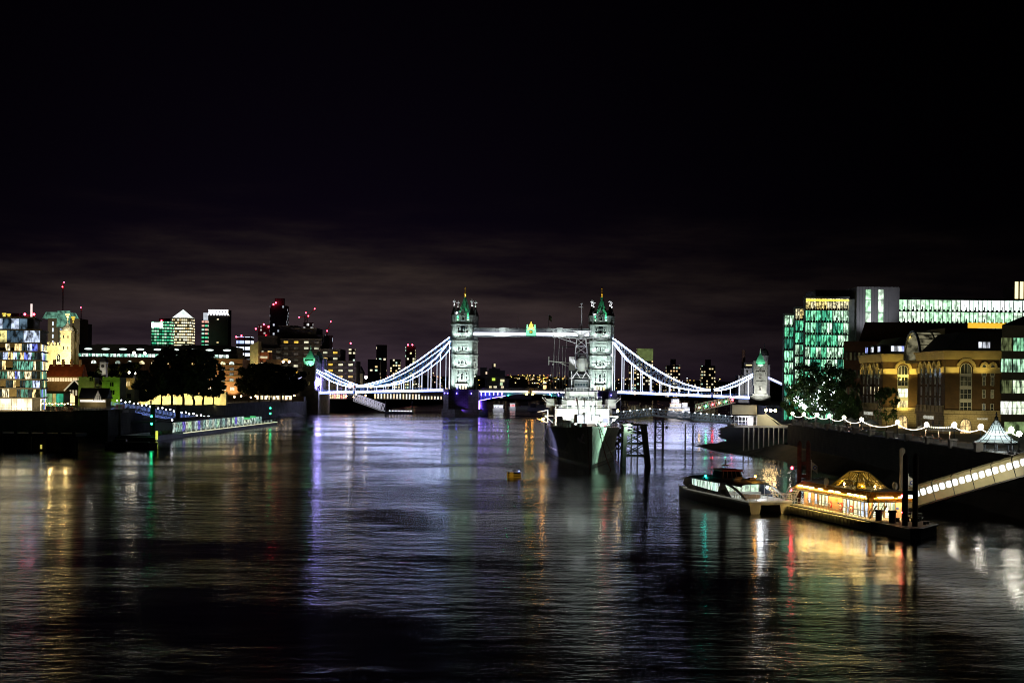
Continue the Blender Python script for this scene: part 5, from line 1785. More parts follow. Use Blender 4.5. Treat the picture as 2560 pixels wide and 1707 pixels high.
lamp('arch_light', blkA, (5.3, -2.2, 13.0), 900, (1, .75, .15), (5.3, 0, 17), 150, .2)
for t, ys2 in ((blkA, (3, 12, 21)), (blkB, (2, 11, 20))):
    for y in ys2: lamp('cornice_light', t, (-2.6, y, 14.4), 260, (1, .76, .2), (0, y, 19), 150, .2)
for x in (2, 8.5, 13): lamp('cornice_light', blkB, (x, -2.6, 14.4), 300, (1, .76, .2), (x, 0, 19), 150, .2)
for x in (1.5, 8.5): lamp('cornice_light', blkA, (x, -2.6, 14.4), 420, (1, .76, .2), (x, 0, 19), 150, .2)
for x in (1.5, 7, 12.5): lamp('base_light', blkB, (x, -7, .6), 1000, (1, .83, .38), (x, 0, 8), 110, .3)
for x in (2.0, 9.0): lamp('base_light', blkA, (x, -7, .6), 1000, (1, .8, .3), (x, 0, 9), 110, .3)
vt = thing('glass_vault', 'tall barrel-vaulted glass arcade roof between the two brick blocks', 'arcade roof', (103.5, 360.3, ZQ))
mb = MB()
for k in range(5):
    x = k * 4.2
    for a, b in zip([math.pi * i / 12 for i in range(12)], [math.pi * (i + 1) / 12 for i in range(12)]):
        mb.bar((x, 7.7 - 7.2 * math.cos(a), 18.0 + 7.4 * math.sin(a)), (x, 7.7 - 7.2 * math.cos(b), 18.0 + 7.4 * math.sin(b)), .5 if k == 0 else .25, .5)
for i in range(13):
    a = math.pi * i / 12
    mb.bar((0, 7.7 - 7.2 * math.cos(a), 18.0 + 7.4 * math.sin(a)), (16.8, 7.7 - 7.2 * math.cos(a), 18.0 + 7.4 * math.sin(a)), .16)
mb.build('ribs', M['darkmetal'], vt)
mb = MB()
for i in range(12):
    a, b = math.pi * i / 12, math.pi * (i + 1) / 12
    mb.face([(.2, 7.7 - 7.0 * math.cos(a), 18 + 7.2 * math.sin(a)), (16.8, 7.7 - 7.0 * math.cos(a), 18 + 7.2 * math.sin(a)), (16.8, 7.7 - 7.0 * math.cos(b), 18 + 7.2 * math.sin(b)), (.2, 7.7 - 7.0 * math.cos(b), 18 + 7.2 * math.sin(b))])
mb.build('glazing', win('vault_glass', [(0, (.55, .5, .3))], .22, .5, .5, .1, 1.6), vt)
MB().box(.2, 1.0, .3, 15.0, 17.2, 18.0).build('springing_beam', M['darkmetal'], vt)
# stone and glass office block at the right edge
oc = thing('office_block', 'pale banded stone office block with greenish lit strip windows at the right edge', 'building', (113.2, 329, ZQ))
mb = MB()
M['bandstone'] = pm('pale_cladding', (.36, .33, .22), .7, var=.1)
for z0, z1 in ((3.2, 4.8), (8.0, 9.7), (12.9, 14.6), (17.8, 19.5), (22.6, 25.5)):
    mb.prism([(0, 0), (34, 0), (40, 20), (7.2, 20)], z0, z1)
for x in range(0, 35, 7): mb.box(x, x + .8, .05, 1.2, 0, 3.2)
mb.prism([(1.2, 2.0), (33.6, 2.0), (38, 19.6), (7.6, 19.6)], 0, 22.6)
mb.build('wall', M['bandstone'], oc)
mb = MB()
mb.prism([(0, 0), (34, 0), (40, 20), (7.2, 20)], 25.5, 29.5, 0, .7, (34, 10))
mb.build('roof', M['slate'], oc)
M['offwin'] = win('office_window', [(0, (.30, .75, .42)), (.3, (.06, .13, .08)), (.55, (.75, .95, .62)), (.8, (.10, .12, .05))], 1.0, 1.3, .35, .1, 1.5)
M['offlit'] = win('office_window_bright', [(0, (.85, 1, .72)), (.5, (.95, 1, .85))], 1.4, 1.3, .35, .3, 1.4)
M['offgreen'] = win('office_window_green', [(0, (.3, .95, .5)), (.5, (.55, 1, .65))], .9, 1.3, .35, .1, 1.5)
for z0, mt in ((4.8, 'offlit'), (9.7, 'offwin'), (14.6, 'offgreen'), (19.5, 'offwin')):
    ow = winmesh(2.7, 3.1, M[mt], M['darkmetal'], nx=2, nz=1, fr=.1)
    for i in range(12): link('window', ow, oc, (1.45 + i * 2.8, 1.0, z0 + .02), 0)
mb = MB()
for x in range(4): mb.box(1.2 + x * 7, 6.6 + x * 7, 1.3, 1.6, .1, 3.1)
mb.build('shop_front', win('shop_front_glass', [(0, (.5, .75, .3))], .35, .6, .4), oc)

# big green-lit glass office building
GB = thing('glass_office', 'huge glass-fronted office building glowing green, long top storey stretching to the right edge', 'office building', (0, 0, 0))
M['gslab'] = pm('grey_slab_edge', (.16, .19, .18), .6)
M['gframe'] = pm('dark_mullion', (.02, .03, .028), .5)
gst = [(0, (.05, .35, .2)), (.10, (.16, .8, .42)), (.40, (.34, .95, .55)), (.62, (.62, 1, .68)), (.88, (.03, .2, .13))]
M['gwin'] = win('office_glass_green', gst, 1.15, 1.5, .6, .15, 1.6)
M['gtop'] = win('office_glass_pale', [(0, (.55, 1, .6)), (.4, (.75, 1, .75))], 1.5, .7, .5, .35, 1.3)
M['gwhite'] = win('office_glass_white', [(0, (.8, 1, .88)), (.5, (.95, 1, .97))], 2.2, .5, .5, .6, 1.2)
M['ggold'] = win('office_glass_gold', [(0, (1, .8, .3)), (.5, (.95, .85, .5))], 1.0, .9, 1.2, .15, 1.5)
fh = 3.97
def glass_wing(x0, x1, y0, dep, ztop, zbot, bay, topmat, mats, name='wing', skew=True):
    mb = MB()
    nf = int(round((ztop - zbot) / fh))
    k_ = (y0 + dep) / y0 if skew else 1.0
    mb.prism([(x0 + .05, y0 + 2.2), (x1 - .05, y0 + 2.2), (x1 - .05 + (x0 * (k_ - 1)), y0 + dep), (x0 * k_ + .3, y0 + dep)], zbot, ztop)
    for j in range(nf + 1):
        z = ztop - j * fh
        mb.box(x0 - .15, x1 + .15, y0 - .22, y0 + 2.4, z - .2, z + (.5 if j == 0 else .1))
    mb.box(x0 - .1, x0 + .15, y0 - .2, y0 + 2.3, zbot, ztop)
    w = mb.build(name, M['gslab'], GB)
    nb = max(1, int(round((x1 - x0) / bay)))
    bw = (x1 - x0) / nb
    cache = {}
    for j in range(nf):
        z = ztop - (j + 1) * fh + .12
        for i in range(nb):
            mt = mats(i, j, nb)
            if mt not in cache:
                m2 = MB()
                m2.box(-bw / 2 + .05, bw / 2 - .05, .35, .41, 0, fh - .34, 0)
                m2.box(-bw / 2, -bw / 2 + .1, -.15, .6, 0, fh - .4, 1)
                m2.box(-.05, .05, -.1, .6, 0, fh - .4, 1)
                for k in (-.32, .12): m2.box(k * bw - .35, k * bw + .25, .2, .5, 0, .5, 1)     # desks
                m2.box(.18 * bw, .18 * bw + .3, .15, .5, 0, 1.5, 1)
                cache[mt] = m2.mesh('window', [M[mt], M['gframe']])
            link('window', cache[mt], w, (x0 + bw * (i + .5), y0, z), 0)
    return w
def gm(px, Y): return (px - 1280) / F * Y
pick = lambda i, j, nb: 'gwin'
Yg = 462
glass_wing(gm(2011, Yg), gm(2120, Yg), Yg, 26, 48.3, 8.6, 1.75, None, lambda i, j, nb: 'ggold' if j == 0 else 'gwin')
Yh = 470
glass_wing(gm(1986, Yh), gm(2009, Yh), Yh, 20, 45.3, 9.6, 1.55, None, lambda i, j, nb: 'ggold' if j == 0 else 'gwin')
Yi = 478
glass_wing(gm(1959, Yi), gm(1985, Yi), Yi, 20, 43.5, 7.8, 1.75, None, lambda i, j, nb: 'gwin')
Yj = 474
wr = glass_wing(gm(2222, Yj), gm(2222, Yj) + 62, Yj, 24, 48.9, 29.0, 2.9, None, lambda i, j, nb: ('gtop' if i < 8 else 'gwhite') if j == 0 else 'gtop')
mb = MB()
xa, xb = gm(2121, Yg), gm(2222, Yj)
mb.box(xa, gm(2139, Yg), Yg + 1, Yg + 20, 8.6, 48, 1)
mb.box(gm(2139, Yg), xb, Yg, Yg + 22, 8.6, 52.0, 0)
for i in range(12):
    x = gm(2139, Yg) + i * .95
    mb.box(x, x + .1, Yg - .05, Yg, 8.6, 51.9, 1)
core = mb.build('stair_core', [pm('grey_metal_cladding', (.30, .30, .31), .5, var=.06), M['gslab']], GB)
for px0, px1, hs in ((2162, 2175, 5), (2194, 2206, 3)):
    for j in range(hs):
        z1 = 51.2 - (0 if j == 0 else 3.6 + (j - 1) * fh)
        z0 = 51.2 - 3.4 if j == 0 else z1 - fh + .25
        MB().box(gm(px0, Yg), gm(px1, Yg), Yg - .12, Yg - .02, z0, z1 - .1).build('stair_window', M['gtop'], core)
lamp('core_light', GB, (gm(2180, Yg), Yg - 14, 40), 3000, (.9, .9, 1), (gm(2180, Yg), Yg, 46), 80, .5)
MB().box(gm(2050, Yg), gm(2139, Yg), Yg + 8, Yg + 24, 48.4, 51.4).build('plant_room', M['slate'], GB)
mb = MB()
mb.box(gm(2013, Yg), gm(2120, Yg), Yg - .25, Yg - .1, 47.2, 47.8)
mb.build('light_strip', em('gold_soffit_light', (1, .78, .05), 2.0), GB)
# brown office block behind the brick warehouses and plant rooms on the roofs
t = thing('brown_office', 'unlit brown slab office with rows of narrow dark windows behind the brick blocks', 'building', (gm(2108, 425), 425, ZQ))
mb = MB()
mb.prism([(0, 0), (30, 0), (34, 22), (5.3, 22)], 0, 24.6)
mb.prism([(5, 2), (42, 2), (46, 20), (12, 20)], 24.6, 30.5, 0, .9)
wl = mb.build('wall', pm('brown_render', (.10, .055, .03), .8), t)
nm = winmesh(.8, 2.4, M['dim'], M['slate'], nx=0)
facade(t, nm, (0, 0, 0), 0, [.9 + i * 1.25 for i in range(8)], [3, 8.3, 13.6, 18.9])
lamp('wall_light', t, (3, -9, 2), 1100, (1, .8, .6), (3, 0, 14), 110, .4)
t = thing('roof_plant', 'long beige roof plant storey lit orange behind the slate mansard', 'roof plant room', (112, 362, 28.4))
mb = MB()
mb.box(-2, 34, 0, 16, 0, 6.2)
for i in range(7): mb.box(i * 5 - .1, i * 5 + .1, -.1, 0, 0, 6.2)
mb.build('wall', pm('beige_panel', (.26, .21, .11), .8), t)
MB().box(4.0, 14.5, .2, .5, 6.25, 7.6).build('light_panel', em('amber_roof_light', (1, .55, .04), 1.1), t)
lamp('plant_light', t, (6, -6, 2), 500, (1, .8, .4), (6, 0, 4), 120, .3)
t = thing('far_tower', 'slim far tower top with glowing vertical yellow bars at the right edge', 'tower', (gm(2556, 900), 900, ZQ))
mb = MB()
mb.box(-6, 24, 0, 20, 0, 76)
mb.build('wall', M['slate'], t)
for i in range(5): MB().box(-5.4 + i * 3.2, -3.4 + i * 3.2, -.4, 0, 66 if i else 58, 79).build('light_bar', em('yellow_light_bar', (1, .82, .4), 2.0) if i == 0 else bpy.data.materials['yellow_light_bar'], t)

# promenade lamps with festoon strings between them
LP = [(2549, 1084), (2529, 1074), (2453, 1067), (2386.5, 1062), (2317.5, 1061), (2244.5, 1055), (2155, 1048.2), (2111, 1043), (2074, 1039.6), (2043, 1036), (2010, 1034.5), (1982, 1032.7)]
heads = []
where = ['nearest to the right edge, past the pavilion', 'just right of the pavilion roof', 'just left of the pavilion roof', 'in front of the brick block corner', 'by the pale parasols', 'right of the small lit tree', 'at the corner of the lit brick block', 'left of the brick block corner', 'over the dark parasols, by the hedge', 'at the foot of the fairy-lit tree', 'left of the fairy-lit trunk', 'farthest along, by the glass office']
proto = None
for k, (px, py) in enumerate(LP):
    X = 81.5
    Y = X * F / (px - 1280)
    z = at(px, py, Y).z
    lab = 'promenade lamp post with white globe, ' + where[k]
    if proto is None:
        proto = thing('street_lamp', lab, 'street lamp', (X, Y, ZQ), 0, 'promenade lamps on the right bank')
        mb = MB()
        mb.lathe([(.42, 0), (.42, .35), (.26, .5), (.24, .9), (.12, 1.1), (.09, 3.1), (.14, 3.2)], (0, 0), 10)
        mb.build('post', M['darkmetal'], proto)
        MB().ball((0, 0, 3.5), .45, 12, 8).build('globe', M['bulb'], proto)
        proto.scale = (1, 1, (z - ZQ) / 3.5)
    else:
        dup(proto, (X, Y, ZQ), 0, lab, None, (1, 1, (z - ZQ) / 3.5))
    heads.append(Vector((X, Y, z)))
M['festoon'] = em('festoon_bulb', (1, .86, .62), 4.5)
fw = ['past the pavilion', 'behind the pavilion roof', 'right of the brick corner', 'as separate beads across the brick corner', 'over the pale parasols', 'behind the small lit tree', 'left of the brick block', 'over the dark parasols', 'by the hedge', 'under the fairy-lit tree', 'at the far end by the office']
for k, (a, b) in enumerate(zip(heads, heads[1:])):
    mb = MB()
    n = 46 if k != 3 else 13
    L_ = (b - a).length
    P = lambda t: a.lerp(b, t) - Vector((0, 0, .35 + min(.045 * L_, 1.0) * (1 if k != 3 else .25) * 4 * t * (1 - t)))
    for i in range(n):
        mb.bar(P(i / n), P((i + 1) / n), .03, None, 1)
        c = P((i + .5) / n)
        r = .13 if k == 3 else .085
        if k == 3: mb.ball(c, r, 6, 4, 0)
        else: mb.bar(P((i + .1) / n), P((i + .9) / n), .11, None, 0)
    tag(mb.build('festoon_string', [M['festoon'], M['darkmetal']]), 'sagging string of warm festoon lights ' + fw[k], 'festoon lights', 'festoon strings along the right bank')

# pavilion on the water's edge
p = gr(2490, 1141, 7.6)
t = thing('bandstand', 'white glass-roofed riverside pavilion with swept pointed roof and iron posts', 'pavilion', (p.x, p.y, 0))
R_ = 3.75
mb = MB()
n = 16
prof = [(3.75, 10.0), (2.9, 10.45), (2.0, 11.2), (1.25, 12.2), (.7, 13.2), (.25, 13.9)]
vs = [(r * math.cos(2 * math.pi * i / n), r * math.sin(2 * math.pi * i / n), z) for r, z in prof for i in range(n)]
mb.solid(vs, [(j * n + i, j * n + (i + 1) % n, (j + 1) * n + (i + 1) % n, (j + 1) * n + i) for j in range(len(prof) - 1) for i in range(n)])
m, nt, N, L, b = nodes('frosted_roof_glass')
b.inputs['Base Color'].default_value = (.75, .82, .8, 1)
b.inputs['Roughness'].default_value = .5
b.inputs['Emission Color'].default_value = (.8, .95, .95, 1)
tr_ = N('ShaderNodeBsdfTranslucent')
tr_.inputs[0].default_value = (.8, .9, .88, 1)
mx_ = N('ShaderNodeMixShader')
mx_.inputs[0].default_value = .6
L(b.outputs[0], mx_.inputs[1])
L(tr_.outputs[0], mx_.inputs[2])
L(mx_.outputs[0], nt.nodes['Material Output'].inputs[0])
M['frost'] = m
mb.build('glass_roof', M['frost'], t, True)
mb = MB()
for i in range(n):
    c, s = math.cos(2 * math.pi * i / n), math.sin(2 * math.pi * i / n)
    mb.path([(r * c * 1.01, r * s * 1.01, z + .03) for r, z in prof], .07)
for r, z in prof[:-1]:
    mb.path([(r * 1.01 * math.cos(2 * math.pi * i / n), r * 1.01 * math.sin(2 * math.pi * i / n), z + .02) for i in range(n + 1)], .07)
mb.lathe([(.3, 13.8), (.35, 14.2), (.12, 14.5), (.18, 14.8), (.04, 15.3)], (0, 0), 8)
mb.path([(3.8 * math.cos(2 * math.pi * i / n), 3.8 * math.sin(2 * math.pi * i / n), 9.9) for i in range(n + 1)], .22, .35)
mb.build('roof_ribs', M['darkmetal'], t)
for i in range(8):
    a = 2 * math.pi * (i + .5) / 8
    mb = MB()
    mb.lathe([(.22, 7.6), (.22, 7.9), (.11, 8.1), (.1, 9.7), (.2, 9.9)], (2.75 * math.cos(a), 2.75 * math.sin(a)), 8)
    mb.build('post', M['darkmetal'], t)
mb = MB()
mb.lathe([(4.6, -1), (4.6, 7.2), (4.9, 7.25), (4.9, 7.6)], (0, 0), 20)
mb.build('base', M['wallstone'], t)
mb = MB()
for i in range(40):
    a, b_ = 2 * math.pi * i / 40, 2 * math.pi * (i + 1) / 40
    mb.bar((4.5 * math.cos(a), 4.5 * math.sin(a), 7.6), (4.5 * math.cos(a), 4.5 * math.sin(a), 8.7), .05)
    mb.bar((4.5 * math.cos(a), 4.5 * math.sin(a), 8.7), (4.5 * math.cos(b_), 4.5 * math.sin(b_), 8.7), .07)
mb.build('railing', M['darkmetal'], t)
lamp('roof_uplight', t, (0, 0, 9.9), 620, (.85, .97, 1), radius=1.3)

# parapet railing and piers along the promenade
t = thing('promenade_railing', 'black iron railing between stone piers along the right promenade edge', 'railing')
for k in range(12):
    y = 236 + k * 14
    mb = MB()
    mb.box(76.9, 78.1, y - .6, y + .6, ZQ + .2, ZQ + 1.6)
    mb.box(76.75, 78.25, y - .75, y + .75, ZQ + 1.6, ZQ + 1.8)
    mb.build('stone_pier', M['concrete'], t)
    if k < 11:
        mb = MB()
        mb.box(77.3, 77.6, y + .7, y + 13.3, ZQ + .35, ZQ + .6)
        for i in range(34): mb.bar((77.45, y + .8 + i * .375, ZQ + .6), (77.45, y + .8 + i * .375, ZQ + 1.45), .05)
        mb.bar((77.45, y + .6, ZQ + 1.45), (77.45, y + 13.4, ZQ + 1.45), .1)
        mb.build('rail_panel', M['darkmetal'], t)
# parasols and diners
def parasol(x, y, r, col, label):
    t = thing('parasol', label, 'parasol', (x, y, ZQ), 0, 'restaurant parasols on the promenade')
    mb = MB()
    mb.prism([(r * math.cos(math.pi / 4 + i * math.pi / 2), r * math.sin(math.pi / 4 + i * math.pi / 2)) for i in range(4)], 2.35, 3.35, 0, .05)
    mb.prism([(r * 1.01 * math.cos(math.pi / 4 + i * math.pi / 2), r * 1.01 * math.sin(math.pi / 4 + i * math.pi / 2)) for i in range(4)], 2.15, 2.35)
    mb.build('canopy', col, t)
    MB().tube((0, 0, 0), (0, 0, 3.4), .05, .05, 6).build('pole', M['greypaint'], t)
M['canvasdark'] = pm('dark_canvas', (.05, .06, .055), .9)
M['canvaspale'] = pm('pale_canvas', (.4, .4, .36), .9)
for k, (x, y, r, mt) in enumerate([(83.8, 352, 2.4, 'canvasdark'), (84.0, 343, 2.4, 'canvasdark'), (84.2, 334, 2.4, 'canvasdark'), (86.5, 297, 2.3, 'canvaspale'), (87.0, 290, 2.6, 'canvaspale'), (87.2, 283, 2.6, 'canvaspale')]):
    parasol(x, y, r, M[mt], ['leftmost dark parasol of the three by the brick block', 'middle dark parasol of the three by the brick block', 'rightmost dark parasol, nearest the small lit tree', 'leftmost pale parasol, just right of the small lit tree', 'middle pale parasol before the restaurant arches', 'rightmost pale parasol, next to the brick corner'][k])
    lamp('table_light', None, (x, y - .4, ZQ + 1.9), 130, (1, .62, .35), radius=.15)
# seated diners and their tables
def person(loc, rz, label, shirt, sit=True, group=None):
    t = thing('person', label, 'person', loc, rz, group)
    mb = MB()
    hz = .45 if sit else .88
    if sit:
        for s in (-.1, .1):
            mb.bar((s, -.4, 0), (s, -.38, hz), .13)
            mb.bar((s, -.4, hz), (s, .02, hz + .02), .17)
    else:
        for s in (-.1, .1): mb.tube((s, 0, 0), (s * .9, 0, hz), .07, .10, 8)
    mb.lathe([(.17, hz - .05), (.18, hz + .12), (.16, hz + .3), (.21, hz + .5), (.12, hz + .6), (.06, hz + .63), (.055, hz + .7)], (0, 0), 10)
    mb.ball((0, -.01, hz + .82), .115, 10, 8, 0, 1.2)
    for s in (-1, 1):
        mb.tube((s * .22, 0, hz + .5), (s * .27, -.05, hz + .25), .055, .045, 6)
        mb.tube((s * .27, -.05, hz + .25), (s * .18, -.28, hz + .2), .045, .035, 6)
    mb.build('body', pm('skin_and_cloth', (.3, .2, .15), .8) if 'skin_and_cloth' not in bpy.data.materials else bpy.data.materials['skin_and_cloth'], t)
    mb = MB()
    mb.lathe([(.19, hz - .06), (.195, hz + .12), (.175, hz + .3), (.225, hz + .5), (.13, hz + .61)], (0, 0), 10)
    mb.build('shirt', shirt, t)
    return t
M['shirtdark'] = pm('dark_jacket', (.03, .03, .04), .9)
M['shirtpale'] = pm('pale_shirt', (.45, .4, .35), .9)
M['shirtred'] = pm('red_shirt', (.4, .05, .04), .9)
M['tablewood'] = pm('orange_wood', (.5, .25, .1), .6)
seats = [(82.3, 350), (82.5, 346.5), (82.4, 341), (82.6, 337), (82.5, 333), (84.6, 299), (84.8, 294), (84.7, 290), (85.0, 286), (84.9, 281)]
for k, (x, y) in enumerate(seats):
    nm = ['dark', 'pale', 'red'][k % 3]
    sp_ = ('under the dark parasols', 'by the pale parasols')[k > 4]
    tb = thing('cafe_table', 'small orange wooden cafe table ' + sp_ + (', nearest us' if k in (4, 9) else ', farthest away' if k in (0, 5) else ', in the row of tables'), 'table', (x, y, ZQ), 0, 'cafe tables ' + sp_)
    MB().box(-.5, .5, -.5, .5, .72, .77).build('tabletop', M['tablewood'], tb)
    MB().tube((0, 0, 0), (0, 0, .72), .06, .06, 6).build('leg', M['darkmetal'], tb)
    person((x - .1, y + .85, ZQ), 0, 'seated person in a %s top dining %s' % (nm, sp_), M['shirt' + nm], True, 'diners ' + sp_)

# landing stage with pale pavilion where the footbridge meets the shore
p0, p1 = gr(1834, 1063, 8.0), gr(1966, 1063, 8.0)
t = thing('landing_deck', 'pale riverside landing deck with glazed kiosk and ramp on a row of white-topped piles', 'landing deck', (p0.x, p0.y, 0))
w = p1.x - p0.x
mb = MB()
mb.box(0, w, 0, 12, 7.4, 8.0)
mb.build('deck', M['concrete'], t)
for i in range(9):
    x = w * (.18 + i * .088)
    mb = MB()
    mb.tube((x, .2, -1), (x, .2, 7.4), .2, .2, 8)
    mb.build('pile', M['concrete'] if i % 2 else M['concrete'], t)
mb = MB()
mb.xzprism([(w * .42, 8.0), (w * .80, 8.0), (w * .60, 11.2), (w * .42, 11.2)], .8, 3)
mb.xzprism([(w * .02, 11.0), (w * .46, 11.0), (w * .46, 13.8), (w * .02, 13.8)], 5, 9)
mb.bar((w * .55, .4, 11.6), (w * .86, .4, 8.1), .3, .25)
mb.build('kiosk_wall', M['bandstone'], t)
mb = MB()
for i in range(7): mb.bar((w * .02 + i * w * .065, .3, 8), (w * .02 + i * w * .065, .3, 10.6), .14)
mb.bar((w * .02, .3, 10.6), (w * .42, .3, 10.6), .2)
mb.bar((w * .02, .3, 9.2), (w * .42, .3, 9.2), .12)
mb.build('glazed_screen', M['whitepaint'], t)
MB().box(w * .26, w * .35, 1.2, 1.4, 8.1, 10.3).build('doorway', em('doorway_light', (1, .85, .85), 1.6), t)
for i, x in enumerate((.62, .70, .78)): MB().ball((w * x, 4.5, 12.4 - i * .05), .42, 8, 6).build('floodlamp', M['bulbamber'], t)
lamp('kiosk_light', t, (w * .66, -3, 11.5), 1500, (1, .9, .7), (w * .6, 2, 9.2), 140, .3)
lamp('deck_light', t, (w * .2, -1.5, 10.5), 700, (.95, .95, 1), (w * .2, 2, 9), 140, .3)
# ---------------------------------------------------------------- left bank
# glass apartment block
def gl(px, Y): return at(px, 950, Y).x
Yb = 462
x1 = gl(103, Yb)
AP = thing('apartment_block', 'nine storey glass riverside apartment block with mixed lit rooms at the left edge', 'building', (x1, Yb, ZQ))
M['apframe'] = pm('bronze_slab_edge', (.13, .11, .07), .6)
M['apstone'] = pm('olive_stone_panel', (.24, .18, .07), .8)
M['aproom'] = win('apartment_window', [(0, (1, .72, .30)), (.2, (.06, .18, .12)), (.36, (.55, .65, .95)), (.5, (.02, .03, .03)), (.68, (1, .85, .5)), (.8, (.12, .34, .24)), (.92, (.16, .2, .8))], 1.35, 1.7, .55, .03, 1.7)
M['aptop'] = win('penthouse_glass', [(0, (.05, .09, .13)), (.4, (.10, .16, .22)), (.62, (.3, .6, .4)), (.75, (.6, .7, .9)), (.9, (.9, .8, .3))], .9, .8, .5, .1, 1.6)
M['aplobby'] = win('lobby_window', [(0, (1, .82, .5))], 1.9, .5, .2, .5, 1.4, True)
zt = [793, 823.5, 857, 878, 900, 925.5, 948, 970, 994, 1026.5]
zz = [at(60, y, Yb).z - ZQ for y in zt]
mb = MB()
mb.prism([(-34, 3), (-1.3, 3), (-5.6, 22), (-34, 22)], 0, zz[1])
mb.prism([(-34, 4), (-4, 4), (-8, 22), (-34, 22)], zz[1], zz[0])
for k, z in enumerate(zz[:-1]):
    y_ = -.7 if k > 1 else -.2
    e_ = .2 if k else -2
    mb.prism([(-34, y_), (e_, y_), (e_ - 5.2, 22.3), (-34, 22.3)], z - .35, z + .15)
wl = mb.build('structure_slab', M['apframe'], AP)
rn = random.Random(4)
for k in range(2, 9):
    h = zz[k] - zz[k + 1] - (.5 if k < 8 else .35)
    base = zz[k + 1] + .15
    x = -33.5 if k != 8 else -33.5
    while x < -1.2:
        w = rn.choice([.9, 1.3, 1.7, 2.4]) if k < 8 else 3.4
        if x + w > -.5: break
        if k < 8 and rn.random() < .22 and x < -8:
            MB().box(x, x + w, 0, .25, base, base + h).build('stone_panel', M['apstone'], wl)
        else:
            m2 = MB()
            m2.box(x + .08, x + w - .08, .25, .32, base, base + h, 0)
            m2.box(x, x + .08, 0, .35, base, base + h, 1)
            m2.box(x + w * .5, x + w * .5 + .06, .1, .3, base, base + h, 1)
            m2.build('window', [M['aplobby'] if k == 8 else M['aproom'], M['apframe']], wl)
        x += w
    for i in range(5):
        m2 = MB()
        ya, yb = .6 + i * 4, 4.3 + i * 4
        m2.prism([(-.3 - ya * .235, ya), (-.2 - ya * .235, ya), (-.2 - yb * .235, yb), (-.3 - yb * .235, yb)], base, base + h, 0)
        m2.build('window', [M['aproom']], wl)
for k, y0 in ((1, .3), (0, 3.9)):
    h = zz[k] - zz[k + 1] - .5
    for i in range(12):
        x = -33 + i * 2.7
        if x > (-3 if k else -7): break
        m2 = MB()
        m2.box(x + .06, x + 2.6, y0, y0 + .08, zz[k + 1] + .2, zz[k + 1] + .2 + h, 0)
        m2.box(x, x + .07, y0 - .1, y0 + .1, zz[k + 1] + .2, zz[k + 1] + .2 + h, 1)
        m2.build('window', [M['aptop'], M['apframe']], wl)
mb = MB()
for i in range(40):
    mb.bar((-33.5 + i * .85, -.6, zz[2] + .1), (-33.5 + i * .85, -.6, zz[2] + 1.1), .05)
mb.bar((-34, -.6, zz[2] + 1.1), (0, -.6, zz[2] + 1.1), .06)
mb.build('terrace_rail', M['greypaint'], AP)
mb = MB()
mb.box(-12, -9.5, 6, 9, zz[0], zz[0] + 1.6)
mb.box(-7.5, -5.5, 6, 9, zz[0], zz[0] + 1.2)
mb.build('roof_plant', M['slate'], AP)
MB().box(-5.3, -4.8, 4.6, 5.1, zz[0], zz[0] + 4.6).build('roof_mast', em('lit_mast', (1, .8, .75), 1.2), AP)
for x in (-7.2, -4.2): MB().ball((x, 4.8, zz[0] + 1.2), .4, 8, 6).build('beacon', M['redfar'], AP)
lamp('facade_added_fill', AP, (-12, -14, 1.5), 7000, (1, .8, .45), (-12, 0, 14), 120, .4)  # spots added to brighten the stone panels, no lamp stands there
lamp('facade_added_fill', AP, (-2, -12, 1.5), 3500, (1, .8, .5), (-3, 0, 14), 110, .4)
lamp('terrace_light', AP, (-18, -2.5, zz[2] + 1.5), 500, (.55, .75, 1), (-18, 3, zz[1]), 150, .3)

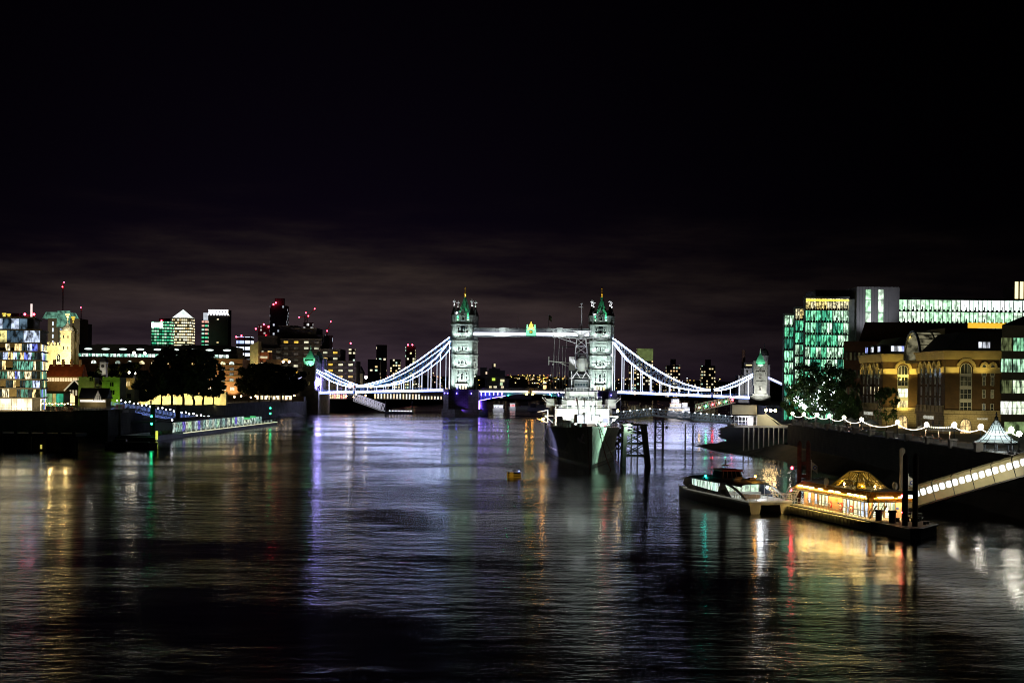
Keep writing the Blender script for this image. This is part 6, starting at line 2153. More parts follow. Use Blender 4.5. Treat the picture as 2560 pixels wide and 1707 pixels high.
# White keep with turrets, seen above the roofs
Yk = 700
KP = thing('castle_keep', 'floodlit pale stone keep with domed corner turrets and gilded weathervanes', 'castle', (0, 0, 0))
M['keepstone'] = masonry('keep_stone', (.55, .47, .30), (.48, .41, .26), (.36, .3, .2), 1.2, .5)
M['dome'] = pm('lead_dome', (.5, .48, .4), .5)
kx0, kx1 = gl(-16, Yk), gl(190, Yk)
mb = MB()
mb.prism([(kx0, Yk + 2), (kx1 - 3.6, Yk + 2), (kx1 - 11.5, Yk + 34), (kx0, Yk + 34)], ZQ, 36)
for i in range(26):
    x = kx0 + i * 1.6
    if x < kx1 - 6: mb.box(x, x + .95, Yk + 1.9, Yk + 2.9, 36, 37.6)
kw = mb.build('keep_wall', M['keepstone'], KP)
def turret(cx, cy, w, zt_, par):
    mb = MB()
    mb.box(cx - w / 2, cx + w / 2, cy - w / 2, cy + w / 2, ZQ, zt_)
    mb.box(cx - w / 2 - .3, cx + w / 2 + .3, cy - w / 2 - .3, cy + w / 2 + .3, zt_, zt_ + .6)
    for z in (20, 27, 33): mb.box(cx - w / 2 - .15, cx + w / 2 + .15, cy - w / 2 - .15, cy + w / 2 + .15, z, z + .35)
    t = mb.build('turret', M['keepstone'], par)
    mb = MB()
    r = w * .55
    mb.lathe([(r, zt_ + .6), (r * 1.02, zt_ + 1.4), (r * .85, zt_ + 2.4), (r * .45, zt_ + 3.3), (r * .14, zt_ + 4.4), (.12, zt_ + 6)], (cx, cy), 14)
    mb.build('dome', M['dome'], t)
    mb = MB()
    mb.bar((cx, cy, zt_ + 5.8), (cx, cy, zt_ + 9.2), .18)
    mb.ball((cx, cy, zt_ + 6.2), .4, 8, 6)
    mb.lathe([(.6, zt_ + 7.2), (.75, zt_ + 7.7), (.5, zt_ + 8.2), (.2, zt_ + 8.8)], (cx, cy), 8)
    mb.box(cx - 1.1, cx + 1.0, cy - .06, cy + .06, zt_ + 8.3, zt_ + 9.1)
    mb.build('weathervane', em('gilt_vane_lit', (1, .72, .08), .9) if 'gilt_vane_lit' not in bpy.data.materials else bpy.data.materials['gilt_vane_lit'], t)
    for x in (cx - w * .2, cx + w * .2):
        for z in (24, 34, 39.5): MB().box(x - .25, x + .25, cy - w / 2 - .05, cy - w / 2 + .05, z, z + 1.5).build('window', M['towerwin'], t)
turret(gl(166, Yk), Yk + 1, 5.2, 42.6, KP)
turret(gl(181.5, Yk + 26), Yk + 26, 4.6, 42.4, KP)
turret(gl(7, Yk), Yk + 1, 5.0, 42.6, KP)
turret(gl(20.5, Yk + 26), Yk + 26, 4.6, 43.5, KP)
link('window', gothic(1.6, 3.4, .3, True, 1), kw, (gl(143, Yk), Yk + 2, 28.4), 0)
lamp('keep_floodlight', KP, (gl(185, Yk - 16), Yk - 16, 16), 240000, (1, .86, .45), (gl(170, Yk), Yk, 36), 75, .4)
lamp('keep_floodlight', KP, (gl(172, 650), 648, 30), 160000, (1, .9, .6), (gl(174, Yk), Yk, 45), 34, .4)
lamp('keep_floodlight', KP, (gl(140, Yk - 16), Yk - 16, 18), 100000, (1, .84, .42), (gl(140, Yk), Yk, 33), 90, .4)

# office tower and slab behind the keep
Yo = 1000
t = thing('stone_office_tower', 'tall beige office tower with green glass roof garden, behind the keep', 'office building', (gl(118, Yo), Yo, ZQ))
mb = MB()
w = gl(198, Yo) - gl(118, Yo)
zo = at(150, 796, Yo).z - ZQ
mb.box(0, w * .33, 0, 20, 0, zo)
mb.box(w * .66, w, 0, 20, 0, zo)
mb.box(w * .33, w * .66, 1.5, 20, 0, zo - 5)
wl = mb.build('wall', pm('beige_stone', (.32, .26, .17), .8, var=.08), t)
mb = MB()
mb.prism([(-4, 0), (w * .75, 0), (w * .75, 18), (-4, 18)], zo, zo + 4.5, 0, .8)
mb.prism([(w * .28, -.5), (w * .7, -.5), (w * .7, 1.4), (w * .28, 1.4)], zo - 6, zo + 5.5, 0, .9)
mb.build('atrium_roof', win('atrium_glass', [(0, (.12, .4, .26)), (.5, (.2, .5, .35))], .55, .3, .3, .2, 1.4), t)
M['strip'] = em('stair_window_light', (.7, .85, 1), 1.5, False)
for k in range(6): MB().box(w * .14, w * .18, -.1, 0, zo - 5 - k * 4.4, zo - 2.4 - k * 4.4).build('stair_window', M['strip'], wl)
for k in range(5): MB().box(w * .36, w * .63, 1.4, 1.5, zo - 9 - k * 4.4, zo - 7 - k * 4.4).build('window', win('glass_band_%d' % k, [(0, [(.6, .8, 1), (.3, .6, .4), (.7, .8, 1), (.25, .4, .2), (.2, .3, .2)][k])], .8, .5, .5), wl)
lamp('wall_light', t, (w * .5, -40, 30), 16000, (1, .92, .72), (w * .5, 0, 44), 60, 1)
t = thing('dark_office_tower', 'narrow black office tower with one bright white storey, right of the keep', 'office building', (gl(197, 1020), 1020, ZQ))
w = gl(214, 1020) - gl(197, 1020)
zo = at(205, 809, 1020).z - ZQ
wl = MB().box(0, w, 0, 14, 0, zo).build('wall', M['slate'], t)
for k, m_ in enumerate((1.6, .12, .1, .1)): MB().box(.3, w - .3, -.1, 0, zo - 3.6 - k * 5, zo - 2 - k * 5).build('window', em('storey_light_%d' % k, (.85, .9, 1), m_, False), wl)

# tower cranes
M['cranered'] = pm('crane_red_paint', (.25, .03, .04), .6)
def crane(px, y0, y1, Y, jib, label, lights):
    p = at(px, y0, Y)
    ht = at(px, y1, Y).z
    t = thing('tower_crane', label, 'crane', (p.x, Y, 0), 0, 'tower cranes on the skyline')
    mb = MB()
    s = Y / 1422
    w = .45 * s
    n = max(5, int((ht - 20) / (3 * w + 2)))
    for sx, sy in ((-1, -1), (1, -1), (1, 1), (-1, 1)): mb.bar((sx * w, sy * w, 8), (sx * w, sy * w, ht), .3 * s * .5)
    for i in range(n):
        z0, z1 = 8 + (ht - 8) * i / n, 8 + (ht - 8) * (i + 1) / n
        mb.bar((-w, -w, z0), (w, -w, z1), .16 * s)
        mb.bar((w, -w, z0), (-w, -w, z1), .16 * s)
    mb.build('mast', M['cranered'], t)
    if jib:
        q = at(jib[0], jib[1], Y)
        j = MB()
        a, b = Vector((0, 0, ht - 1)), Vector((q.x - p.x, 0, q.z))
        j.bar(a, b, .3 * s)
        j.bar(a + Vector((0, 0, 1.4 * s)), b, .2 * s)
        for i in range(8): j.bar(a.lerp(b, i / 8), (a + Vector((0, 0, 1.4 * s))).lerp(b, (i + .5) / 8), .15 * s)
        j.bar(a, a - (b - a).normalized() * 3 * s, .5 * s)
        j.build('jib', M['cranered'], t)
    for lx, ly in lights:
        q = at(lx, ly, Y)
        MB().ball((q.x - p.x, -1, q.z), .62 * s, 8, 6).build('beacon', M['redfar'], t)
crane(157, 780, 706, 1150, None, 'tall single crane mast with big red beacon above the apartment block', [(161, 706), (157, 717)])
crane(203, 810, 770, 1150, None, 'short crane mast with red beacon right of the keep', [(203, 769)])
crane(768, 812, 792, 1900, (787, 772), 'crane with long jib raised high to the right, above the hotel', [(787, 772), (771, 790)])
crane(762, 812, 791, 1950, (748, 793), 'crane with short level jib to the left, above the hotel', [(748, 793), (765, 782)])
crane(818, 838, 828, 2000, (827, 804), 'crane perched on the slim silvery tower', [(827, 804), (818, 827)])

# houses, walls and towers of the old fortress, in front of the keep
M['redroof'] = pm('red_tiled_roof', (.28, .07, .02), .8)
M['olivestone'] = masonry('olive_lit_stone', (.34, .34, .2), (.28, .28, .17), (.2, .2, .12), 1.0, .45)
def box_house(px0, px1, ytop, Y, dep, label, wall, roof=None, rh=0, cat='house', name='fortress_house', z0=ZQ, gable=False):
    x0, x1, z1 = gl(px0, Y), gl(px1, Y), at((px0 + px1) / 2, ytop, Y).z
    t = thing(name, label, cat, (x0, Y, z0))
    w, h = x1 - x0, z1 - z0
    wl = MB().box(0, w, 0, dep, 0, h).build('wall', wall, t)
    if roof:
        mb = MB()
        if gable: mb.xzprism([(-.6, h), (w + .6, h), (w / 2, h + rh)], -.5, dep + .5)
        else: mb.yzprism([(-.5, h), (dep + .5, h), (dep / 2, h + rh)], -.4, w + .4)
        mb.build('roof', roof, t)
    return t, wl, w, h
t, wl, w, h = box_house(118, 202, 941, 640, 9, 'long house with red tiled roof and four tall chimneys below the keep', M['apstone'], M['redroof'], 5.5)
for k in range(4):
    mb = MB()
    x = w * (.12 + k * .26)
    mb.prism([(x - 1.0, 3.4), (x + 1.0, 3.4), (x + 1.0, 5), (x - 1.0, 5)], h - 1, h + 3.0, 0, .55)
    mb.box(x - .55, x + .55, 3.6, 4.8, h + 3.0, h + 7.6)
    mb.build('chimney', pm('buff_chimney', (.4, .3, .16), .8) if k == 0 else bpy.data.materials['buff_chimney'], t)
mb = MB()
for k in range(13): mb.box(k * w / 13, k * w / 13 + w / 20, -.5, 0, h - 2.2, h - .6)
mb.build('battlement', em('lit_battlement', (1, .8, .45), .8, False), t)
lamp('roof_light', t, (w * .5, -14, h - 1), 3500, (1, .6, .3), (w * .5, 3, h + 4), 110, .3)
t, wl, w, h = box_house(166, 208, 975, 600, 8, 'gabled brick house with white bargeboards over an archway, left of the fortress walls', pm('brown_house_brick', (.14, .08, .04), .8), M['slate'], 4.2, gable=True)
mb = MB()
mb.bar((-.8, -.6, h - .3), (w / 2, -.6, h + 4.3), .35, .5)
mb.bar((w + .8, -.6, h - .3), (w / 2, -.6, h + 4.3), .35, .5)
for k in (.25, .42, .6, .77): mb.box(w * k - .3, w * k + .3, -.3, -.1, h - 2.2, h + 1.4)
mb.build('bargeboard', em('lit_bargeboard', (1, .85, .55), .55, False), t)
mb = MB()
mb.xzprism([(.8, 0), (3.6, 0), (3.6, 3.2)] + [(2.2 + 1.4 * math.cos(a), 3.2 + 1.6 * math.sin(a)) for a in (.5, 1.1, 1.57, 2.1, 2.6)] + [(.8, 3.2)], -.15, -.02)
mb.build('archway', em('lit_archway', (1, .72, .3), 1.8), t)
def stone_tower(px0, px1, ytop, Y, dep, label, light, col=(.55, 1, .1), cren=False, wins=((.55, .7), (.6, .42))):
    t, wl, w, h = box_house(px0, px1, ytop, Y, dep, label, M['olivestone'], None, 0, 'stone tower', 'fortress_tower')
    mb = MB()
    mb.box(-.3, w + .3, -.3, dep, h * .84, h * .84 + .35)
    for k in range(int(w / 2)): mb.box(k * 2 + .2, k * 2 + 1.3, -.1, .6, h, h + (.9 if cren else .35))
    mb.build('string_course', M['olivestone'], t)
    for fx, fz in wins:
        if fx < 1:
            mb = MB()
            mb.box(w * fx - .7, w * fx + .7, -.06, .05, h * fz, h * fz + 1.8, 0)
            mb.box(w * fx - .06, w * fx + .06, -.12, 0, h * fz, h * fz + 1.8, 1)
            mb.build('window', [M['towerwin'], M['olivestone']], wl)
    if light: lamp('tower_floodlight', t, (w * .6, -9, .8), light, col, (w * .5, 0, h * .55), 120, .3)
    return t
stone_tower(255, 300, 943, 560, 9, 'square stone fortress tower floodlit bright green', 3000, (.42, 1, .04))
stone_tower(196, 236, 943, 580, 7, 'olive-lit stone curtain wall with blank upper storey, left of the green tower', 1500, (.8, 1, .2), wins=((.8, .85),))
stone_tower(240, 258, 962, 575, 6, 'low stone wall turret squeezed between the olive wall and green tower', 350, (1, .9, .25), wins=((.3, .7),))
stone_tower(299, 336, 974, 575, 7, 'squat round-windowed stone gatehouse right of the green tower', 800, (1, .85, .2), True, ((.35, .5), (.65, .5)))
t, wl, w, h = box_house(303, 330, 945, 640, 6, 'small lit cottage with three white window bars behind the gatehouse', M['apstone'], M['slate'], 2.5)
for k in range(3): MB().box(w * (.3 + k * .2), w * (.3 + k * .2) + .35, -.1, 0, h - 3.5, h - 1.4).build('window', em('cottage_window', (1, .8, .4), 1.0, False) if k == 0 else bpy.data.materials['cottage_window'], wl)
lamp('cottage_light', t, (w / 2, -5, h - 5), 300, (1, .6, .2), (w / 2, 0, h - 1), 120, .3)
t, wl, w, h = box_house(199, 266, 996, 540, 7, 'low half-timbered riverside kiosk with dark hipped roof and white band', M['apstone'], M['slate'], 4)
mb = MB()
mb.xzprism([(w * .55, h - .6), (w * .88, h - .6), (w * .715, h + 3.4)], -.8, -.5, 0)
for k in range(5): mb.bar((w * (.58 + k * .065), -.9, h - .5), (w * (.58 + k * .065), -.9, h + 1.1), .16, None, 1)
mb.bar((w * .55, -.9, h - .6), (w * .715, -.9, h + 3.5), .2, None, 1)
mb.bar((w * .88, -.9, h - .6), (w * .715, -.9, h + 3.5), .2, None, 1)
mb.build('timbered_gable', [M['winwhite'], M['timber']], t)
MB().box(.3, w - .3, -.25, -.05, h - 1.3, h - .5).build('fascia_light', em('white_fascia', (1, .95, .85), .9, False), t)
lamp('kiosk_light', t, (w * .6, -4, 2.2), 350, (1, .9, .75), radius=.2)
t, wl, w, h = box_house(296, 312, 0, 700, 5, 'white clock turret with dark cap among the fortress trees', M['whitepaint'], None, 0, 'clock turret', 'clock_turret') if False else box_house(249, 264, 905, 690, 4, 'small white clock turret with dark cap above the fortress roofs', M['whitepaint'], M['slate'], 3.0, 'clock turret', 'clock_turret', gable=True)
MB().tube((w / 2, -.2, h - 2), (w / 2, -.05, h - 2), .8, .8, 12).build('clock_face', M['slate'], t)
lamp('turret_light', t, (w / 2, -6, h - 6), 700, (1, .9, .65), (w / 2, 0, h - 2), 80, .2)
# pavilion block with green glass at the foot of the gabled house
t, wl, w, h = box_house(112, 160, 981, 545, 8, 'flat-roofed glass cafe pavilion glowing green and yellow beside the apartment block', M['apstone'], None, 0, 'pavilion', 'cafe_pavilion')
MB().box(-.5, w + .5, -1.2, 8, h, h + .5).build('flat_roof', M['apstone'], t)
for k, c in enumerate([(.2, .5, .2), (.3, .6, .25), (.9, .7, .2), (.05, .75, .45), (.03, .5, .25)]):
    MB().box(.3 + k * w / 5.2, .1 + (k + 1) * w / 5.2, -.1, 0, .5, h - .4).build('window', em('cafe_glass_%d' % k, c, .8, False, scale=.8, var=.6), wl)

# quayside terrace: crowd lamps, hedge, railing
M['terrace'] = em('terrace_lamp', (1, .75, .32), 26.0)
t = thing('terrace_canopy', 'festoon-lit cafe terrace canopy glowing orange by the river, right of the apartment block', 'canopy', (gl(94, 470), 472, ZQ))
w = gl(178, 470) - gl(94, 470)
mb = MB()
for k in range(6): mb.bar((k * w / 5, 0, 0), (k * w / 5, 0, 2.8), .12)
mb.box(-.2, w + .2, -.2, 3.5, 2.8, 2.95)
mb.build('frame', M['timber'], t)
for k in range(11): MB().ball((.4 + k * w / 11, -.3, 2.5 + .25 * (k % 2)), .2, 6, 4).build('lamp', M['terrace'], t)
lamp('canopy_light', t, (w * .3, 1.5, 2.4), 900, (1, .65, .25), radius=.3)
lamp('canopy_light', t, (w * .75, 1.5, 2.4), 900, (1, .65, .25), radius=.3)
for k in range(14):
    sx = RN.uniform(0, w)
    nm = ['dark', 'pale', 'red'][k % 3]
    person((gl(94, 470) + sx, 470.5 + RN.uniform(0, 2.8), ZQ), RN.uniform(-1, 1), 'standing person in a %s top among the crowd under the glowing terrace canopy' % nm, M['shirt' + nm], False, 'crowd on the cafe terrace')
t = thing('quay_railing', 'thin quay railing along the left embankment edge', 'railing', (0, 0, 0))
mb = MB()
pts = [(-161, 446), (-139.5, 490), (-138.5, 530)]
for (ax, ay), (bx, by) in zip(pts, pts[1:]):
    n = 36
    for i in range(n):
        x, y = ax + (bx - ax) * i / n, ay + (by - ay) * i / n
        mb.bar((x, y, ZQ + .3), (x, y, ZQ + 1.5), .07)
    for z in (.9, 1.5): mb.bar((ax, ay, ZQ + z), (bx, by, ZQ + z), .07)
mb.build('rails', M['greypaint'], t)
for k in range(9):     # small white glowing balls on posts along the quay wall ledge
    px = [8, 14, 42, 62, 78, 92, 122, 138, 150][k]
    p = at(px, 1033, 455 + k * 4)
    tag(MB().ball((p.x, p.y, p.z), .2, 6, 4).bar((p.x, p.y, p.z - .9), (p.x, p.y, p.z), .08).build('ledge_lamp', M['bulbwhite']), 'dim white lamp on the dark ledge below the quay, number %d from the left edge' % (k + 1) if False else 'small white lamp on the dark ledge ' + ['at the extreme left edge', 'second at the left edge, beside the first', 'below the middle lobby window', 'left one of a pair below the lobby', 'right one of a pair below the lobby', 'under the corner of the apartment block', 'below the terrace canopy start', 'below the terrace canopy end', 'farthest right, past the canopy'][k], 'lamp', 'lamps on the dark ledge')

# long brick office with lit roof lights, five-storey gable end at the right
Yt = 850
t = thing('long_brick_office', 'long brick office with black roof, oval rooflights, a bright glass top storey and arched windows', 'office building', (gl(192, Yt), Yt, ZQ))
w = gl(606, Yt) - gl(192, Yt)
Z = lambda y: at(400, y, Yt).z - ZQ
mb = MB()
mb.box(0, w, 0, 24, 0, Z(895))
wl = mb.build('brick_wall', masonry('orange_brick', (.36, .18, .08), (.3, .15, .065), (.2, .14, .09), .5, .16), t)
mb = MB()
mb.box(-1, w - 4, 2.5, 22, Z(884), Z(866))
mb.box(-1, w - 4, .5, 22, Z(884), Z(881.5))
mb.box(-1, w - 8, 3, 20, Z(866), Z(863))
mb.box(w * .1, w * .4, 4, 18, Z(863), Z(861))
mb.box(w * .62, w * .9, 4, 18, Z(866), Z(861))
mb.build('roof', M['slate'], t)
M['rooflight'] = em('rooflight', (.82, 1, .9), 1.6, False)
for k in range(9):
    mb = MB()
    x = w * (.06 + k * .105)
    mb.xzprism([(x + 2.4 * math.cos(2 * math.pi * i / 12), Z(873.5) + .55 * math.sin(2 * math.pi * i / 12)) for i in range(12)], 2.35, 2.5)
    mb.build('rooflight', M['rooflight'], t)
M['topglass'] = win('top_storey_glass', [(0, (.6, .95, .78)), (.3, (.85, 1, .9)), (.55, (.25, .6, .45)), (.8, (.75, .9, .8)), (.94, (.9, .15, .2))], 1.6, .7, .4, .2, 1.5)
tw = winmesh(1.9, Z(884.5) - Z(892.5), M['topglass'], M['slate'], nx=1)
facade(t, tw, (0, .2, Z(893)), 0, [1.5 + i * 2.1 for i in range(int((w - 8) / 2.1))], [0])
MB().box(0, w - 3, .3, 23, Z(896), Z(884)).build('top_storey', M['slate'], t)
M['bwin'] = win('brick_office_window', [(0, (1, .85, .45)), (.35, (.75, .9, .8)), (.6, (.2, .26, .22)), (.75, (1, .75, .3))], 1.4, 1.3, .8, .2, 1.5)
M['bwindim'] = win('brick_office_window_dim', [(0, (.5, .55, .45)), (.4, (.2, .2, .18)), (.7, (.7, .75, .6))], .8, 1.3, .8, .2, 1.5)
aw = winmesh(3.1, 1.9, M['bwin'], M['apframe'], nx=1, arch=True)
rw = winmesh(2.6, 1.6, M['bwindim'], M['apframe'], nx=1)
def arcw():
    mb = MB()
    pts = [(-1.5, 0), (1.5, 0)] + [(1.5 * math.cos(math.pi * k / 8), .4 + 1.5 * math.sin(math.pi * k / 8)) for k in range(9)]
    mb.xzprism(pts, -.1, .02, 0)
    mb.box(-.08, .08, -.16, -.1, 0, 1.8, 1)
    return mb.mesh('window', [M['bwin'], M['apframe']])
aw = arcw()
xs = [w - 6.5 - i * 5.25 for i in range(5)]
facade(t, aw, (0, 0, Z(909.5)), 0, xs, [0])
for y in (924, 937, 951): facade(t, rw, (0, 0, Z(y)), 0, xs, [0])
facade(t, aw, (0, 0, Z(910)), 0, [10 + i * 7.2 for i in range(10)], [0])
mb = MB()
for y in (912, 925.5, 939, 953): mb.box(w - 32, w + .2, -.3, -.01, Z(y), Z(y) + .4)
mb.box(w - 32, w + .3, -.4, -.01, Z(896.5), Z(895))
mb.build('string_course', M['apstone'], t)
for x in (w - 26, w - 16, w - 6): lamp('wall_light', t, (x, -7, 1.5), 12000, (1, .72, .35), (x, 0, 12), 100, .4)
for x in (w - 19, w - 11, w - 6): MB().box(x - 1.2, x + 1.2, -.2, -.05, Z(974), Z(966)).build('ground_window', M['aplobby'], t)
# riverside hotel, stepped concrete terraces
Yh2 = 935
t = thing('stepped_hotel', 'dark stepped concrete hotel with scattered yellow windows, behind the left end of the bridge', 'hotel', (0, 0, 0))
M['hotelc'] = pm('hotel_concrete', (.12, .105, .09), .85)
M['hotelw'] = win('hotel_window', [(0, (.05, .045, .03)), (.38, (.9, .6, .2)), (.5, (.06, .05, .04)), (.64, (.85, .8, .55)), (.76, (.5, .5, .35)), (.86, (1, .62, .08))], 1.0, .5, .5, .6, 1.3)
cnt = 0
stuffw = MB()
hw = winmesh(3.0, 1.5, M['hotelw'], M['hotelc'], nx=0)
for x0, x1, yt, dy, nfl in [(640, 704, 838, 6, 0), (690, 735, 812, 10, 0), (700, 802, 846, 2, 6), (722, 786, 818, 8, 0), (786, 804, 836, 8, 1), (800, 850, 872, 0, 4), (790, 890, 902, -3, 6), (640, 704, 870, 3, 3)]:
    xa, xb, zt_ = gl(x0, Yh2), gl(x1, Yh2), at((x0 + x1) / 2, yt, Yh2).z
    wl = MB().box(xa, xb, Yh2 + dy, Yh2 + 30 + dy, ZQ, zt_).build('terrace_block', M['hotelc'], t)
    ml = MB()
    for j in range(nfl + 1): ml.box(xa - .3, xb + .3, Yh2 + dy - .5, Yh2 + dy, zt_ - j * 3.9 - .9, zt_ - j * 3.9)
    ml.build('balcony_band', pm('pale_band', (.2, .17, .14), .8) if 'pale_band' not in bpy.data.materials else bpy.data.materials['pale_band'], t)
    for j in range(nfl):
        n = int((xb - xa) / 5.4)
        for i in range(n):
            if cnt >= 99: break
            cnt += 1
            link('window', hw, wl, (xa + (xb - xa) * (i + .5) / n, Yh2 + dy, zt_ - j * 3.9 - 3.2), 0)
lamp('hotel_light', t, (gl(780, 900), 900, 12), 9000, (1, .85, .6), (gl(780, Yh2), Yh2, 30), 120, 1)
t, wl, w, h = box_house(624, 645, 864, 900, 12, 'lit beige windowless stair tower with slanted top', pm('lit_beige_panel', (.5, .45, .25), .8), None, 0, 'tower', 'stair_tower')
MB().xzprism([(0, h), (w, h), (w, h + 3)], 0, 11).build('slanted_top', bpy.data.materials['lit_beige_panel'], t)
lamp('stair_tower_light', t, (w / 2, -12, h - 16), 4500, (1, .95, .5), (w / 2, 0, h - 4), 90, .3)
t, wl, w, h = box_house(645, 672, 880, 905, 12, 'low orange brick office with balconies beside the beige stair tower', pm('orange_render', (.3, .1, .05), .8), None, 0, 'office building', 'brick_office')
for k in range(3): MB().box(1, w - 1, -.2, 0, h - 4 - k * 4, h - 2.6 - k * 4).build('window', em('brick_office_strip_%d' % k, (1, .9, .6), (.6, .9, .5)[k], False, var=.7, scale=.6), wl)
lamp('office_light', t, (w / 2, -10, h - 12), 1800, (1, .5, .2), (w / 2, 0, h - 2), 100, .3)
t, wl, w, h = box_house(664, 702, 898, 880, 10, 'low pale flat-roofed hall with two amber lamps on its roof', pm('pink_grey_render', (.3, .24, .2), .8), None, 0, 'hall', 'low_hall')
for k, px in enumerate((708, 723)):
    q = at(px, 904, 870)
    tag(MB().tube((q.x, 870, ZQ), (q.x, 870, q.z), .15, .12, 6, 0).ball((q.x, 870, q.z), .75, 8, 6, 1).build('amber_lamp', [M['darkmetal'], M['quayamber']]), ('left', 'right')[k] + ' one of two amber lamps left of the bridge gatehouse', 'lamp')
# church-like gable, arcades under the bridge, lit quay building
t, wl, w, h = box_house(893, 907, 934, 960, 10, 'pale gabled hall front with pointed roof behind the bridge chain', pm('pale_gable', (.45, .4, .3), .8), M['slate'], 5, 'hall', 'gabled_hall', gable=True)
lamp('gable_light', t, (w / 2, -10, 3), 3500, (1, .9, .65), (w / 2, 0, h), 80, .3)
q = at(915, 943, 930)
tag(MB().tube((q.x, 930, ZQ), (q.x, 930, q.z), .18, .15, 6, 0).ball((q.x, 930, q.z), 1.0, 8, 6, 1).build('floodlight_mast', [M['darkmetal'], em('mast_flood', (1, .9, .75), 18)]), 'single warm floodlight mast right of the gabled hall', 'lamp')
t, wl, w, h = box_house(780, 868, 985, 905, 8, 'low quayside restaurant glowing red and pink under the bridge deck', M['hotelc'], None, 0, 'restaurant', 'quay_restaurant')
for k in range(16): MB().box(w * k / 16 + .2, w * (k + .85) / 16, -.15, 0, .6, 3.4).build('window', M['pinkwin'] if k else M.setdefault('pinkwin', win('pink_restaurant_window', [(0, (1, .3, .25)), (.4, (1, .7, .4)), (.7, (1, .2, .35))], 2.2, .8, .6, .3, 1.4)), wl)
for k in range(7):
    q = at([793, 800, 806, 866, 884, 891, 914][k], [988, 990, 986, 990, 992, 986, 988][k], 885)
    tag(MB().tube((q.x, 885, ZQ), (q.x, 885, q.z), .1, .08, 6, 0).ball((q.x, 885, q.z), .45, 8, 6, 1).build('quay_lamp', [M['darkmetal'], M['quayamber']]), 'amber quay lamp under the left bridge span, ' + ['leftmost by the gatehouse', 'second from the gatehouse', 'third from the gatehouse', 'left of the gangway head', 'just right of the gangway head', 'highest one over the gangway head', 'rightmost, past the gangway head'][k], 'lamp', 'amber lamps under the bridge')
t, wl, w, h = box_house(935, 1108, 983, 940, 10, 'long low lit arcade of pale columns on the far quay under the bridge', M['hotelc'], None, 0, 'arcade', 'quay_arcade')
for k in range(22):
    c_ = ((1, .78, .42), (1, .9, .7), (.9, .95, .8))[k % 3]
    MB().box(w * k / 22 + .4, w * (k + .6) / 22, -.2, 0, .4, 3.6 if k < 15 else 2.4).build('bay', em('arcade_glow_%d' % (k % 3), c_, 1.8, False, var=.6, scale=.8) if k < 3 else bpy.data.materials['arcade_glow_%d' % (k % 3)], wl)

# lit fortress wall with trees before it
Yw = 640
fwl = thing('fortress_wall', 'long pale stone curtain wall floodlit yellow behind the row of plane trees', 'fortress wall', (gl(338, Yw), Yw, ZQ))
w = gl(566, Yw) - gl(338, Yw)
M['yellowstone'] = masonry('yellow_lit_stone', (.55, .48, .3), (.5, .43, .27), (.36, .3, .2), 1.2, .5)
mb = MB()
mb.box(0, w, 0, 3, 0, at(450, 978, Yw).z - ZQ)
for k in range(int(w / 2.2)): mb.box(k * 2.2, k * 2.2 + 1.2, 0, .7, at(450, 978, Yw).z - ZQ, at(450, 975, Yw).z - ZQ)
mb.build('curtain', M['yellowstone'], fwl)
for k in range(7): lamp('wall_floodlight', fwl, (w * (.06 + k * .145), -6, .4), 3600, (1, .84, .36), (w * (.06 + k * .145), 0, 4), 140, .3)
t, wl, w, h = box_house(556, 760, 990, 800, 8, 'low dark quay terrace building with amber lamps below the second clump of trees', M['hotelc'], None, 0, 'building', 'quay_terrace')
for k in range(9): MB().box(w * (.42 + k * .05), w * (.45 + k * .05), -.15, 0, .8, 3).build('window', M['aplobby'], wl)

# floating pier with its lamp-lined gangway
FP = thing('floating_pier', 'long dark floating pier with glazed ticket hall and bright white edge lights', 'pier', (0, 0, 0))
fa, fb_ = gr(392, 1101), gr(694, 1062)
d = Vector((fb_.x - fa.x, fb_.y - fa.y, 0))
Lf = d.length
FP.location = (fa.x, fa.y, 0)
FP.rotation_euler = (0, 0, math.atan2(d.y, d.x))
mb = MB()
mb.box(0, Lf, 0, 12, -.8, 1.5)
mb.box(-3, 4, -.6, 12.6, -.6, 1.2)
mb.build('pontoon', M['darkmetal'], FP)
MB().box(30, Lf - 1, -.12, -.02, 1.25, 1.55).build('edge_light', em('pier_edge_light', (1, .98, .6), .9, False), FP)
mb = MB()
mb.box(28, Lf * .72, 3, 11, 5.0, 5.4)
mb.box(8, Lf * .5, 2.0, 11, 5.4, 5.7)
mb.box(28, Lf * .72, 10.5, 11, 1.5, 5)
mb.build('hall_roof', M['slate'], FP)
M['hallwin'] = win('ticket_hall_window', [(0, (.35, .6, .5)), (.25, (.75, .95, .85)), (.45, (.2, .16, .8)), (.53, (.15, .2, .18)), (.68, (.6, .95, .6)), (.82, (.8, .9, .7))], .6, 1.6, .8, .03, 1.7)
n = 26
for k in range(n):
    x0, x1 = 28 + (Lf * .72 - 28) * k / n, 28 + (Lf * .72 - 28) * (k + .93) / n
    MB().box(x0, x1, 3.0, 3.08, 1.7, 4.9).build('window', M['hallwin'], FP)
mb = MB()
for k in range(40):
    x = 24 + (Lf - 26) * k / 40
    mb.bar((x, .3, 1.5), (x, .3, 2.6), .08)
for z in (2.05, 2.6): mb.bar((24, .3, z), (Lf - 2, .3, z), .07)
mb.build('rail', M['whitepaint'], FP)
for k in range(22):
    x = 34 + (Lf - 40) * k / 22
    mb = MB()
    mb.box(x, x + 2.0, .34, .4, 1.6, 2.5)
    mb.build('glass_screen', M.setdefault('screenlit', em('lit_glass_screen', (.85, 1, .85), .55, False, var=.8, scale=.7)), FP)
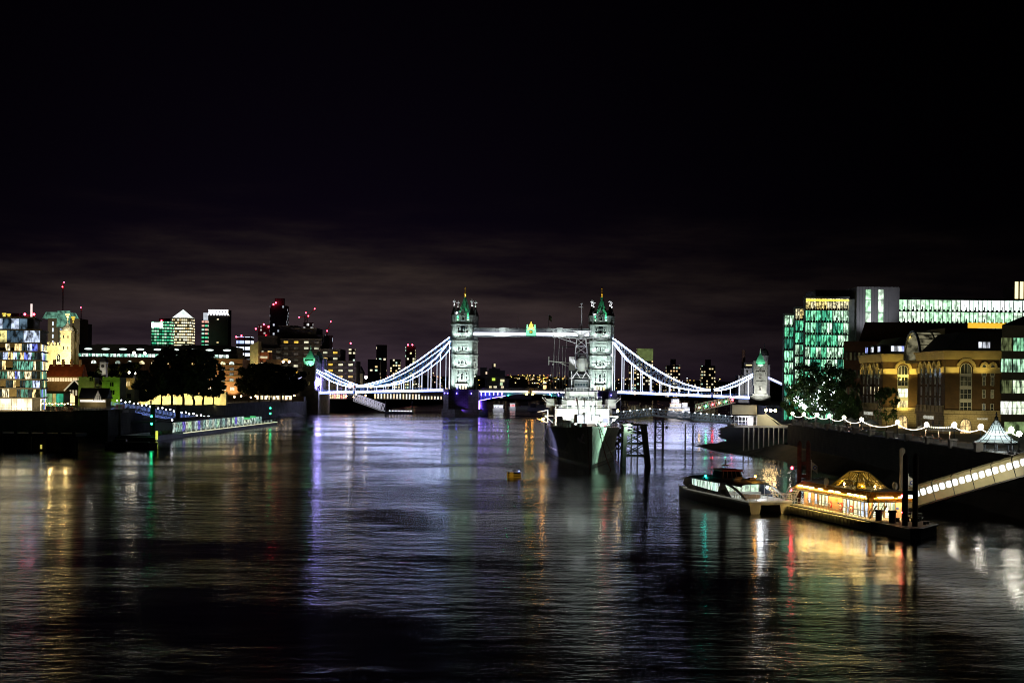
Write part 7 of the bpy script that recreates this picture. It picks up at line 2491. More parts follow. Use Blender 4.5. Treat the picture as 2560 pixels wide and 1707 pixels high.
for k in range(12):
    x = Lf * .73 + (Lf * .24) * k / 12
    MB().box(x, x + 2.2, 4 + (k % 3), 6 + (k % 3), 1.5, 3.0 + (k * 37 % 5) * .35).build('waiting_shelter', [M['hallwin'], M.setdefault('greenlit', em('green_lit_panel', (.05, .8, .2), .6, False)), M['hallwin']][k % 3], FP)
for x, y in ((4, 3), (Lf - 6, 2)):
    mb = MB()
    mb.tube((x, y, 1.4), (x, y, 7.6), .12, .1, 6, 0)
    mb.ball((x, y, 7.6), .36, 8, 6, 1)
    mb.ball((x, y, 5.2), .36, 8, 6, 1)
    mb.build('signal_post', [M['darkmetal'], M['greenfar']], FP)
MB().ball((25, 2.4, 6.0), .3, 8, 6).build('deck_lamp', M['bulbwhite'], FP)
MB().box(-3.4, -2.8, -1.2, -.6, .4, 3.2).build('marker_post', em('yellow_marker', (.8, .9, .1), 1.0, False), FP)
mb = MB()
for k in range(9): mb.ball((8 + k * 1.9, 1 + k % 3, 2.0 + .3 * (k % 2)), .45, 6, 4)
mb.build('deck_clutter', M['greypaint'], FP)
for k, (px, yb, yt_) in enumerate(((381, 1098, 1010), (444, 1085, 1012))):
    q = gr(px, yb)
    tag(MB().tube((q.x, q.y, -2), (q.x, q.y, at(px, yt_, q.y).z), .75, .75, 12).build('guide_pile', M['timber']), ('thick black guide pile at the near end of the floating pier', 'thick black guide pile where the lamp-lined gangway meets the floating pier')[k], 'guide pile')
ga, gb = at(286, 1014, 520), at(524, 1057, 560)
GG = thing('lamp_lined_gangway', 'blue-lit gangway with two rows of white globe lamps sloping down to the floating pier', 'gangway', ga)
dv = gb - ga
nn = Vector((-dv.y, dv.x, 0)).normalized() * 1.8
mb = MB()
mb.solid([-nn, dv - nn, dv + nn, nn] + [v - Vector((0, 0, .5)) for v in (-nn, dv - nn, dv + nn, nn)], [(0, 1, 2, 3), (7, 6, 5, 4), (0, 4, 5, 1), (1, 5, 6, 2), (2, 6, 7, 3), (3, 7, 4, 0)])
mb.build('walkway_deck', M['greypaint'], GG)
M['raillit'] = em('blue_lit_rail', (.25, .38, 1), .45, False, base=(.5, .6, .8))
n = 26
for s in (-1, 1):
    mb = MB()
    for i in range(n):
        p, q = dv * (i / n) + nn * s, dv * ((i + 1) / n) + nn * s
        mb.bar(p, p + Vector((0, 0, 1.3)), .12)
        for z in (.5, .9, 1.3): mb.bar(p + Vector((0, 0, z)), q + Vector((0, 0, z)), .1)
        mb.bar(p - Vector((0, 0, 1.2)), q - Vector((0, 0, 1.2)), .2)
        mb.bar(p - Vector((0, 0, 1.2)), q - Vector((0, 0, .3)), .14)
    mb.build('railing', M['raillit'], GG)
for s in (-1, 1):
    for i in range(12):
        p = dv * ((i + .4 + .3 * (s > 0)) / 12) + nn * s
        mb = MB()
        mb.bar(p, p + Vector((0, 0, 2.1)), .08, None, 0)
        mb.ball(p + Vector((0, 0, 2.25)), .27, 8, 6, 1)
        mb.build('globe_lamp', [M['darkmetal'], M['bulbwhite']], GG)
mb = MB()
for k in range(5):
    for y in (-1.5, 1.5): pass
t = thing('pier_head', 'stone-topped pier head on paired lit columns where the lamp-lined gangway leaves the quay', 'pier head', (gl(268, 505), 505, 0))
mb = MB()
w = gl(300, 505) - gl(268, 505)
mb.box(-1.5, w + 1, 0, 8, 7.6, ZQ + .1)
mb.box(0, w * .7, -.6, -.02, 6.6, 8.2)
mb.build('slab', M['concrete'], t)
for x in (0, .9, 3.0, 3.6, 4.9): MB().tube((x * w / 5, .6, -1), (x * w / 5, .6, 7.6), .3, .3, 8).build('column', M['concrete'], t)
lamp('column_light', t, (w / 2, -3, 5), 160, (1, .7, .25), (w / 2, 0, 4), 150, .2)
mb = MB()
mb.box(0, 3.2, 0, .2, 0, 1.9, 0)
for k, c in enumerate('abcd'): mb.box(.2 + k * .7, .8 + k * .7, -.05, 0, .3, 1.5, k + 1)
o = mb.build('banner', [M['winwhite'], pm('banner_red', (.6, .05, .15), .7), pm('banner_green', (.2, .6, .1), .7), pm('banner_blue', (.08, .25, .6), .7), pm('banner_violet', (.4, .1, .5), .7)], None)
o.location = (gl(290, 512), 512, ZQ + .1)
tag(o, 'colourful striped banner hung on the rail at the head of the lamp-lined gangway', 'banner')
q = gr(325, 1119)
t = thing('moored_barge', 'low black unlit barge moored in the dark left of the floating pier', 'barge', (q.x, q.y, 0), .1)
mb = MB()
mb.prism([(-6.5, -2), (5.5, -2), (7.5, 0), (5.5, 2), (-6.5, 2)], -.4, 1.5, 0, 1.04)
mb.box(-4.5, -1, -1.4, 1.4, 1.5, 2.4)
mb.build('hull', M['boot'], t)
MB().box(-5.8, 5.2, -1.7, 1.7, 1.5, 1.75).build('hatch_cover', M['slate'], t)
q = gr(80, 1126)
t = thing('mooring_platform', 'big black timber mooring platform on piles off the left embankment', 'mooring platform', (q.x, q.y, 0))
mb = MB()
mb.box(-22, 12, -1, 9, 3.8, 4.6)
mb.build('deck', M['timber'], t)
for i in range(9):
    MB().bar((-20 + i * 3.9, 0, -2), (-20 + i * 3.9, 0, 5.2), .7).build('pile', M['timber'], t)
mb = MB()
mb.box(-22, 12, 1, 1.4, -1, 3.8)
mb.build('timber_skirt', M['timber'], t)
q = at(103, 1128, gr(80, 1126).y - 2)
tag(MB().box(q.x - .25, q.x + .25, q.y - .2, q.y, .6, 1.7).build('lit_gauge', em('lit_gauge_board', (1, .8, .15), .6, False)), 'small yellow-lit gauge board on the black mooring platform', 'gauge board')

# quay lamps on the left bank
QL = [(543, 999, 'quaybulb', 1.0, 'large white quay lamp right of the first tree clump'), (340, 998, 'quaybulb', .45, 'warm quay lamp left of the lit wall'), (360, 999, 'quaybulb', .4, 'warm quay lamp at the left end of the lit wall'), (317, 1000, 'quaybulb', .45, 'warm quay lamp by the squat gatehouse'),
      (565, 996, 'quayamber', .4, 'amber quay lamp in the gap, left one of the gap row'), (586, 992, 'quayamber', .45, 'amber quay lamp in the gap, beside the brightest'), (603, 990, 'quayamber', .42, 'amber quay lamp in the gap, middle of the row'), (627, 993, 'quayamber', .42, 'amber quay lamp in the gap, right of the middle'), (639, 990, 'quayamber', .42, 'amber quay lamp below the left edge of the second tree clump'),
      (668, 990, 'quayamber', .4, 'amber quay lamp below the second tree clump, left'), (693, 991, 'quayamber', .42, 'amber quay lamp below the second tree clump, centre'), (705, 991, 'quayamber', .42, 'amber quay lamp below the second tree clump, right'), (720, 991, 'quayamber', .45, 'amber quay lamp left of the bridge abutment, outer'), (736, 989, 'quayamber', .45, 'amber quay lamp left of the bridge abutment, inner'),
      (217, 996, 'quaybulb', .35, 'white kiosk lamp under the half-timbered eaves, left'), (250, 997, 'quaybulb', .35, 'white kiosk lamp under the half-timbered eaves, right'), (161, 999, 'green', .3, 'green-white lamp by the gabled house archway'), (203, 999, 'blue', .25, 'small blue police lamp by the kiosk'),
      (335, 882, 'quaybulb', .8, 'brightest rooftop floodlamp over the long brick office, left'), (362, 883, 'quaybulb', .8, 'brightest rooftop floodlamp over the long brick office, right'), (323, 931, 'quaybulb', .5, 'warm wall lamp among the fortress trees, left'), (339, 933, 'quaybulb', .4, 'warm wall lamp among the fortress trees, right')]
for px, py, mt, r, lab in QL:
    Y = 560 if px < 280 else 625 if py > 920 and px < 380 else 820 if py < 900 else 700 + (px - 540) * .6
    q = at(px, py, Y)
    t = thing('quay_lamp', lab, 'lamp', (q.x, Y, ZQ), 0, 'lamps along the left quay')
    MB().tube((0, 0, 0), (0, 0, q.z - ZQ), .1, .08, 6).build('post', M['darkmetal'], t)
    MB().ball((0, 0, q.z - ZQ), r, 8, 6).build('globe', M[mt], t)

# far pier under the bridge with its white truss gangway
def truss(a, b, hgt, wid, label, name, mat, n=14, lampm=None):
    t = thing(name, label, 'gangway', a)
    d = b - a
    nn = Vector((-d.y, d.x, 0)).normalized() * wid / 2
    up = Vector((0, 0, hgt))
    for s in (-1, 1):
        mb = MB()
        for i in range(n):
            p, q = d * (i / n) + nn * s, d * ((i + 1) / n) + nn * s
            mb.bar(p, q, .4)
            mb.bar(p + up, q + up, .4)
            mb.bar(p, p + up, .25)
            mb.bar(p if i % 2 else p + up, q + up if i % 2 else q, .28)
        mb.build('truss', mat, t)
    mb = MB()
    mb.solid([-nn, d - nn, d + nn, nn], [(0, 1, 2, 3)])
    mb.build('walkway_deck', M['greypaint'], t)
    if lampm:
        for i in range(6): MB().ball(d * ((i + .5) / 6) + nn * -1.0 + Vector((0, 0, hgt * .5)), .4, 6, 4).build('lamp', lampm[i % len(lampm)], t)
    return t
M['trusslit'] = em('white_truss_glow', (.8, .78, .9), .35, False, base=(.7, .7, .7))  # white steel given its own glow in place of light on it
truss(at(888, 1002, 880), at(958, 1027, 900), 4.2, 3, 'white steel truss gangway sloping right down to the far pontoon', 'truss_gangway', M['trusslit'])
q = gr(998, 1035)
t = thing('far_pontoon', 'small far pontoon with violet-white lights at the foot of the truss gangway', 'pontoon', (q.x, q.y, 0))
MB().box(-9, 8.5, 0, 8, -.5, 1.4).build('hull', M['darkmetal'], t)
for k in range(8): MB().ball((-6 + k * 1.9, 1, 2.0), .35, 6, 4).build('lamp', M.setdefault('violetbulb', em('violet_bulb', (.75, .7, 1), 5, False)), t)
for x in (-8.5, 8): MB().tube((x, 0, 1), (x, 0, 8.5), .3, .3, 8).build('post', M['darkmetal'], t)
truss(at(1739, 1029, 700), at(1838, 1006, 700), 3.4, 3, 'grey truss gangway with coloured lamps rising to the right bank', 'truss_gangway', em('grey_truss_glow', (.6, .55, .5), .16, False, base=(.6, .58, .55)), 12, [M['quayamber'], M['green'], M['red']])  # grey truss glows faintly, standing for light falling on it
# moored river boats beyond the bridge
def party_boat(px0, px1, py, Y, decks, label, name='river_boat'):
    x0, x1 = at(px0, py, Y).x, at(px1, py, Y).x
    t = thing(name, label, 'boat', ((x0 + x1) / 2, Y, 0))
    w = x1 - x0
    mb = MB()
    mb.prism([(-w / 2, 0), (w * .42, 0), (w / 2, 3), (w * .42, 6), (-w / 2, 6)], -.3, 2.2)
    mb.build('hull', M['whitepaint'], t)
    for k in range(decks):
        z = 2.2 + k * 3.0
        MB().box(-w * .44 + k, w * .36 - k * 1.5, .4, 5.6, z, z + 2.8).build('deckhouse', M['whitepaint'], t)
        MB().box(-w * .42 + k, w * .34 - k * 1.5, .3, .4, z + .9, z + 2.0).build('window', M.setdefault('boatwin', win('boat_window', [(0, (.9, .9, 1)), (.4, (1, .8, .6)), (.8, (1, .3, .3))], 1.6, .5, .5, .3, 1.4)), t)
        MB().box(-w * .46 + k, w * .40 - k * 1.5, .1, 5.9, z + 2.8, z + 3.0).build('deck', M['redroof'] if k == 1 else M['whitepaint'], t)
    lamp('deck_light', t, (0, -5, 8), 1800, (.95, .95, 1), (0, 0, 5), 140, .3)
    return t
party_boat(1668, 1716, 1030, 930, 3, 'white three-deck party boat lit up beyond the right bridge span')
party_boat(1700, 1728, 1028, 960, 2, 'smaller two-deck lit boat behind the party boat')
t = party_boat(1232, 1262, 1024, 985, 1, 'low bluish lit river boat seen through the bascule opening, nearer the left pier')
party_boat(1274, 1290, 1018, 1060, 1, 'small bluish lit boat farther out under the bascule span')
for k, (px, py, Y) in enumerate(((1300, 1012, 1100), (1330, 1013, 1150), (1350, 1016, 1050), (1370, 1012, 1200))):
    q = at(px, py, Y)
    t = thing('barge', 'unlit dark barge moored under the bascule span, ' + ['leftmost', 'second from left', 'third, lowest in the picture', 'rightmost'][k], 'barge', (q.x, Y, 0), 0, 'dark barges beyond the bridge')
    MB().prism([(-9, 0), (8, 0), (10, 2.5), (8, 5), (-9, 5)], -.3, 2.4).build('hull', M['greypaint'], t)
    MB().box(-7, -3, 1, 4, 2.4, 5.2).build('cabin', M['slate'], t)

# ---------------------------------------------------------------- skyline
def skytower(px0, px1, yt, Y, label, wall, top=None, name='tower_block', beacons=(), cat='tower'):
    x0, x1 = at(px0, 950, Y).x, at(px1, 950, Y).x
    zt_ = at((px0 + px1) / 2, yt, Y).z
    t = thing(name, label, cat, ((x0 + x1) / 2, Y, ZQ))
    w = x1 - x0
    MB().box(-w / 2, w / 2, 0, w * .8, 0, zt_ - ZQ).build('wall', wall, t)
    if top: top(t, w, zt_ - ZQ)
    for bx, by in beacons:
        q = at(bx, by, Y)
        MB().ball((q.x - (x0 + x1) / 2, -1, q.z - ZQ), Y / 1422 * .8, 8, 6).build('beacon', M['redfar'], t)
    return t
gstops = [(0, (.05, .5, .25)), (.25, (.3, .95, .5)), (.6, (.6, 1, .7)), (.8, (.02, .1, .05))]
ystops = [(0, (1, .85, .5)), (.35, (1, .95, .7)), (.7, (.5, .35, .15)), (.85, (.08, .06, .03))]
res = lambda f, c=(1, .75, .35): [(0, K), (1 - f, c), (1 - f * .5, (1, .88, .6)), (1 - f * .15, (.6, .9, .7))]
g1 = grid('green_banded_tower', (.03, .05, .045), gstops, 1.3, 6, 7.2, .8, .5)
g2 = grid('yellow_banded_tower', (.06, .05, .04), ystops, 1.4, 5, 7.0, .8, .55)
def cap1(t, w, h):
    MB().box(-w / 2, w * .08, -.5, w * .3, h - 14, h - 2).build('roof_sign', em('white_roof_sign', (.95, .95, 1), 3.0, False), t)
    MB().box(-w * .1, w / 2, -.3, w * .3, h, h + 8).build('plant_room', M['slate'], t)
skytower(377, 425, 804, 3400, 'green-banded office tower with bright white sign band, left of the pyramid tower', g1, cap1, beacons=[(404, 802)])
def cap2(t, w, h):
    mb = MB()
    mb.prism([(-w * .44, 0), (w * .44, 0), (w * .44, w * .8), (-w * .44, w * .8)], h, h + 20 / F * 0 + at(0, 773, 3500).z - at(0, 794, 3500).z, 0, .03)
    mb.build('pyramid_roof', em('lit_pyramid', (.9, 1, .97), 1.5, False, var=.4, scale=.06), t)
skytower(426, 477, 794, 3500, 'tallest office tower with glowing white pyramid top', g2, cap2)
skytower(503, 518, 800, 3450, 'narrow tower half hidden, with red and green lit storeys', grid('red_green_tower', (.05, .05, .05), [(0, (.1, .7, .35)), (.5, (1, .5, .4)), (.8, (.5, .9, .7))], 1.0, 8, 9.5, .8, .5))
def cap3(t, w, h):
    mb = MB()
    for i in range(7):
        x = -w / 2 + w * i / 7
        mb.bar((x, -1, h - 14), (x + w / 14, -1, h - 3), 3)
        mb.bar((x + w / 14, -1, h - 3), (x + w / 7, -1, h - 14), 3)
    mb.box(-w / 2, w / 2, -1.5, 0, h - 3, h)
    mb.build('crown_lights', em('lit_crown', (.9, .92, 1), 1.6, False), t)
    MB().box(-w / 2 - 12, -w / 2 - 3, 0, 12, 0, h - 8).build('lit_edge', em('lit_fin', (.8, .85, .95), .9, False, var=.5, scale=.1), t)
skytower(519, 569, 774, 3500, 'dark office tower with a crown of white zigzag lights', grid('dark_tower', (.05, .035, .03), res(.05), 1.0, 12, 9.5, .4, .3), cap3)
def cap4(t, w, h): MB().box(-w * .25, w * .3, 4, w * .5, h, h + 9).build('plant_room', M['slate'], t)
skytower(673, 715, 764, 1700, 'tall dark residential tower with red beacons and pale window columns', grid('dark_red_tower', (.045, .03, .04), [(0, K), (.7, (.35, .4, .45)), (.9, (.7, .75, .85))], .8, 5.5, 3.6, .35, .7), cap4, beacons=[(690, 757), (684, 761)])
skytower(644, 673, 812, 1800, 'unfinished tower frame dotted with red beacons, left of the dark residential tower', grid('frame_tower', (.07, .06, .06), [(0, K), (.6, (.5, .45, .45)), (.85, (.8, .75, .7))], .7, 4.5, 4, .5, .5), None, beacons=[(640, 822), (660, 811), (672, 817), (665, 840)])
skytower(590, 628, 842, 1500, 'low office with bright bluish-white storeys and red roof lights', grid('blue_white_storeys', (.03, .03, .04), [(0, (.75, .82, 1)), (.6, (.4, .5, .9)), (.85, (.9, .95, 1))], 1.6, 6, 6.6, .85, .5), None, beacons=[(591, 842), (604, 839)])
skytower(757, 780, 806, 1900, 'white-lit building core under the two cranes', grid('white_core', (.2, .2, .2), [(0, (.9, .9, .9)), (.6, K)], 1.2, 5, 5, .6, .6))
skytower(812, 829, 838, 2000, 'slim silvery twisted-looking tower with a crane on top', grid('silver_tower', (.1, .1, .12), [(0, K), (.5, (.6, .7, .9)), (.75, (.85, .9, 1))], 1.2, 5, 7, .5, .8))
skytower(871, 886, 872, 2000, 'narrow lit tower topped by one red beacon, right of the hotel', grid('lit_narrow_tower', (.05, .05, .04), [(0, K), (.4, (1, .9, .6)), (.7, (.7, .9, .75))], 1.1, 6, 5, .6, .5), None, beacons=[(877, 858)])
skytower(919, 950, 898, 1700, 'dark low slab block stepped up against the dark tower', grid('dark_slab', (.03, .03, .035), res(.12), .9, 6, 4.2, .5, .5))
skytower(940, 965, 862, 1900, 'dark flat-topped tower with few lit windows, left of the bridge tower', grid('dark_flat_tower', (.03, .028, .032), res(.14), 1.0, 6, 5, .5, .5))
skytower(974, 1000, 898, 1800, 'low apartment tower densely lit with warm windows', grid('warm_dense_tower', (.05, .045, .035), res(.5), 1.1, 3.4, 3.4, .6, .6))
skytower(1013, 1037, 866, 1700, 'lit apartment tower carrying two big red beacons', grid('beacon_tower', (.05, .045, .035), res(.42, (.9, .85, .4)), 1.2, 3.4, 3.4, .6, .6), None, beacons=[(1020, 862), (1031, 862)])
def cap5(t, w, h): MB().box(-w / 2, w / 2, -.4, 2, h - 13, h).build('lit_crown', em('green_lit_crown', (.6, .8, .25), .24, False, var=.7, scale=.3), t)
skytower(1593, 1632, 871, 1500, 'tall apartment tower with green-lit crown behind the right chain', grid('crown_tower', (.05, .035, .025), res(.34), 1.1, 3.0, 3.4, .6, .5), cap5)
skytower(1573, 1592, 914, 1480, 'lower apartment block beside the green-crowned tower', grid('side_block', (.05, .04, .03), res(.5), 1.0, 2.8, 3.2, .6, .5))
def cap6(t, w, h): MB().box(-w * .2, w * .2, 3, w * .5, h, h + 6).build('plant_room', M['slate'], t)
skytower(1667, 1700, 913, 1350, 'square apartment tower with yellow stair lights, left of the twin', grid('stair_tower_left', (.07, .05, .035), res(.5, (1, .65, .3)), 1.0, 2.6, 3.0, .6, .45), cap6)
skytower(1754, 1788, 914, 1400, 'square apartment tower with yellow stair lights, right of the twin', grid('stair_tower_right', (.07, .055, .04), res(.5, (1, .8, .4)), 1.0, 2.6, 3.0, .6, .45), cap6)
skytower(1358, 1371, 955, 1500, 'small warm-lit block close left of the warship masts', grid('warm_block', (.05, .04, .03), res(.95, (1, .7, .3)), 1.6, 9, 7, .7, .7))
# dark stepped block right of the left bridge tower
t = thing('stepped_apartments', 'dark stepped riverside apartments with a chimney block, seen between the bridge towers', 'building', (0, 0, 0))
Ys = 1050
for x0, x1, yt in [(1200, 1216, 918), (1212, 1262, 926), (1230, 1238, 909), (1200, 1272, 945), (1262, 1330, 968), (1222, 1250, 921)]:
    xa, xb = at(x0, 950, Ys).x, at(x1, 950, Ys).x
    MB().box(xa, xb, Ys + (x1 - x0) % 7, Ys + 20, ZQ, at((x0 + x1) / 2, yt, Ys).z).build('block', grid('stepped_wall', (.03, .03, .032), [(0, K), (.86, (1, .85, .5)), (.94, (.6, .8, .5))], .9, 4.2, 4.6, .6, .5) if 'stepped_wall' not in bpy.data.materials else bpy.data.materials['stepped_wall'], t)
for px, py, wpx, c in ((1234, 948, 8, (.75, 1, .1)), (1256, 951, 10, (1, .9, .5)), (1226, 968, 6, (1, .85, .4)), (1238, 968, 8, (1, .9, .6)), (1256, 968, 7, (1, .8, .5)), (1216, 932, 4, (1, .75, .5))):
    q = at(px, py, Ys - 1)
    r = wpx / 2 / F * Ys
    MB().box(q.x - r, q.x + r, Ys - 1.2, Ys - .9, q.z - 1, q.z + .9).build('window', em('apartment_glow_%d' % px, c, 1.1, False, var=.4), t)
t = thing('white_brewhouse', 'white riverside brewhouse with domed cupola beside the right bridge gatehouse', 'building', (0, 0, 0))
Ybw = 960
M['brewwhite'] = pm('white_render', (.5, .5, .5), .8)
wl = None
for x0, x1, yt in [(1846, 1862, 938), (1860, 1890, 920), (1885, 1905, 918)]:
    xa, xb = at(x0, 950, Ybw).x, at(x1, 950, Ybw).x
    wl = MB().box(xa, xb, Ybw, Ybw + 14, ZQ, at(x0, yt, Ybw).z).build('wall', M['brewwhite'], t)
bw = winmesh(1.3, 2.0, M['dim'], M['slate'], nx=0)
for px, py in ((1868, 932), (1884, 932), (1868, 943), (1852, 945), (1868, 954), (1852, 954), (1884, 943)):
    q = at(px, py, Ybw)
    link('window', bw, wl, (q.x, Ybw, q.z), 0)
cx_, cz_ = at(1914, 912, Ybw).x, at(1914, 912, Ybw).z
mb = MB()
mb.box(cx_ - 3.4, cx_ + 3.4, Ybw + 2, Ybw + 9, ZQ, cz_)
mb.lathe([(3.0, cz_), (3.0, cz_ + 6), (3.4, cz_ + 6.2)], (cx_, Ybw + 5.5), 10)
mb.build('cupola_drum', M['brewwhite'], t)
mb = MB()
mb.lathe([(3.1, cz_ + 6.2), (3.0, cz_ + 8), (2.0, cz_ + 10), (.6, cz_ + 11.2), (.3, cz_ + 13), (.1, cz_ + 14.5)], (cx_, Ybw + 5.5), 12)
mb.build('dome', M['leadroof'], t)
mb = MB()
xa = at(1863, 900, Ybw + 5).x
mb.lathe([(1.4, ZQ), (1.2, at(1863, 877, Ybw).z), (1.35, at(1863, 876, Ybw).z), (1.3, at(1863, 874, Ybw).z)], (xa, Ybw + 12), 10)
mb.build('chimney', pm('chimney_brick', (.12, .06, .04), .8), t)
mb = MB()
mb.box(at(1862, 950, Ybw).x, at(1900, 950, Ybw).x, Ybw + 3, Ybw + 12, at(1880, 920, Ybw).z, at(1880, 906, Ybw).z)
mb.build('roof_storey', M['slate'], t)
MB().box(at(1866, 950, Ybw).x, at(1896, 950, Ybw).x, Ybw + 2.8, Ybw + 3, at(1880, 914, Ybw).z, at(1880, 911, Ybw).z).build('light_strip', em('roof_strip_amber', (1, .75, .3), 1.1, False), t)
lamp('brewhouse_light', t, (at(1875, 950, 930).x, 930, 20), 14000, (.95, .95, 1), (at(1880, 930, Ybw).x, Ybw, 28), 100, 1)
# ---------------------------------------------------------------- trees
def crown(seed, R, Hh, n, leaf, zbase, clumps=52):
    rn = random.Random(seed)
    cl = []
    for k in range(clumps):
        a, u = rn.uniform(0, 6.283), rn.uniform(-1, 1)
        r = rn.random() ** .33
        cl.append((R * .95 * r * math.cos(a) * math.sqrt(1 - u * u * .6), R * .95 * r * math.sin(a) * math.sqrt(1 - u * u * .6), zbase + Hh * (.5 + .47 * u), R * rn.uniform(.1, .27)))
    mb = MB()
    for k in range(n):
        cx, cy, cz, cr = rn.choice(cl)
        d = Vector((rn.gauss(0, 1), rn.gauss(0, 1), rn.gauss(0, .8))).normalized() * cr * rn.random() ** .35
        p = Vector((cx, cy, cz)) + d
        a = Vector((rn.gauss(0, 1), rn.gauss(0, 1), rn.gauss(0, 1))).normalized()
        b = a.cross(Vector((rn.gauss(0, 1), rn.gauss(0, 1), rn.gauss(0, 1)))).normalized()
        s = leaf * rn.uniform(.6, 1.3)
        mb.face([p - a * s, p + b * s * .6, p + a * s, p - b * s * .6])
    return mb, cl
def trunk(h, r, cl, seed):
    rn = random.Random(seed)
    mb = MB()
    p = Vector((0, 0, 0))
    for i in range(4):
        q = Vector((rn.uniform(-.25, .25), rn.uniform(-.25, .25), h * (i + 1) / 4))
        mb.tube(p, q, r * (1 - i * .13), r * (1 - (i + 1) * .13), 8)
        p = q
    for c in cl[:9]:
        m = p.lerp(Vector(c[:3]), .5) + Vector((0, 0, -.3))
        mb.tube(p, m, r * .4, r * .25, 6)
        mb.tube(m, Vector(c[:3]), r * .25, r * .08, 5)
    return mb
kinds = {}
def tree_kind(key, seed, R, Hh, n, leaf, zb, th, tr, lm):
    cb, cl = crown(seed, R, Hh, n, leaf, zb)
    kinds[key] = (cb.mesh('crown', M[lm]), trunk(th, tr, cl, seed).mesh('trunk', M['bark']))
tree_kind('plane_a', 1, 8, 17, 5200, .62, 5, 6, .5, 'leafdark')
tree_kind('plane_b', 2, 7, 15, 4600, .62, 5, 6, .45, 'leafdark')
tree_kind('plane_c', 3, 9, 15, 5600, .62, 4.5, 6, .5, 'leafdark')
tree_kind('lime', 4, 8, 12.5, 6500, .42, 3, 4.5, .35, 'leafgreen')
tree_kind('small', 5, 3.4, 6.6, 1900, .24, 2.6, 3.2, .18, 'leafgreen')
def tree(key, px, Y, sc, label, group, name='plane_tree', cat='tree', rz=0):
    t = thing(name, label, cat, (at(px, 990, Y).x, Y, ZQ - .1), rz, group)
    t.scale = sc if isinstance(sc, tuple) else (sc, sc, sc)
    link('crown', kinds[key][0], t)
    link('trunk', kinds[key][1], t)
    return t
# first dark clump, Y about 600; second about 760
g1_, g2_ = 'dark plane trees before the floodlit wall', 'dark plane trees left of the bridge'
T_ = [('plane_c', 378, 590, .95, 'leftmost plane tree of the big dark clump'), ('plane_b', 404, 600, 1.1, 'second plane tree from the left in the big dark clump'), ('plane_a', 430, 604, 1.3, 'third plane tree of the big dark clump, left of its tallest'),
      ('plane_c', 458, 610, 1.52, 'tallest plane tree at the peak of the big dark clump'), ('plane_b', 484, 614, 1.5, 'plane tree just right of the tallest in the big dark clump'), ('plane_a', 508, 622, 1.25, 'plane tree on the right shoulder of the big dark clump'), ('plane_b', 534, 630, .95, 'small rightmost plane tree of the big dark clump'), ('plane_c', 350, 600, .6, 'low tree at the far left foot of the big dark clump')]
for k, (key, px, Y, s, lab) in enumerate(T_): tree(key, px, Y, (s * .86, s * .86, s * .80), lab, g1_, rz=k * 1.3)
T_ = [('plane_b', 622, 745, 1.1, 'leftmost plane tree of the second dark clump'), ('plane_c', 648, 750, 1.3, 'second plane tree from the left in the second dark clump'), ('plane_a', 676, 755, 1.15, 'middle plane tree of the second dark clump'), ('plane_c', 704, 762, 1.2, 'fourth plane tree of the second dark clump'), ('plane_b', 732, 770, 1.15, 'greenish plane tree next to the bridge gatehouse')]
for k, (key, px, Y, s, lab) in enumerate(T_): tree(key, px, Y, (s * .9, s * .9, s * .80), lab, g2_, rz=k * 1.7 + .5)
T_ = [('plane_b', 133, 675, .95, 'dark tree below the left part of the keep'), ('plane_c', 152, 670, .9, 'dark tree in front of the big keep turret'), ('plane_a', 205, 690, 1.05, 'dark tree right of the keep, left of the clock turret'), ('plane_b', 228, 690, 1.05, 'dark tree just left of the clock turret'),
      ('plane_c', 285, 730, 1.3, 'olive-lit tree right of the clock turret'), ('plane_a', 315, 740, 1.35, 'tall olive-lit tree before the long brick office'), ('plane_b', 342, 735, 1.1, 'dim tree left of the big dark clump, behind the cottage')]
for k, (key, px, Y, s, lab) in enumerate(T_): tree(key, px, Y, (s * .85, s * .85, s * .70), lab, 'fortress garden trees', rz=k * .9)
lamp('garden_light', None, (at(305, 990, 715).x, 712, 16), 5000, (1, .8, .25), radius=.5)
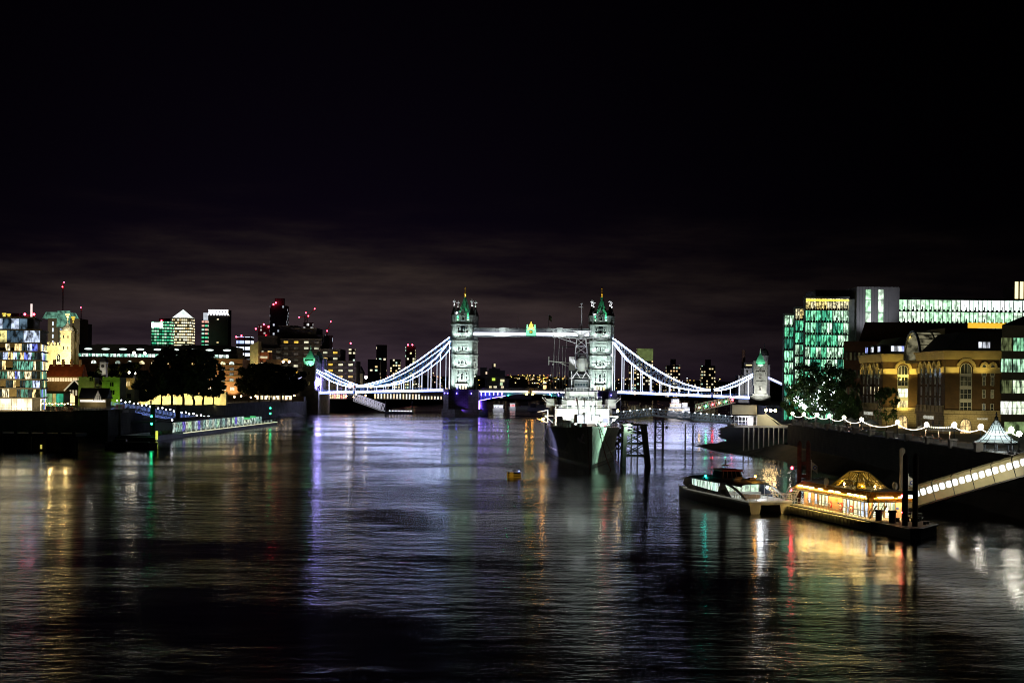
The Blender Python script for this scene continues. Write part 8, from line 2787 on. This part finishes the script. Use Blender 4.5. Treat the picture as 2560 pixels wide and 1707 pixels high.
# right bank: fairy-lit tree group and the small lit tree
tl = tree('lime', 2040, 410, (1.0, 1.0, 1.12), 'broad green tree wound with white fairy lights before the glass office', 'trees by the glass office', 'lime_tree')
tree('lime', 1999, 430, .72, 'bright green tree at the left edge of the fairy-lit group', 'trees by the glass office', 'lime_tree', rz=2)
tree('lime', 2085, 405, 1.0, 'dark green tree on the right of the fairy-lit group', 'trees by the glass office', 'lime_tree', rz=4)
tree('lime', 2116, 392, (.5, .5, .62), 'unlit dark tree between the fairy-lit group and the brick block', 'trees by the glass office', 'lime_tree', rz=1)
rn = random.Random(9)
cl = crown(4, 8, 12.5, 1, .4, 3)[1]
for c in cl[:18]:
    mb = MB()
    base = Vector((0, -.6, 2.6))
    ex = c[0] * .85 - 1.2
    e = Vector((ex, -math.sqrt(max(4, 58 - ex * ex)) * .97, c[2] * .8 + .8))
    for i in range(24):
        q = base.lerp(e, i / 24) + Vector((rn.gauss(0, .25), rn.gauss(0, .25), rn.gauss(0, .25)))
        mb.ball(q, rn.uniform(.07, .15), 5, 4)
    mb.build('fairy_light_string', M.setdefault('fairy', em('fairy_light', (.8, .85, 1), 16.0)), tl)
lamp('tree_uplight', tl, (-2, -4, 1.0), 1500, (.35, 1, .35), (-5, 0, 9), 110, .3)
st_ = tree('small', 2216, 322, (.92, .92, 1.18), 'small slender golden-lit tree in front of the brick block corner', None, 'small_tree')
lamp('small_tree_uplight', st_, (1, -2, .5), 260, (1, .8, .25), (0, 0, 6), 100, .2)
# clipped hedges
rn = random.Random(21)
for k, (x, y, lx, ly) in enumerate(((80.0, 376, 1.6, 34), (80.5, 318, 2.0, 20))):
    mb = MB()
    mb.box(x, x + lx, y - ly / 2, y + ly / 2, ZQ, ZQ + .9)
    for i in range(1500):
        p = Vector((rn.uniform(x - .15, x + lx + .15), rn.uniform(y - ly / 2, y + ly / 2), ZQ + rn.uniform(.2, 1.1)))
        a = Vector((rn.gauss(0, 1), rn.gauss(0, 1), rn.gauss(0, 1))).normalized() * .14
        b = a.orthogonal() * .7
        mb.face([p - a, p + b, p + a, p - b])
    tag(mb.build('hedge', M['leafgreen']), ('clipped hedge beneath the fairy-lit tree along the promenade', 'clipped hedge at the foot of the small lit tree')[k], 'hedge')
